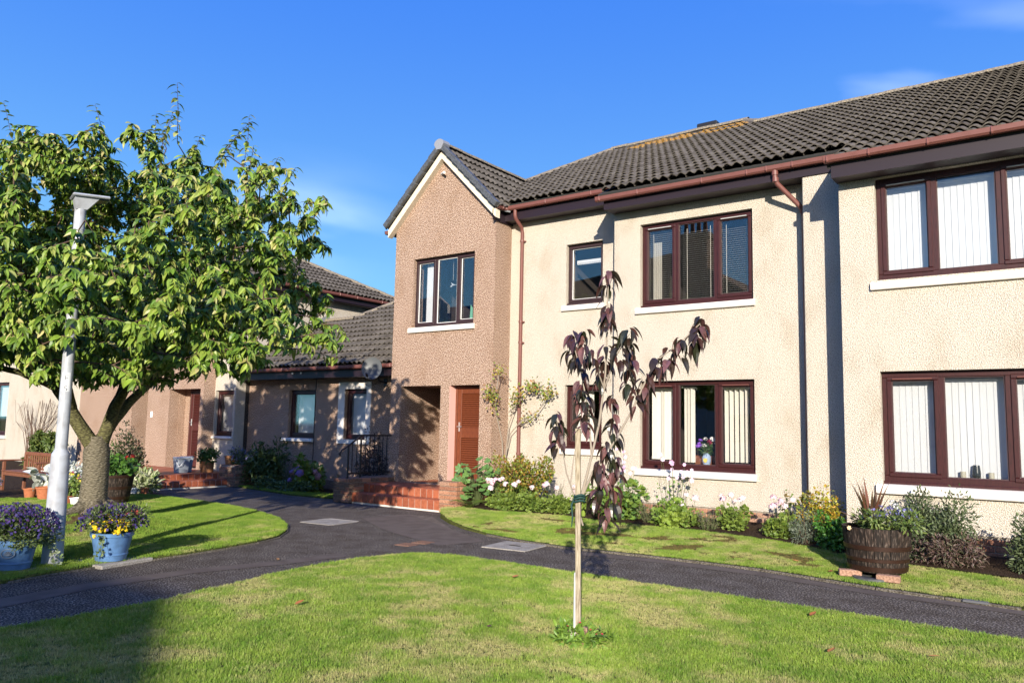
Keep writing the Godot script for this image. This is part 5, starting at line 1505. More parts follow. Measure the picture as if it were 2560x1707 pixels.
# ------------------------------------------------------------------ street furniture and pots
func lamp() -> void:
	var o := Vector3(-8.57, 0, -3.85)
	var t := thing("lamp_post", "pale grey tubular lamp post with flat square lantern beside the path", "street lamp", o)
	var mb := MB.new()
	mb.lathe([Vector2(0.098, -0.02), Vector2(0.094, 0.5), Vector2(0.086, 1.08), Vector2(0.083, 1.10), Vector2(0.0585, 1.145), Vector2(0.058, 1.15), Vector2(0.053, 3.45), Vector2(0.052, 3.46)], o, 28)
	part("column", mb, M.lamp_grey, t)
	mb = MB.new()
	mb.lathe([Vector2(0.056, 3.44), Vector2(0.056, 3.66), Vector2(0.05, 3.67)], o, 24)
	part("spigot", mb, M.lamp_grey, t)
	var d := Vector3(0.30, 0, -0.954).normalized()
	var s := Vector3(-d.z, 0, d.x)
	var B := Basis(d, Vector3.UP, s).rotated(s, 0.05)
	var c := o + Vector3(0, 3.78, 0) + d * 0.085
	mb = MB.new()
	var pf := func(x: float, y: float, z: float) -> Vector3: return c + B * Vector3(x, y, z)
	# housing: an inverted pyramid under a flat lid
	var lo := [pf.call(-0.14, -0.12, -0.052), pf.call(-0.035, -0.12, -0.052), pf.call(-0.035, -0.12, 0.052), pf.call(-0.14, -0.12, 0.052)]
	var hi := [pf.call(-0.155, 0.005, -0.1), pf.call(0.08, 0.005, -0.1), pf.call(0.08, 0.005, 0.1), pf.call(-0.155, 0.005, 0.1)]
	var mid: Vector3 = pf.call(-0.05, -0.03, 0)
	for i in 4: mb.outq(lo[i], lo[(i + 1) % 4], hi[(i + 1) % 4], hi[i], mid)
	mb.quad(lo[0], lo[1], lo[2], lo[3])
	part("housing", mb, M.lamp_grey, t)
	mb = MB.new(); mb.box(pf.call(0.0, 0.02, 0), Vector3(0.36, 0.028, 0.27), 0.012, B)
	part("lid", mb, M.lamp_grey, t)
	mb = MB.new(); mb.box(pf.call(0.10, 0.002, 0), Vector3(0.13, 0.02, 0.18), 0.004, B)
	part("lens", mb, mat(lin(0.05, 0.05, 0.05), 0.2), t)
	var tc := (EYE - o); tc.y = 0; tc = tc.normalized().rotated(Vector3.UP, -0.1)
	mb = MB.new()
	var band := []
	mb.lathe([Vector2(0.0578, 1.735), Vector2(0.0573, 1.93)], o, 10, atan2(-tc.z, tc.x) - 0.75, atan2(-tc.z, tc.x) + 0.75)
	var lab := part("label", mb, mat(lin(0.62, 0.63, 0.65), 0.4), t)
	for q in [["F", 1.865], ["5", 1.755]]:
		var tm := TextMesh.new()
		var sf := SystemFont.new(); sf.font_names = PackedStringArray(["Droid Sans"])
		tm.font = sf
		tm.text = q[0]; tm.font_size = 32; tm.pixel_size = 0.0021; tm.depth = 0.002
		piece("lettering", tm, mat(lin(0.06, 0.06, 0.065), 0.6), lab, Transform3D(Basis(Vector3.UP.cross(tc).normalized(), Vector3.UP, tc), o + tc * 0.0585 + Vector3.UP * q[1] + Vector3.UP * 0.01))

func vessel(called: String, label: String, category: String, at: Vector3, rb: float, rt: float, h: float, m: Material, rim := 0.012, group := "", bands: Array = []) -> Node3D:
	var t := thing(called, label, category, at, group)
	var mb := MB.new()
	var pr := [Vector2(0, 0.0), Vector2(rb, 0.0)]
	for f in bands:
		var r: float = lerpf(rb, rt, f)
		pr += [Vector2(r - 0.001, h * f - 0.012), Vector2(r + 0.006, h * f - 0.006), Vector2(r + 0.006, h * f + 0.006), Vector2(r + 0.001, h * f + 0.012)]
	pr += [Vector2(lerpf(rb, rt, 0.86), h * 0.86), Vector2(rt * 0.985 + rim, h * 0.865), Vector2(rt + rim, h), Vector2(rt - 0.012, h), Vector2(rt - 0.02, h * 0.86), Vector2(rt - 0.03, h * 0.8)]
	mb.lathe(pr, at, 36)
	part("pot", mb, m, t)
	mb = MB.new(); mb.lathe([Vector2(rt - 0.015, h * 0.86), Vector2(0, h * 0.9)], at, 20)
	part("soil", mb, M.soil, t)
	return t

func lobelia(called: String, label: String, at: Vector3, rad: Vector3, n: int, green: Array, purple: Array) -> Node3D:
	var b := bush(called, label, "flowers", at, rad, n, leaf_mesh(0.045, 0.014, 0.3, 0.2, 1.0, 3), green, 0.4, "", 9)
	var places := []; var cols := []
	for i in int(n * 0.42):
		var a := rng.randf() * TAU; var d := sqrt(rng.randf_range(0.05, 1.0))
		var p := at + Vector3(cos(a) * rad.x * d * 1.06, rad.y * (0.30 + 0.78 * sqrt(maxf(0.0, 1 - d * d)) + rng.randf_range(-0.12, 0.12)), sin(a) * rad.z * d * 1.06)
		places.append(Transform3D(dir_basis(rdir(), rdir(), rng.randf_range(0.7, 1.3)), p)); cols.append(pick(purple))
	scatter("blossom", daisy_mesh(0.013, 4), M.petal, places, cols, b)
	return b

func pots() -> void:
	# the two big blue pots on slabs beside the lamp post
	var p2 := Vector3(-8.33, 0.012, -4.32); var p1 := Vector3(-8.50, 0.012, -3.46)
	for q in [[p2, "concrete paving slab under the blue pot with yellow flowers", 0.36, 0.2], [p1, "concrete paving slab under the blue pot with the oval emblem", 0.36, -0.1]]:
		var mb := MB.new(); mb.box(Vector3(-0.06, -0.018, -0.04), Vector3(0.56, 0.05, 0.62), 0.008)
		var s := solo("paving_slab", mb, M.concrete, q[1], "paving slab", "slabs under the blue pots", q[0] - Vector3(0, 0.014, 0))
		s.rotation.y = q[3]
	vessel("flower_pot", "blue glazed banded pot right of the lamp post, holding yellow flowers", "flower pot", p2, 0.145, 0.205, 0.285, M.blue_pot, 0.006, "blue pots by the lamp post", [0.22])
	var v := vessel("flower_pot", "blue glazed banded pot left of the lamp post with an oval emblem on it", "flower pot", p1, 0.145, 0.205, 0.285, M.blue_pot, 0.006, "blue pots by the lamp post", [0.22])
	# oval emblem with a raised leaf sprig
	var f := (Vector3(-6.2, 0, -1.7) - p1); f.y = 0; f = f.normalized()
	var e := MB.new()
	var side := Vector3.UP.cross(f)
	var c := p1 + f * 0.187 + Vector3.UP * 0.165
	var ring := []; var rr := []
	for i in 25:
		var a := TAU * i / 24
		var x := cos(a) * 0.058
		ring.append(c + side * x + Vector3.UP * sin(a) * 0.042 + f * (-x * x * 2.6 + 0.0)); rr.append(0.004)
	e.tube(ring, rr, 6, false)
	for i in 7:
		var a := PI * (i + 0.5) / 7
		var tip := c + side * cos(a) * 0.036 + Vector3.UP * (sin(a) * 0.042 - 0.018) + f * (0.004 - 0.002 * absf(cos(a)))
		e.tube([c + Vector3.UP * -0.02 + f * 0.002, tip], [0.003, 0.0045], 5)
	part("emblem", e, mat(lin(0.16, 0.19, 0.24), 0.5), v)
	var purple := [Color(0.045, 0.035, 0.15), Color(0.075, 0.05, 0.19), Color(0.035, 0.035, 0.11), Color(0.09, 0.035, 0.12)]
	var gr := [Color(0.075, 0.11, 0.03), Color(0.05, 0.08, 0.025), Color(0.11, 0.14, 0.045)]
	var b := lobelia("lobelia_plant", "trailing violet lobelia with yellow daisies and a coral bloom in the right blue pot", p2 + Vector3(0, 0.23, 0), Vector3(0.33, 0.30, 0.33), 1700, gr, purple)
	put_flowers(b, _yellow(p2), [bloom_mesh(0.026, 26, 3), bloom_mesh(0.023, 24, 4)], [Color(0.78, 0.55, 0.01), Color(0.85, 0.62, 0.02)], "yellow_flower", Vector3(0.6, 0.7, 0.4))
	put_flowers(b, [p2 + Vector3(0.16, 0.46, -0.06), p2 + Vector3(0.13, 0.47, 0.0), p2 + Vector3(0.19, 0.47, -0.12)], [bloom_mesh(0.045, 40, 5)], [Color(0.75, 0.16, 0.10), Color(0.8, 0.21, 0.15)], "coral_flower")
	b = lobelia("lobelia_plant", "dense violet lobelia spilling over the blue pot with the oval emblem", p1 + Vector3(0, 0.22, 0), Vector3(0.36, 0.34, 0.36), 2100, gr, purple)
	# a pale ivy trailing down at the right of the left pot, a darker one down the right pot
	for q in [[p1 + Vector3(0.14, 0.28, -0.17), Vector3(0.07, -0.02, -0.14), [Color(0.30, 0.34, 0.20), Color(0.18, 0.25, 0.10)], "variegated ivy trailing from the left blue pot", 70], [p2 + Vector3(0.13, 0.28, 0.16), Vector3(0.03, 0, 0.03), [Color(0.06, 0.09, 0.03), Color(0.12, 0.16, 0.05)], "thin dark ivy trailing down the right blue pot", 34]]:
		var o: Vector3 = q[0]
		var iv := thing("ivy", q[3], "ivy", o)
		var st := MB.new(); var pl := []; var cl := []
		for k in 4:
			var off := rdir() * 0.03; off.y = 0
			var pts := [o + off, o + q[1] * 0.6 + off * 1.2 + Vector3(0, -0.08, 0), o + q[1] + off * 1.6 + Vector3(0, -rng.randf_range(0.16, 0.26), 0)]
			st.tube(pts, [0.003, 0.002, 0.001], 4, false)
			for j in q[4] / 4:
				var f2 := rng.randf()
				pl.append(Transform3D(dir_basis(rdir() + Vector3(0.4, -0.3, 0.2), Vector3(0.8, 0.3, 0.4) + rdir() * 0.4, rng.randf_range(0.6, 1.1)), pts[0].lerp(pts[1], f2 * 2) if f2 < 0.5 else pts[1].lerp(pts[2], f2 * 2 - 1))); cl.append(pick(q[2]))
		part("stems", st, M.green_stem, iv)
		scatter("foliage", lobed_mesh(0.017, 5), M.leaf, pl, cl, iv)
	# group of pots behind the tree
	var tp := [[Vector3(-15.95, 0.0, -6.68), 0.085, 0.115, 0.17, M.terracotta, "small terracotta pot, leftmost below the bench"], [Vector3(-15.5, 0.0, -6.75), 0.12, 0.16, 0.22, M.terracotta, "larger terracotta pot left of the lamp post below the silver plants"], [Vector3(-15.72, 0.12, -7.0), 0.12, 0.15, 0.14, M.white_plastic, "white round pot holding the white felted plant"], [Vector3(-14.45, 0.0, -6.62), 0.14, 0.17, 0.14, M.terracotta, "shallow terracotta bowl just right of the lamp post"], [Vector3(-14.5, 0.1, -6.95), 0.11, 0.14, 0.13, M.white_plastic, "white bowl of trailing plant beside the tree trunk"], [Vector3(-14.15, 0.0, -6.66), 0.07, 0.09, 0.12, M.white_plastic, "little white pot against the tree trunk"], [Vector3(-15.6, 0.0, -8.45), 0.06, 0.075, 0.1, M.white_plastic, "little white pot in front of the variegated plant"], [Vector3(-15.45, 0.0, -8.6), 0.06, 0.08, 0.11, M.terracotta, "little terracotta pot in front of the variegated plant"]]
	for q in tp: vessel("plant_pot", q[5], "plant pot", q[0], q[1], q[2], q[3], q[4], 0.01, "pots behind the tree")
	var silver := [Color(0.55, 0.57, 0.54), Color(0.65, 0.66, 0.62), Color(0.45, 0.48, 0.45)]
	bush("white_felted_plant", "large soft white felted leaves in a white pot below the bench", "plant", Vector3(-15.8, 0.2, -6.95), Vector3(0.30, 0.28, 0.26), 46, leaf_mesh(0.2, 0.12, 0.5, 0.25, 1.0, 5), silver, 0.9)
	bush("silver_ragwort", "silvery lacy leaved plant beside the lamp post, left of the trunk", "plant", Vector3(-15.1, 0.25, -7.0), Vector3(0.34, 0.36, 0.3), 620, leaf_mesh(0.07, 0.035, 0.3, 0.3, 1.0, 3), silver, 0.5)
	bush("silver_ragwort", "silvery lacy leaved plant close against the left of the tree trunk", "plant", Vector3(-14.6, 0.3, -7.3), Vector3(0.3, 0.34, 0.3), 480, leaf_mesh(0.07, 0.035, 0.3, 0.3, 1.0, 3), silver, 0.5)
	var b3 := bush("mixed_bedding_plant", "small plant with yellow and pink blooms between lamp post and trunk", "flowers", Vector3(-14.35, 0.13, -6.72), Vector3(0.26, 0.34, 0.2), 260, leaf_mesh(0.06, 0.03, 0.3, 0.2, 1.0, 3), [Color(0.12, 0.2, 0.04), Color(0.18, 0.24, 0.05)], 0.5)
	put_flowers(b3, spots_on(Vector3(-14.35, 0.13, -6.68), Vector3(0.2, 0.36, 0.12), 9), [bloom_mesh(0.035, 24, 8)], [Color(0.8, 0.6, 0.05), Color(0.8, 0.65, 0.1), Color(0.7, 0.12, 0.35)])
	bush("variegated_plant", "cream and green variegated plant at the corner of the red steps", "plant", Vector3(-15.6, 0.05, -8.75), Vector3(0.26, 0.36, 0.24), 300, leaf_mesh(0.11, 0.045, 0.4, 0.3, 1.0, 4), [Color(0.35, 0.38, 0.2), Color(0.16, 0.24, 0.06), Color(0.45, 0.45, 0.3)], 0.6)
	# half barrel of red geraniums behind the trunk
	barrel("half_barrel", "tall dark half barrel right behind the green tree trunk", Vector3(-14.05, 0.0, -7.25), 0.24, 0.33, 0.50, 20, [[0.15, 0.05], [0.5, 0.05], [0.9, 0.04]])
	var g := bush("geranium_plant", "green geraniums with a few red blooms in the barrel behind the trunk", "flowers", Vector3(-14.05, 0.44, -7.25), Vector3(0.42, 0.33, 0.4), 420, lobed_mesh(0.035, 7), [Color(0.08, 0.19, 0.03), Color(0.11, 0.24, 0.035), Color(0.06, 0.14, 0.025)], 0.9)
	put_flowers(g, [Vector3(-13.75, 0.79, -7.3), Vector3(-13.82, 0.81, -7.42), Vector3(-13.95, 0.78, -7.5), Vector3(-14.1, 0.76, -7.1)], [bloom_mesh(0.045, 40, 9)], [Color(0.72, 0.05, 0.02)])
	bush("dark_round_bush", "dark round bush standing between the tree trunk and the dark doorway", "bush", Vector3(-16.4, 0.1, -8.7), Vector3(0.45, 1.2, 0.45), 2200, leaf_mesh(0.055, 0.024, 0.3, 0.2, 1.0, 3), [Color(0.045, 0.062, 0.02), Color(0.07, 0.085, 0.028), Color(0.06, 0.05, 0.025)], 0.4)
	bush("pink_flowering_bush", "leafy bush with pale pink blooms between lamp post and tree trunk", "bush", Vector3(-16.6, 0.0, -8.3), Vector3(0.5, 0.95, 0.4), 1100, leaf_mesh(0.06, 0.028, 0.3, 0.2, 1.0, 3), [Color(0.07, 0.11, 0.03), Color(0.11, 0.16, 0.04)], 0.4)
	bush("border_flowers", "low violet and pink flowers in the bed at the left edge", "flowers", Vector3(-16.6, 0.0, -6.1), Vector3(0.45, 0.34, 0.35), 700, leaf_mesh(0.05, 0.02, 0.3, 0.2, 1.0, 3), [Color(0.07, 0.11, 0.03), Color(0.12, 0.17, 0.05), Color(0.28, 0.24, 0.5)], 0.5)
	bush("leafy_shrub", "rounded green shrub behind the bench under the cream wall", "bush", Vector3(-24.5, 0.0, -10.6), Vector3(0.75, 0.95, 0.5), 1300, leaf_mesh(0.14, 0.06, 0.5, 0.3, 1.0, 4), [Color(0.06, 0.1, 0.02), Color(0.1, 0.15, 0.03), Color(0.16, 0.19, 0.05)], 0.6)
	var wr := thing("bare_climber", "tangle of bare climbing stems against the shaded cream wall", "climber", Vector3(-28.0, 0.2, -11.7))
	var wm := MB.new()
	for i in 42:
		var x0 := -28.0 + rng.randf_range(-0.5, 0.5); var a := rng.randf_range(-1.1, 1.1)
		wm.tube([Vector3(x0, 0.2, -11.7), Vector3(x0 + a * 0.5, 1.0, -11.72), Vector3(x0 + a * 1.3, rng.randf_range(1.3, 2.1), -11.75), Vector3(x0 + a * 1.6 + 0.2, rng.randf_range(1.2, 2.2), -11.7)], [0.012, 0.009, 0.006, 0.003], 4, false)
	part("stems", wm, M.twig, wr)

func _yellow(p2: Vector3) -> Array:
	var a := []
	for i in 48:
		var u := rng.randf_range(-0.19, 0.13); var v := rng.randf_range(0.0, 0.21)
		if v > 0.19 - absf(u) * 0.5: v *= 0.6
		# on the face of the plant that looks to the path
		a.append(p2 + Vector3(0.22 - v * 0.5, 0.29 + v, 0.10 - u * 0.2) + Vector3(0.45, 0, -0.9) * (u + 0.02) * 0.9 + rdir() * 0.02)
	return a

func barrel(called: String, label: String, at: Vector3, rb: float, rt: float, h: float, n: int, hoops: Array) -> Node3D:
	var t := thing(called, label, "barrel planter", at)
	var bulge := func(f: float) -> float: return lerpf(rb, rt, pow(f, 0.8)) 
	for i in n:
		var mb := MB.new()
		var pr := []
		var k := rng.randf_range(-0.004, 0.004)
		for j in 7:
			var f := float(j) / 6
			pr.append(Vector2(bulge.call(f) + k, f * (h + rng.randf_range(-0.004, 0.0) * (1 if j == 6 else 0))))
		pr.append(Vector2(rt - 0.025, h - 0.002)); pr.append(Vector2(rt - 0.03, h * 0.7))
		mb.lathe(pr, at, 3, TAU * (i + 0.03) / n, TAU * (i + 0.97) / n)
		part("stave", mb, M["stave%d" % (rng.randi() % 3)], t)
	var core := MB.new()
	core.lathe([Vector2(rb - 0.012, 0.01), Vector2(rt - 0.014, h * 0.9)], at, 24)
	core.lathe([Vector2(0, 0.012), Vector2(rb - 0.005, 0.012)], at, 24)
	part("inner_wall", core, M.underlay, t)
	core = MB.new(); core.lathe([Vector2(rt - 0.02, h * 0.88), Vector2(0, h * 0.92)], at, 24)
	part("soil", core, M.soil, t)
	for q in hoops:
		var mb := MB.new()
		var a: float = q[0]; var b: float = q[0] + q[1] / h
		mb.lathe([Vector2(bulge.call(a), a * h), Vector2(bulge.call(a) + 0.008, a * h + 0.001), Vector2(bulge.call(b) + 0.008, b * h - 0.001), Vector2(bulge.call(b), b * h)], at, 40)
		part("hoop", mb, M.hoop, t)
	return t

func big_barrel() -> void:
	var o := Vector3(-1.9, 0.075, -9.02)
	barrel("half_barrel", "weathered dark whisky half barrel on bricks beside the right hand path", o, 0.275, 0.335, 0.44, 26, [[0.02, 0.05], [0.24, 0.035], [0.50, 0.045]])
	for q in [["brick", "loose salmon brick under the left of the big half barrel", Vector3(-2.12, 0.045, -8.80), 0.35], ["brick", "loose salmon brick under the right of the big half barrel", Vector3(-1.74, 0.045, -8.72), 0.05]]:
		var mb := MB.new(); mb.box(Vector3.ZERO, Vector3(0.215, 0.065, 0.1), 0.006)
		var s := solo(q[0], mb, M.brick3, q[1], "brick", "bricks under the barrel", q[2])
		s.rotation.y = q[3]
	var sl := MB.new(); sl.lathe([Vector2(0, 0.0), Vector2(0.2, 0.0), Vector2(0.2, 0.03), Vector2(0.17, 0.035), Vector2(0, 0.02)], Vector3(-1.9, 0.0, -8.82), 24)
	solo("saucer", sl, M.slate_cap, "dark grey round saucer on the grass under the big half barrel", "saucer")
	var top := o + Vector3(0, 0.4, 0)
	var t := thing("cordyline", "spiky dark red cordyline at the centre of the big half barrel", "plant", top)
	var base := top + Vector3(-0.05, 0.02, 0.0)
	var red := [flat(Color(0.10, 0.028, 0.022), true), flat(Color(0.14, 0.045, 0.035), true), flat(Color(0.065, 0.022, 0.018), true)]
	for i in 26:
		var a := TAU * i * 0.382; var sp := rng.randf_range(0.05, 0.24) if i < 19 else rng.randf_range(0.3, 0.5)
		var hh := rng.randf_range(0.36, 0.54) if i < 19 else rng.randf_range(0.14, 0.3)
		var d := Vector3(cos(a), 0, sin(a))
		var s := Vector3(-d.z, 0, d.x)
		var mb := MB.new()
		var pts := []
		for j in 6:
			var f := j / 5.0
			pts.append([base + d * (0.015 + sp * pow(f, 1.3)) + Vector3.UP * (hh * f - 0.10 * sp * f * f), 0.026 * (0.55 + 1.2 * f * (1 - f)) * (1.0 - f * f) + 0.0006])
		for j in 5:
			var p: Vector3 = pts[j][0]; var q: Vector3 = pts[j + 1][0]
			var w0: float = pts[j][1]; var w1: float = pts[j + 1][1]
			mb.quad(p - s * w0 + d * w0 * 0.4, p, q, q - s * w1 + d * w1 * 0.4); mb.quad(p, p + s * w0 + d * w0 * 0.4, q + s * w1 + d * w1 * 0.4, q)
		part("leaf", mb, red[i % 3], t)
	var gr := [Color(0.11, 0.16, 0.035), Color(0.16, 0.2, 0.05), Color(0.07, 0.12, 0.03)]
	var b := bush("bedding_plants", "green bedding with lilac blue and white flowers filling the big half barrel", "flowers", top + Vector3(0.06, -0.03, 0.0), Vector3(0.36, 0.24, 0.33), 900, leaf_mesh(0.055, 0.016, 0.3, 0.25, 1.0, 3), gr, 0.5)
	var pl := []; var cl := []
	for i in 100:
		var a := rng.randf() * TAU; var d := sqrt(rng.randf())
		var p := top + Vector3(0.13 + cos(a) * d * 0.27, 0.10 + 0.13 * sqrt(1 - d * d) + rng.randf_range(-0.04, 0.05), sin(a) * d * 0.30)
		pl.append(Transform3D(dir_basis(rdir(), rdir(), rng.randf_range(0.8, 1.4)), p)); cl.append(pick([Color(0.17, 0.16, 0.36), Color(0.22, 0.2, 0.4), Color(0.12, 0.12, 0.28)]))
	scatter("blossom", daisy_mesh(0.014, 5), M.petal, pl, cl, b)
	put_flowers(b, [top + Vector3(0.18, 0.25, -0.05), top + Vector3(0.22, 0.23, 0.02), top + Vector3(0.25, 0.2, 0.05), top + Vector3(0.14, 0.28, -0.1)], [bloom_mesh(0.035, 26, 12)], [Color(0.75, 0.74, 0.70)], "white_flower")
	put_flowers(b, [top + Vector3(-0.2, 0.03, 0.3)], [daisy_mesh(0.03, 6)], [Color(0.8, 0.55, 0.3)], "peach_flower", Vector3(0.2, 0.2, 1))

func bench() -> void:
	var t := thing("garden_bench", "reddish brown slatted wooden garden bench under the cream wall", "bench", Vector3(-17.1, 0, -7.35))
	var x1 := -16.28; var x0 := -17.9; var z := -7.35
	var mb := MB.new()
	mb.span(x0, x1, 0.70, 0.77, z - 0.02, z + 0.02, 0.006)
	part("top_rail", mb, M.bench, t)
	mb = MB.new(); mb.span(x0 + 0.06, x1 - 0.06, 0.42, 0.46, z - 0.015, z + 0.02, 0.004)
	part("lower_rail", mb, M.bench, t)
	mb = MB.new(); mb.box(Vector3.ZERO, Vector3(0.05, 0.26, 0.016), 0.004)
	var sl := mb.mesh()
	for i in 15:
		piece("back_slat", sl, M.bench, t, Transform3D(Basis.IDENTITY, Vector3(x0 + 0.12 + i * 0.0985, 0.575, z)))
	mb = MB.new(); mb.box(Vector3.ZERO, Vector3(x1 - x0 - 0.04, 0.022, 0.07), 0.004)
	var ss := mb.mesh()
	for i in 5: piece("seat_slat", ss, M.bench, t, Transform3D(Basis.IDENTITY, Vector3((x0 + x1) / 2, 0.395, z + 0.07 + i * 0.085)))
	mb = MB.new(); mb.span(x0 + 0.05, x1 - 0.05, 0.31, 0.375, z + 0.40, z + 0.425, 0.004)
	part("seat_apron", mb, M.bench, t)
	for x in [x0 + 0.03, x1 - 0.03]:
		for q in [[0.0, 0.74], [0.40, 0.58]]:
			mb = MB.new(); mb.box(Vector3(x, q[1] / 2, z + q[0]), Vector3(0.055, q[1], 0.055), 0.006)
			part("leg", mb, M.bench, t)
		mb = MB.new(); mb.box(Vector3(x, 0.6, z + 0.22), Vector3(0.065, 0.028, 0.52), 0.008)
		part("armrest", mb, M.bench, t)

# ------------------------------------------------------------------ steps, rail, dish and the like
func steps_right() -> void:
	var t := thing("entrance_steps", "red quarry tiled steps and landing up to the stair tower porch", "steps", Vector3(-10.4, 0, -10.9))
	var mb := MB.new()
	mb.span(-11.5, -9.24, -0.1, 0.312, -12.84, -10.83); mb.span(-11.52, -9.24, -0.1, 0.155, -10.83, -10.53)
	part("base", mb, M.grout, t)
	tiling(t, Vector3(-11.5, 0.165, -10.822), Vector3.RIGHT, Vector3.UP, 15, 1, 2.24, 0.155, "riser_tile")
	tiling(t, Vector3(-11.52, 0.0, -10.522), Vector3.RIGHT, Vector3.UP, 15, 1, 2.26, 0.165, "riser_tile")
	tiling(t, Vector3(-11.5, 0.322, -10.815), Vector3.RIGHT, Vector3.FORWARD, 15, 6, 2.24, 0.9, "floor_tile")
	tiling(t, Vector3(-11.36, 0.322, -11.715), Vector3.RIGHT, Vector3.FORWARD, 7, 7, 1.02, 1.1, "floor_tile")
	tiling(t, Vector3(-11.52, 0.165, -10.515), Vector3.RIGHT, Vector3.FORWARD, 15, 2, 2.26, 0.30, "tread_tile")
	var w := thing("brick_pier", "low weathered brick pier at the right end of the tower steps", "brick wall", Vector3(-9.06, 0, -11.06))
	brick_block(w, -9.245, -8.875, -0.02, 0.50, -11.62, -10.48, ["front", "right", "top"], -1)
	w = thing("brick_wall", "low dark brick wall at the left of the tower steps, carrying the handrail", "brick wall", Vector3(-11.7, 0, -11.06))
	brick_block(w, -11.93, -11.5, -0.02, 0.42, -12.0, -10.44, ["front", "right", "top"])
	# handrail
	t = thing("handrail", "black iron handrail with upright bars on the low wall left of the steps", "railing", Vector3(-11.62, 0.42, -11.1))
	var x := -11.62
	mb = MB.new()
	mb.tube([Vector3(x, 0.86, -10.30), Vector3(x, 0.90, -10.28), Vector3(x, 0.97, -10.34), Vector3(x, 1.04, -10.48), Vector3(x, 1.25, -10.82), Vector3(x, 1.25, -11.72)], [0.018, 0.018, 0.018, 0.018, 0.018, 0.018], 10)
	part("top_rail", mb, M.black_metal, t)
	mb = MB.new(); mb.box(Vector3(x, 0.52, -11.1), Vector3(0.012, 0.03, 1.2))
	part("bottom_rail", mb, M.black_metal, t)
	for q in [[-10.5, 1.05, 0.028], [-10.82, 1.25, 0.03], [-11.68, 1.25, 0.028]]:
		mb = MB.new(); mb.box(Vector3(x, (0.4 + q[1]) / 2, q[0]), Vector3(q[2], q[1] - 0.4, q[2]), 0.003)
		part("post", mb, M.black_metal, t)
	for i in 9:
		var z := -10.6 - i * 0.115
		var y := minf(1.25, 1.04 + (-10.48 - z) * 0.62)
		mb = MB.new(); mb.box(Vector3(x, (0.52 + y) / 2, z), Vector3(0.013, y - 0.52, 0.013))
		part("baluster", mb, M.black_metal, t)
	# satellite dish
	t = thing("satellite_dish", "grey oval satellite dish fixed to the wing beside the tower corner", "satellite dish", Vector3(-12.3, 2.4, -12.09))
	var n := Vector3(0.55, 0.12, 1.0).normalized()
	var sx := Vector3.UP.cross(n).normalized(); var sy := n.cross(sx)
	var c := Vector3(-12.14, 2.63, -11.52)
	mb = MB.new()
	var prev := []
	for i in 6:
		var r := i / 5.0
		var ring := []
		for k in 28:
			var a := TAU * k / 28
			ring.append([c + sx * cos(a) * 0.22 * r + sy * sin(a) * 0.235 * r + n * (0.045 * r * r - 0.03), (n - (sx * cos(a) + sy * sin(a)) * 0.4 * r).normalized()])
		if i > 0:
			for k in 28:
				var m := (k + 1) % 28
				mb.trin(prev[k][0], ring[k][0], ring[m][0], prev[k][1], ring[k][1], ring[m][1])
				if i > 1: mb.trin(prev[k][0], ring[m][0], prev[m][0], prev[k][1], ring[m][1], prev[m][1])
		prev = ring
	part("reflector", mb, M.dish, t)
	mb = MB.new()
	mb.tube([Vector3(-12.30, 2.36, -12.09), Vector3(-12.30, 2.40, -11.9), Vector3(-12.26, 2.60, -11.75), c - n * 0.05], [0.02, 0.02, 0.02, 0.018], 8)
	mb.box(Vector3(-12.30, 2.37, -12.085), Vector3(0.1, 0.16, 0.02), 0.004)
	part("bracket", mb, M.black_metal, t)
	mb = MB.new()
	var lb := c - sy * 0.21 + n * 0.02
	mb.tube([lb, lb + n * 0.2 - sy * 0.04, lb + n * 0.30 - sy * 0.0], [0.01, 0.01, 0.01], 6)
	mb.tube([lb + n * 0.26, lb + n * 0.34 + sy * 0.04], [0.024, 0.02], 10)
	mb.tube([lb + n * 0.3, lb + n * 0.2 - sy * 0.16 - sx * 0.05, lb - sy * 0.17 - sx * 0.04, Vector3(-12.3, 2.4, -12.0)], [0.004, 0.004, 0.004, 0.004], 5)
	part("feed_arm", mb, M.black_metal, t)

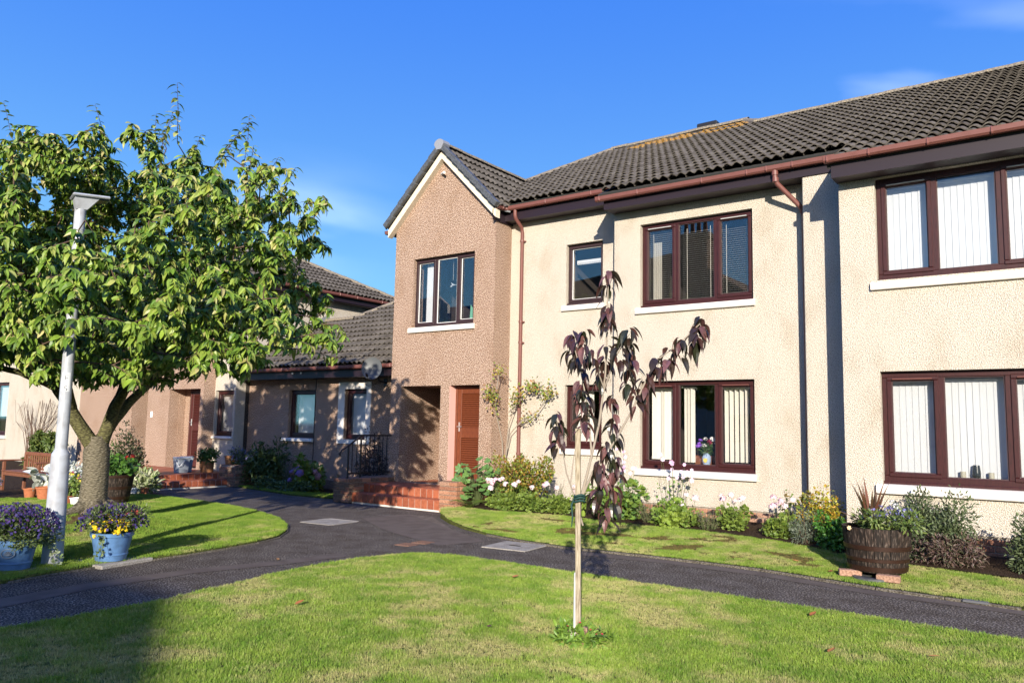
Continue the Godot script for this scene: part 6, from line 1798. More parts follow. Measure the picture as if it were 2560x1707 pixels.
func steps_left() -> void:
	var t := thing("entrance_steps", "shaded red quarry tiled steps and landing below the dark louvred door", "steps", Vector3(-17.8, 0, -10.2))
	var mb := MB.new()
	mb.span(-21.2, -16.62, -0.1, 0.255, -11.42, -9.05); mb.span(-16.62, -16.30, -0.1, 0.13, -11.2, -8.95)
	part("base", mb, M.grout, t)
	tiling(t, Vector3(-16.615, 0.125, -9.06), Vector3.FORWARD, Vector3.UP, 15, 1, 2.25, 0.14, "riser_tile")
	tiling(t, Vector3(-16.295, 0.0, -8.96), Vector3.FORWARD, Vector3.UP, 15, 1, 2.24, 0.135, "riser_tile")
	tiling(t, Vector3(-20.5, 0.264, -9.06), Vector3.RIGHT, Vector3.FORWARD, 20, 12, 3.88, 2.33, "floor_tile")
	tiling(t, Vector3(-16.61, 0.139, -8.96), Vector3.RIGHT, Vector3.FORWARD, 2, 15, 0.31, 2.24, "tread_tile")
	tiling(t, Vector3(-16.62, 0.0, -9.045), Vector3.LEFT, Vector3.UP, 12, 1, 1.8, 0.26, "riser_tile")
	var w := thing("brick_pier", "low brown brick pier at the right end of the shaded steps", "brick wall", Vector3(-16.1, 0, -11.3))
	brick_block(w, -16.62, -16.0, -0.02, 0.46, -11.65, -11.05, ["front", "right", "top"])
	# bins, pots and the broom on the landing
	for q in [["grey plastic tub with a handle, nearer of two by the dark louvred door", Vector3(-17.05, 0.275, -10.33), 0.0], ["grey plastic tub half hidden behind the nearer tub", Vector3(-17.3, 0.275, -10.62), 0.5]]:
		var o: Vector3 = q[1]
		var b := thing("plastic_tub", q[0], "bin", o, "grey tubs on the landing")
		mb = MB.new()
		var lo := []; var hi := []
		for k in 4:
			var a: float = PI / 4 + k * PI / 2 + q[2]
			lo.append(o + Vector3(cos(a) * 0.15, 0, sin(a) * 0.15)); hi.append(o + Vector3(cos(a) * 0.19, 0.33, sin(a) * 0.19))
		for k in 4: mb.outq(lo[k], lo[(k + 1) % 4], hi[(k + 1) % 4], hi[k], o + Vector3(0, 0.15, 0))
		mb.outq(lo[0], lo[1], lo[2], lo[3], o + Vector3(0, 0.15, 0))
		part("tub", mb, mat(lin(0.24, 0.27, 0.31), 0.5), b)
		mb = MB.new(); mb.box(o + Vector3(0, 0.34, 0), Vector3(0.29, 0.035, 0.29), 0.012, Basis(Vector3.UP, -q[2]))
		part("lid", mb, mat(lin(0.35, 0.38, 0.42), 0.5), b)
		mb = MB.new()
		mb.tube([o + Vector3(0.15, 0.30, 0.0), o + Vector3(0.17, 0.18, 0.11), o + Vector3(0.15, 0.15, 0.15), o + Vector3(0.0, 0.30, 0.15)], [0.006, 0.006, 0.006, 0.006], 6)
		part("handle", mb, M.white_plastic, b)
	vessel("plant_pot", "tan ribbed clay pot on the landing beside the grey tubs", "plant pot", Vector3(-16.95, 0.275, -10.93), 0.14, 0.16, 0.26, M.tan_pot, 0.012, "", [0.25, 0.5])
	bush("pot_plant", "dark leafy plant growing in the tan clay pot", "plant", Vector3(-16.95, 0.5, -10.93), Vector3(0.3, 0.26, 0.28), 360, leaf_mesh(0.07, 0.035, 0.3, 0.2, 1.0, 3), [Color(0.05, 0.1, 0.02), Color(0.09, 0.16, 0.03)], 0.6)
	vessel("plant_pot", "square topped brown pot on the brick pier of the shaded steps", "plant pot", Vector3(-16.45, 0.47, -11.2), 0.1, 0.13, 0.2, M.tan_pot, 0.01)
	bush("lavender_blue_plant", "pale violet flowered plant above the brick pier of the shaded steps", "plant", Vector3(-16.2, 0.5, -11.35), Vector3(0.42, 0.34, 0.3), 520, leaf_mesh(0.06, 0.02, 0.3, 0.2, 1.0, 3), [Color(0.08, 0.12, 0.03), Color(0.12, 0.16, 0.05), Color(0.2, 0.18, 0.4)], 0.5)
	mb = MB.new()
	var br := thing("broom", "long handled broom leaning beside the shaded red steps", "broom", Vector3(-16.1, 0, -8.85))
	mb.tube([Vector3(-16.1, 0.06, -8.85), Vector3(-16.45, 1.05, -8.95)], [0.013, 0.012], 8)
	part("handle", mb, M.bench, br)
	mb = MB.new(); mb.box(Vector3(-16.09, 0.03, -8.85), Vector3(0.24, 0.09, 0.05), 0.01)
	part("head", mb, M.underlay, br)

func covers() -> void:
	# inspection covers and gully grates in the path
	var mb := MB.new()
	mb.box(Vector3.ZERO, Vector3(0.62, 0.03, 0.62), 0.004)
	var t := solo("inspection_cover", mb, M.concrete, "pale concrete inspection cover in the path above the near lawn", "manhole cover", "", Vector3(-5.98, -0.034, -8.24))
	t.rotation.y = 0.12
	mb = MB.new(); mb.span(-6.06, -5.9, -0.0185, -0.014, -8.26, -8.22)
	part("keyhole", mb, M.black_metal, t)
	mb = MB.new()
	for q in [[-0.3, 0.3, 0.27, 0.33], [-0.3, 0.3, -0.33, -0.27], [-0.33, -0.27, -0.27, 0.27], [0.27, 0.33, -0.27, 0.27]]:
		mb.span(q[0], q[1], -0.02, 0.012, q[2], q[3], 0.003)
	t = solo("square_cover", mb, M.concrete, "whitish square cover frame let into the path before the red steps", "manhole cover", "", Vector3(-9.54, -0.036, -8.3))
	t.rotation.y = 0.1
	mb = MB.new(); mb.box(Vector3(-9.54, -0.032, -8.3), Vector3(0.53, 0.012, 0.53), 0.002, Basis(Vector3.UP, 0.1))
	part("lid", mb, M.concrete, t)
	for q in [["small rusty square drain cover, left of two in the path", Vector3(-7.05, -0.03, -7.40)], ["small rusty square drain cover, right of two in the path", Vector3(-7.03, -0.03, -7.68)]]:
		mb = MB.new(); mb.box(Vector3.ZERO, Vector3(0.22, 0.016, 0.22), 0.003)
		for i in 4: mb.box(Vector3(-0.075 + i * 0.05, 0.009, 0), Vector3(0.018, 0.008, 0.17), 0.002)
		t = solo("drain_cover", mb, mat(lin(0.17, 0.09, 0.06), 0.8), q[0], "drain cover", "drain covers in the path", q[1])
		t.rotation.y = 0.1
	mb = MB.new(); mb.box(Vector3.ZERO, Vector3(0.2, 0.02, 0.1), 0.003)
	t = solo("stop_tap_cover", mb, M.hoop_grey, "small grey metal cover in the edging at the right", "metal cover", "", Vector3(-0.95, -0.008, -8.36))
	# fallen leaves on the lawns and path
	var lm := leaf_mesh(0.075, 0.04, -0.4, 0.3)
	var spots := [[1605, 1090, 0.1], [810, 1285, 0], [1185, 1465, 0.02], [1835, 1435, 0.02], [1800, 1260, 0.06], [1890, 1290, 0.04], [1700, 1232, 0.07], [1000, 1265, -0.03], [1520, 1500, 0.02], [620, 1345, 0], [1240, 1230, 0.05], [1370, 1185, 0.08]]
	var at := [Vector3(-3.9, 0.03, -9.3), Vector3(-6.32, 0.0, -5.9), Vector3(-3.6, 0.03, -4.65), Vector3(-1.5, 0.03, -5.6), Vector3(-2.75, 0.04, -9.2), Vector3(-2.35, 0.03, -8.85), Vector3(-5.0, 0.03, -9.0), Vector3(-7.25, -0.02, -5.6), Vector3(-1.9, 0.03, -6.6), Vector3(-4.6, 0.03, -6.3), Vector3(-0.9, 0.03, -6.0), Vector3(-5.2, 0.03, -4.2)]
	var where := ["fallen orange leaf on the strip lawn below the lower middle window", "fallen brown leaf at the left rim of the near lawn", "fallen brown leaf on the near lawn left of the timber stake", "fallen leaf on the near lawn right of the timber stake", "fallen orange leaf on the strip lawn left of the big half barrel", "fallen orange leaf on the grass close to the big half barrel", "fallen leaf on the strip lawn straight behind the young purple tree", "fallen leaf on the dark path beside the lamp post lawn", "fallen leaf near the far edge of the near lawn at the right", "fallen leaf near the far edge of the near lawn, left of the stake", "fallen orange leaf on the near lawn at the right edge", "fallen leaf on the near lawn by its left front"]
	for i in at.size():
		var o := MeshInstance3D.new()
		o.name = numbered("fallen_leaf")
		o.mesh = lm
		o.material_override = flat([Color(0.34, 0.13, 0.04), Color(0.42, 0.2, 0.06), Color(0.28, 0.09, 0.03)][i % 3])
		add_child(o)
		o.position = at[i]
		o.rotation = Vector3(rng.randf_range(-0.4, 0.4), rng.randf() * TAU, rng.randf_range(-0.3, 0.3))
		tag(o, where[i], "leaf", "fallen leaves")

func window_things() -> void:
	var z := -11.84
	var t := thing("flower_vase", "blue and yellow painted vase behind the lower middle window", "vase", Vector3(-4.93, 0.94, z))
	var mb := MB.new()
	mb.lathe([Vector2(0, 0), Vector2(0.05, 0.0), Vector2(0.066, 0.05), Vector2(0.068, 0.12), Vector2(0.045, 0.165), Vector2(0.052, 0.185), Vector2(0.044, 0.185), Vector2(0.038, 0.165)], Vector3(-4.93, 0.94, z), 24)
	part("body", mb, mat(lin(0.35, 0.45, 0.62), 0.25), t)
	mb = MB.new()
	var pts := []
	for i in 14:
		var a := TAU * i / 14
		pts.append(Vector3(-4.925 + cos(a) * 0.032, 1.02 + sin(a) * 0.035 - 0.012 * (1 - absf(cos(a))), z + 0.0695 - 0.0))
	mb.prism(pts, Vector3(0, 0, -0.02))
	part("painted_flower", mb, mat(lin(0.75, 0.6, 0.15), 0.3), t)
	var b := bush("bouquet", "bunch of purple, white and crimson flowers in the painted vase", "bouquet", Vector3(-4.93, 1.1, z), Vector3(0.15, 0.18, 0.07), 160, leaf_mesh(0.06, 0.014, 0.3, 0.2, 1.0, 3), [Color(0.05, 0.1, 0.025), Color(0.08, 0.14, 0.04)], 0.3)
	put_flowers(b, [Vector3(-5.05, 1.26, z), Vector3(-5.03, 1.31, z), Vector3(-5.0, 1.22, z), Vector3(-5.06, 1.22, z)], [bloom_mesh(0.045, 46, 21)], [Color(0.28, 0.1, 0.6)], "purple_flower")
	put_flowers(b, [Vector3(-4.95, 1.33, z), Vector3(-4.96, 1.22, z + 0.02), Vector3(-4.81, 1.31, z), Vector3(-4.77, 1.27, z), Vector3(-4.84, 1.34, z)], [bloom_mesh(0.042, 46, 22)], [Color(0.8, 0.78, 0.76)], "white_flower")
	put_flowers(b, [Vector3(-4.88, 1.29, z + 0.02), Vector3(-4.85, 1.26, z)], [bloom_mesh(0.04, 46, 23)], [Color(0.3, 0.02, 0.06)], "crimson_flower")
	mb = MB.new(); mb.box(Vector3(-4.93, 1.0, z - 0.14), Vector3(0.5, 0.16, 0.03), 0.004); mb.span(-5.95, -4.05, 0.9, 0.935, -11.88, -11.75)
	solo("wooden_chair_back", mb, M.bench, "brown wooden furniture behind the painted vase in the window", "furniture")
	mb = MB.new()
	mb.lathe([Vector2(0, 0), Vector2(0.042, 0), Vector2(0.045, 0.06), Vector2(0.036, 0.14), Vector2(0.034, 0.15), Vector2(0.03, 0.15)], Vector3.ZERO, 20)
	solo("dark_vase", mb, mat(lin(0.03, 0.035, 0.035), 0.2), "dark glazed vase on the lower right window sill between two candle glasses", "vase", "", Vector3(-1.17, 0.975, -10.86))
	for q in [[-1.31, "pale candle glass left of the dark vase on the window sill"], [-1.02, "pale candle glass right of the dark vase on the window sill"]]:
		mb = MB.new(); mb.lathe([Vector2(0, 0), Vector2(0.03, 0), Vector2(0.031, 0.07), Vector2(0.026, 0.07), Vector2(0.026, 0.03)], Vector3.ZERO, 18)
		solo("candle_glass", mb, mat(lin(0.42, 0.40, 0.32), 0.3), q[1], "candle holder", "candle glasses on the sill", Vector3(q[0], 0.975, -10.86))
	mb = MB.new()
	for i in 6:
		mb.ball(Vector3(-7.36 + cos(i * 1.05) * 0.03, 1.36 + sin(i * 1.05) * 0.03, -12.3), Vector3.ONE * 0.022, 4, 6)
	solo("blue_ornament", mb, mat(lin(0.02, 0.2, 0.7), 0.4), "bright blue flower ornament in the small lower window", "ornament")
	# stair tower window: hanging star, palm and a green sail-shaped ornament
	t = thing("hanging_star", "pale glass star hanging in the stair tower window", "ornament", Vector3(-10.28, 4.25, -11.88))
	mb = MB.new()
	mb.tube([Vector3(-10.28, 4.38, -11.88), Vector3(-10.28, 4.78, -11.88)], [0.002, 0.002], 4)
	part("cord", mb, M.white_plastic, t)
	mb = MB.new()
	for i in 9:
		var d := rdir()
		mb.tube([Vector3(-10.28, 4.28, -11.88), Vector3(-10.28, 4.28, -11.88) + d * 0.085], [0.016, 0.001], 4)
	part("star", mb, mat(lin(0.55, 0.6, 0.65), 0.2), t)
	t = thing("palm_plant", "dark palm fronds inside the stair tower window", "plant", Vector3(-10.45, 3.5, -11.95))
	for i in 13:
		var a := PI * (i + 0.5) / 13
		mb = MB.new()
		for k in 12:
			var f := k / 11.0
			var p := Vector3(-10.52 + cos(a) * 0.34 * f, 3.5 + sin(a) * 0.3 * f - 0.1 * f * f, -11.97 + 0.02 * (i % 3))
			for sgn in [-1, 1]:
				var d := Vector3(cos(a) * 0.5 - sin(a) * sgn, sin(a) * 0.5 + cos(a) * sgn - 0.4, 0.1).normalized()
				mb.tri(p, p + Vector3(0.008, 0, 0.004), p + d * 0.09 * (1.1 - f))
		part("frond", mb, flat(Color(0.03, 0.06, 0.02), true), t)
	mb = MB.new()
	mb.prism([Vector3(-9.82, 3.53, -11.87), Vector3(-9.68, 3.53, -11.87), Vector3(-9.66, 3.66, -11.87), Vector3(-9.8, 3.84, -11.87)], Vector3(0, 0, -0.01))
	solo("green_ornament", mb, mat(lin(0.16, 0.42, 0.30), 0.4), "pale green leaf shaped ornament at the right of the tower window", "ornament")

# ------------------------------------------------------------------ the flower border
func border() -> void:
	var g1 := [Color(0.075, 0.15, 0.025), Color(0.11, 0.20, 0.03), Color(0.15, 0.25, 0.04)]
	var g2 := [Color(0.14, 0.22, 0.03), Color(0.19, 0.27, 0.045), Color(0.10, 0.17, 0.025)]
	var at := func(x: float, z: float) -> Vector3: return Vector3(x, gy(x, z) + 0.01, z)
	var o: Vector3
	# tall plant with big round lobed leaves beside the tower door
	o = at.call(-8.72, -10.85)
	var t := thing("round_leaved_plant", "tall plant with big round lobed blue green leaves beside the tower door", "plant", o)
	var st := MB.new()
	var lm := lobed_mesh(0.085, 7, 0.12)
	for i in 78:
		var a := rng.randf() * TAU; var d := sqrt(rng.randf())
		var p := o + Vector3(cos(a) * d * 0.36, rng.randf_range(0.18, 0.68) + (0.3 if i % 6 == 0 else 0.0) * (1.0 - d), sin(a) * d * 0.28)
		st.tube([o + Vector3(cos(a), 0, sin(a)) * 0.04, o.lerp(p, 0.6) + Vector3(0, 0.08, 0), p], [0.005, 0.004, 0.003], 5, false)
		piece("leaf", lm, flat([Color(0.09, 0.19, 0.055), Color(0.12, 0.23, 0.06), Color(0.075, 0.15, 0.045)][i % 3], true), t, Transform3D(dir_basis(Vector3(cos(a), -0.35, sin(a)) + rdir() * 0.3, Vector3(0.35, 0.8, 0.8) + rdir() * 0.45, rng.randf_range(0.65, 1.15)), p))
	part("stems", st, M.green_stem, t)
	# fern
	o = at.call(-8.62, -10.55)
	t = thing("fern", "bright green fern arching over the foot of the brick pier", "fern", o)
	for i in 12:
		var a := -0.9 + TAU * i / 12.0
		var d := Vector3(cos(a), 0, sin(a))
		var mb := MB.new()
		var L := rng.randf_range(0.34, 0.5)
		var c := flat([Color(0.15, 0.24, 0.035), Color(0.11, 0.19, 0.03)][i % 2], true)
		var s := Vector3(-d.z, 0, d.x)
		for k in 16:
			var f := (k + 0.5) / 16.0
			var p := o + d * L * f * 0.9 + Vector3.UP * (0.42 * f - 0.36 * f * f)
			var w := 0.085 * sin(PI * pow(f * 0.9 + 0.08, 0.7))
			for sg in [-1, 1]:
				var e: Vector3 = p + s * w * sg + d * w * 0.35 - Vector3.UP * w * 0.2
				mb.tri(p - d * 0.008, p + d * 0.01, e)
		part("frond", mb, c, t)
	var b := bush("shrub_rose", "yellowing green and red tinged rose bush below the downpipe", "bush", at.call(-8.02, -11.15), Vector3(0.60, 0.86, 0.42), 2300, leaf_mesh(0.055, 0.032, 0.35, 0.25, 1.0, 3), [Color(0.22, 0.25, 0.03), Color(0.15, 0.2, 0.03), Color(0.30, 0.22, 0.03), Color(0.24, 0.09, 0.03), Color(0.10, 0.15, 0.025)], 0.5)
	# pale pink geraniums
	var pink := [Color(0.80, 0.60, 0.62), Color(0.82, 0.68, 0.68), Color(0.78, 0.50, 0.56)]
	var gl := lobed_mesh(0.026, 6, 0.2)
	var blm := [bloom_mesh(0.05, 50, 31), bloom_mesh(0.042, 44, 32)]
	var gi := 0
	for q in [[-7.9, -10.75, 0.60, 0.34, 1300, 15, "wide patch of pale pink geraniums along the lawn edge, nearest the tower"], [-7.05, -10.85, 0.40, 0.30, 620, 6, "pale pink geraniums between the first patch and the timber stake"], [-4.75, -10.75, 0.2, 0.24, 260, 3, "small pink geranium under the middle of the big lower window"], [-4.1, -10.8, 0.25, 0.33, 420, 7, "pink geranium below the right end of the middle window sill"], [-3.42, -10.6, 0.24, 0.30, 380, 6, "pink geranium at the corner where the brick plinth steps forward"]]:
		o = at.call(q[0], q[1])
		b = bush("geranium_plant", q[6], "flowers", o, Vector3(q[2], q[3] * 0.85, 0.24), q[4], gl, [Color(0.14, 0.20, 0.03), Color(0.19, 0.25, 0.045), Color(0.10, 0.16, 0.025)], 0.8, "pale pink geraniums in the border")
		var sp := spots_on(o, Vector3(q[2] * 0.95, q[3] * 1.1, 0.22), q[5], 0.75)
		for i in sp.size():
			sp[i] += Vector3(0.0, rng.randf_range(0.0, 0.12 if gi < 2 else 0.2), 0.06)
		stems_to(b, o, sp)
		put_flowers(b, sp, blm, pink, "flower", Vector3(0.2, 0.8, 0.6))
		gi += 1
	# lavenders
	for q in [[-7.45, -11.3, 0.24, 0.42, 46, "greyish lavender left of the timber stake by the wall"], [-5.36, -10.8, 0.26, 0.28, 60, "grey green lavender under the left of the big lower window"], [-4.45, -10.7, 0.24, 0.28, 60, "grey green lavender between the two pink geraniums"]]:
		spiky("lavender_plant", q[5], "lavender", at.call(q[0], q[1]), Vector3(q[2], q[3], 0.24), q[4], [Color(0.13, 0.15, 0.06), Color(0.2, 0.2, 0.1), Color(0.16, 0.13, 0.08)], [Color(0.22, 0.15, 0.16), Color(0.16, 0.1, 0.16), Color(0.28, 0.22, 0.16)], "lavenders in the border")
	# strap leaved daylily behind the stake
	o = at.call(-6.5, -10.75)
	t = thing("daylily", "clump of arching bright green strap leaves just right of the stake", "plant", o)
	for i in 38:
		var a := rng.randf() * TAU; var d := Vector3(cos(a), 0, sin(a)); var s := Vector3(-d.z, 0, d.x) * 0.008
		var L := rng.randf_range(0.15, 0.32); var H := rng.randf_range(0.35, 0.52)
		var mb := MB.new()
		for k in 5:
			var q := []
			for f in [k / 5.0, (k + 1) / 5.0]:
				q.append([o + d * (0.03 + L * f * f) + Vector3.UP * H * (f * 1.25 - 0.35 * f * f), 1.0 - f * 0.9])
			mb.quad(q[0][0] - s * q[0][1], q[0][0] + s * q[0][1], q[1][0] + s * q[1][1], q[1][0] - s * q[1][1])
		part("leaf", mb, flat([Color(0.17, 0.26, 0.035), Color(0.22, 0.3, 0.05)][i % 2], true), t)
	bush("lady_mantle", "large mound of round scalloped yellow green leaves right of the stake", "plant", at.call(-5.95, -10.8), Vector3(0.52, 0.46, 0.38), 620, lobed_mesh(0.042, 8, 0.15), g2 + [Color(0.09, 0.18, 0.05)], 0.9)
	bush("lady_mantle", "small mound of scalloped green leaves under the middle window", "plant", at.call(-5.02, -10.75), Vector3(0.27, 0.30, 0.24), 260, lobed_mesh(0.036, 8, 0.15), g2, 0.9)
	bush("lady_mantle", "low lime green scalloped leaves at the front of the border", "plant", at.call(-4.92, -10.55), Vector3(0.16, 0.17, 0.15), 120, lobed_mesh(0.036, 8, 0.15), [Color(0.24, 0.32, 0.05), Color(0.2, 0.28, 0.04)], 0.9)
	# Japanese anemones on thin stems in front of the wall
	for q in [[-6.0, -11.0, 0.34, 1.05, 16, "tall thin stemmed pale pink anemones left of the big lower window"], [-5.12, -11.1, 0.28, 0.98, 13, "tall thin stemmed pink anemones in front of the big window sill"]]:
		o = at.call(q[0], q[1])
		t = thing("anemone", q[5], "flowers", o, "tall pink anemones")
		var sp := []
		for i in q[4]:
			var a := rng.randf() * TAU; var d := sqrt(rng.randf())
			sp.append(o + Vector3(cos(a) * d * q[2], q[3] * rng.randf_range(0.55, 1.0), sin(a) * d * 0.16))
		stems_to(t, o, sp, 0.0028)
		put_flowers(t, sp, [daisy_mesh(0.04, 6), daisy_mesh(0.034, 6)], [Color(0.78, 0.52, 0.70), Color(0.8, 0.62, 0.74), Color(0.72, 0.42, 0.62)], "flower", Vector3(0.3, 0.3, 1))
		var pl := []; var cl := []
		for i in 60:
			pl.append(Transform3D(dir_basis(rdir(), Vector3.UP + rdir() * 0.4, rng.randf_range(0.6, 1.2)), o + Vector3(rng.randfn() * 0.14, rng.randf_range(0.15, 0.55), rng.randfn() * 0.08))); cl.append(pick(g1))
		scatter("foliage", leaf_mesh(0.06, 0.035, 0.3, 0.3, 1.0, 3), M.leaf, pl, cl, t)
	# right of the corner
	b = bush("small_rose", "small leafy rose in the shaded corner left of the yellow bush", "plant", at.call(-3.3, -10.85), Vector3(0.26, 0.62, 0.22), 130, leaf_mesh(0.055, 0.034, 0.35, 0.25, 1.0, 3), [Color(0.09, 0.14, 0.03), Color(0.2, 0.14, 0.04), Color(0.13, 0.19, 0.04)], 0.5)
	bush("santolina", "silvery grey green rounded bush below the yellow bush", "bush", at.call(-3.02, -10.4), Vector3(0.22, 0.34, 0.22), 1100, leaf_mesh(0.035, 0.007, 0.2, 0.2, 1.0, 2), [Color(0.16, 0.19, 0.13), Color(0.22, 0.25, 0.18), Color(0.11, 0.14, 0.09)], 0.3)
	bush("golden_bush", "yellow and orange leaved bush against the shadowed wall left of the barrel", "bush", at.call(-2.92, -10.85), Vector3(0.36, 0.55, 0.3), 1500, leaf_mesh(0.036, 0.024, 0.3, 0.2, 1.0, 3), [Color(0.42, 0.36, 0.03), Color(0.35, 0.33, 0.04), Color(0.40, 0.20, 0.02), Color(0.22, 0.24, 0.03)], 0.5)
	bush("green_bush", "fresh green rounded bush just left of the big half barrel", "bush", at.call(-2.62, -10.25), Vector3(0.27, 0.36, 0.27), 1100, leaf_mesh(0.045, 0.026, 0.35, 0.2, 1.0, 3), [Color(0.06, 0.18, 0.02), Color(0.085, 0.23, 0.03), Color(0.05, 0.14, 0.02)], 0.6)
	var hb := [Color(0.085, 0.115, 0.05), Color(0.13, 0.16, 0.075), Color(0.06, 0.08, 0.035)]
	bush("hebe_bush", "large grey green bush right behind the big half barrel", "bush", at.call(-1.50, -10.12), Vector3(0.42, 0.66, 0.36), 3400, leaf_mesh(0.046, 0.017, 0.3, 0.3, 1.0, 3), hb, 0.4)
	bush("withered_bush", "withered purplish brown low growth in front of the large grey green bush", "bush", at.call(-1.36, -9.84), Vector3(0.34, 0.36, 0.2), 1300, leaf_mesh(0.05, 0.012, 0.6, 0.3, 1.0, 3), [Color(0.11, 0.065, 0.06), Color(0.08, 0.05, 0.045), Color(0.16, 0.10, 0.08), Color(0.09, 0.10, 0.05)], 0.2)
	bush("hebe_bush", "grey green bush with bare base at the right edge", "bush", at.call(-0.50, -9.95), Vector3(0.38, 0.55, 0.34), 3000, leaf_mesh(0.046, 0.017, 0.3, 0.3, 1.0, 3), hb, 0.4)
	# climbing rose on the tower corner and downpipe
	t = thing("climbing_rose", "sparse climbing rose spread across the tower corner and the downpipe", "climber", Vector3(-8.92, 0.15, -11.9))
	st = MB.new()
	var rt := Vector3(-8.95, 0.18, -11.98)
	var ends := []
	for e in [[Vector3(-8.97, 0.9, -12.0), Vector3(-8.85, 1.35, -11.98), Vector3(-8.55, 1.62, -11.95), Vector3(-8.2, 1.72, -11.98)], [Vector3(-8.96, 1.0, -12.0), Vector3(-8.88, 1.5, -11.96), Vector3(-8.7, 1.9, -11.93), Vector3(-8.6, 2.1, -11.9)], [Vector3(-8.98, 1.2, -11.9), Vector3(-8.98, 1.7, -11.7), Vector3(-8.95, 2.0, -11.6), Vector3(-9.0, 2.15, -11.5)], [Vector3(-8.5, 1.62, -11.97), Vector3(-8.2, 1.8, -11.98), Vector3(-8.05, 2.0, -12.0), Vector3(-7.98, 2.15, -12.0)], [Vector3(-8.72, 1.85, -11.95), Vector3(-8.5, 2.1, -11.95), Vector3(-8.4, 2.25, -11.97), Vector3(-8.28, 2.2, -12.0)], [Vector3(-8.95, 1.9, -11.65), Vector3(-8.9, 2.2, -11.6), Vector3(-8.85, 2.4, -11.58), Vector3(-8.8, 2.55, -11.6)]]:
		var start: Vector3 = rt if e[0].y < 1.3 else e[0] - Vector3(0.15, 0.1, 0)
		st.tube([start, e[0], e[1], e[2], e[3]], [0.013, 0.011, 0.009, 0.007, 0.003], 6)
		ends.append([e[2], e[3]]); ends.append([e[1], e[2]])
	part("stems", st, M.grey_twig, t)
	var pl := []; var cl := []
	for i in 560:
		var e = ends[[0, 2, 2, 4, 4, 6, 6, 8, 8, 8, 10, 5][rng.randi() % 12]]
		var p: Vector3 = e[0].lerp(e[1], rng.randf_range(0.1, 1.05)) + Vector3(rng.randfn() * 0.09, rng.randfn() * 0.07, absf(rng.randfn()) * 0.05)
		pl.append(Transform3D(dir_basis(rdir(), Vector3(0.3, 0.7, 0.7) + rdir() * 0.5, rng.randf_range(0.7, 1.2)), p)); cl.append(pick([Color(0.13, 0.20, 0.03), Color(0.19, 0.25, 0.04), Color(0.34, 0.27, 0.04), Color(0.27, 0.12, 0.04)]))
	scatter("foliage", leaf_mesh(0.055, 0.034, 0.35, 0.25, 1.0, 3), M.leaf, pl, cl, t)
	# the bed in front of the low wing
	var dk := [Color(0.045, 0.075, 0.02), Color(0.07, 0.11, 0.028), Color(0.10, 0.14, 0.04)]
	bush("broad_shrub", "broad dark evergreen shrub below the left window of the low wing", "bush", Vector3(-15.35, 0, -11.5), Vector3(0.6, 0.92, 0.38), 1500, leaf_mesh(0.10, 0.035, 0.5, 0.3, 1.0, 4), dk, 0.5)
	bush("leafy_shrub", "green shrub with violet flowers between the shaded steps and the evergreen", "bush", Vector3(-16.2, 0, -11.45), Vector3(0.5, 0.7, 0.36), 1100, leaf_mesh(0.08, 0.03, 0.5, 0.3, 1.0, 3), dk + [Color(0.14, 0.18, 0.05)], 0.5)
	var hy := bush("hydrangea", "hydrangea with dusky pink and violet flower heads below the painted window", "flowers", Vector3(-13.85, 0, -11.4), Vector3(0.44, 0.62, 0.34), 420, leaf_mesh(0.11, 0.07, 0.4, 0.2, 1.0, 4), [Color(0.14, 0.21, 0.03), Color(0.1, 0.17, 0.03), Color(0.2, 0.25, 0.05)], 0.8)
	put_flowers(hy, spots_on(Vector3(-13.88, 0.0, -11.3), Vector3(0.4, 0.5, 0.24), 15, 0.45), [bloom_mesh(0.075, 60, 41), bloom_mesh(0.06, 50, 42)], [Color(0.36, 0.16, 0.2), Color(0.45, 0.22, 0.24), Color(0.25, 0.15, 0.38), Color(0.33, 0.2, 0.2)], "flower_head", Vector3(0.4, 0.6, 0.8))
	spiky("lavender_plant", "dusky lavender between the dark evergreen and the hydrangea", "lavender", Vector3(-14.6, 0, -11.55), Vector3(0.34, 0.62, 0.26), 70, [Color(0.10, 0.12, 0.07), Color(0.14, 0.15, 0.09)], [Color(0.15, 0.12, 0.16), Color(0.2, 0.16, 0.18)])
	bush("low_ground_cover", "low mixed leaves along the front of the wing's flower bed", "plant", Vector3(-14.2, 0, -11.15), Vector3(1.1, 0.22, 0.22), 900, leaf_mesh(0.06, 0.03, 0.4, 0.2, 1.0, 3), dk + [Color(0.16, 0.2, 0.06)], 0.6)
	bush("orange_border_plant", "small orange tinged plant by the brick wall of the tower steps", "plant", Vector3(-12.4, 0, -11.2), Vector3(0.34, 0.4, 0.26), 420, leaf_mesh(0.05, 0.02, 0.4, 0.2, 1.0, 3), [Color(0.14, 0.12, 0.03), Color(0.24, 0.14, 0.03), Color(0.10, 0.12, 0.03)], 0.5)
	bush("dark_purple_shrub", "dark purple leaved shrub behind the black handrail", "bush", Vector3(-12.25, 0, -11.7), Vector3(0.55, 1.2, 0.32), 1700, leaf_mesh(0.035, 0.02, 0.3, 0.2, 1.0, 3), [Color(0.035, 0.016, 0.018), Color(0.055, 0.022, 0.025), Color(0.03, 0.025, 0.018)], 0.4)
	# terracotta wall planter glimpsed in the crown
	vessel("plant_pot", "orange hanging pot glimpsed among the leaves left of the lamp post", "plant pot", Vector3(-11.55, 2.52, -5.35), 0.06, 0.085, 0.12, mat(lin(0.62, 0.10, 0.03), 0.6), 0.008)

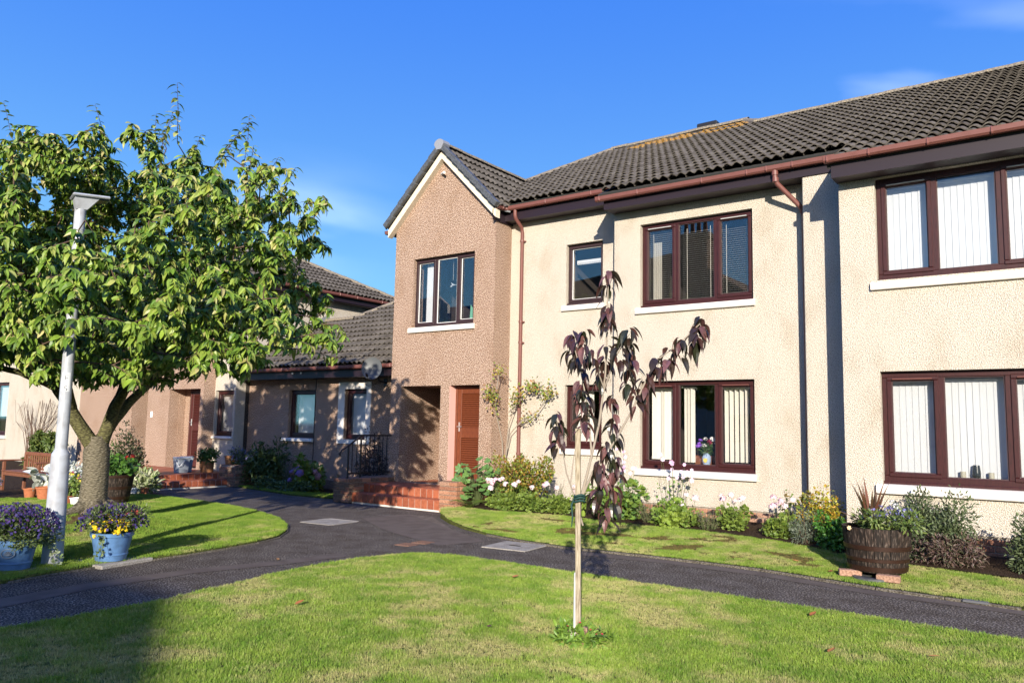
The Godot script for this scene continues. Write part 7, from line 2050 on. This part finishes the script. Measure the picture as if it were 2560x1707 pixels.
func sky_and_light() -> void:
	var cam := Camera3D.new()
	cam.name = "camera"
	cam.position = EYE
	cam.rotation = Vector3(deg_to_rad(6.222943659766587), deg_to_rad(36.471576785653625), deg_to_rad(1.1427079010666112))
	cam.fov = rad_to_deg(2.0 * atan(853.5 / 1977.9005))
	cam.near = 0.05
	cam.far = 1500.0
	add_child(cam)
	cam.current = true
	var sky := ProceduralSkyMaterial.new()
	sky.sky_top_color = lin(0.022, 0.128, 0.58)
	sky.sky_horizon_color = lin(0.29, 0.66, 0.74)
	sky.sky_curve = 0.16
	sky.ground_bottom_color = lin(0.07, 0.075, 0.05)
	sky.ground_horizon_color = lin(0.25, 0.30, 0.30)
	sky.sun_angle_max = 72.0
	sky.sun_curve = 0.24
	# thin wisps of high cloud
	var im := Image.create(2048, 1024, false, Image.FORMAT_RGBA8)
	im.fill(Color(1, 1, 1, 0))
	var f := FastNoiseLite.new(); f.seed = 4; f.frequency = 0.012; f.fractal_octaves = 5
	var f2 := FastNoiseLite.new(); f2.seed = 14; f2.frequency = 0.004; f2.fractal_octaves = 2
	for y in range(300, 500):
		for x in 2048:
			if x > 300 and x < 1500: continue
			var el := 90.0 - y * 180.0 / 1024.0
			var az: float = x * 360.0 / 2048.0
			if az > 180: az -= 360
			var g := exp(-pow((az + 8.0) / 13.0, 2) - pow((el - 22.5) / 4.5, 2)) + 1.3 * exp(-pow((az + 52.0) / 5.0, 2) - pow((el - 14.2) / 2.6, 2))
			if g < 0.02: continue
			var n := f.get_noise_2d(x * 0.5 + y * 0.3, y * 2.6 - x * 0.5) * 1.5 + f2.get_noise_2d(x, y * 2) * 0.9 - 0.02
			var a := clampf(n * g * 0.55, 0.0, 0.40)
			if a > 0.0: im.set_pixel(x, y, Color(1, 1, 1, a))
	sky.sky_cover = ImageTexture.create_from_image(im)
	sky.sky_cover_modulate = Color(0.9, 0.9, 0.9, 0.42)
	var e := Environment.new()
	e.background_mode = Environment.BG_SKY
	e.sky = Sky.new()
	e.sky.sky_material = sky
	e.tonemap_mode = Environment.TONE_MAPPER_LINEAR
	e.tonemap_exposure = 1.6
	e.sdfgi_enabled = true
	e.ssao_enabled = true
	e.ssil_enabled = true
	var we := WorldEnvironment.new()
	we.name = "world_environment"
	we.environment = e
	add_child(we)
	var sun := DirectionalLight3D.new()
	sun.name = "sun"
	sun.light_color = Color(1.0, 0.965, 0.90)
	sun.light_energy = 1.6
	sun.light_angular_distance = 0.5
	sun.shadow_enabled = true
	add_child(sun)
	sun.look_at_from_position(Vector3.ZERO, Vector3(-0.60, -0.365, -1.0))

func _ready() -> void:
	rng.seed = 20240917
	sky_and_light()
	make_materials()
	ground()
	flats()
	cottage()
	left_block()
	across()
	steps_right()
	steps_left()
	cherry_tree()
	purple_tree()
	lamp()
	bench()
	border()
	pots()
	big_barrel()
	covers()
	window_things()
	grass()
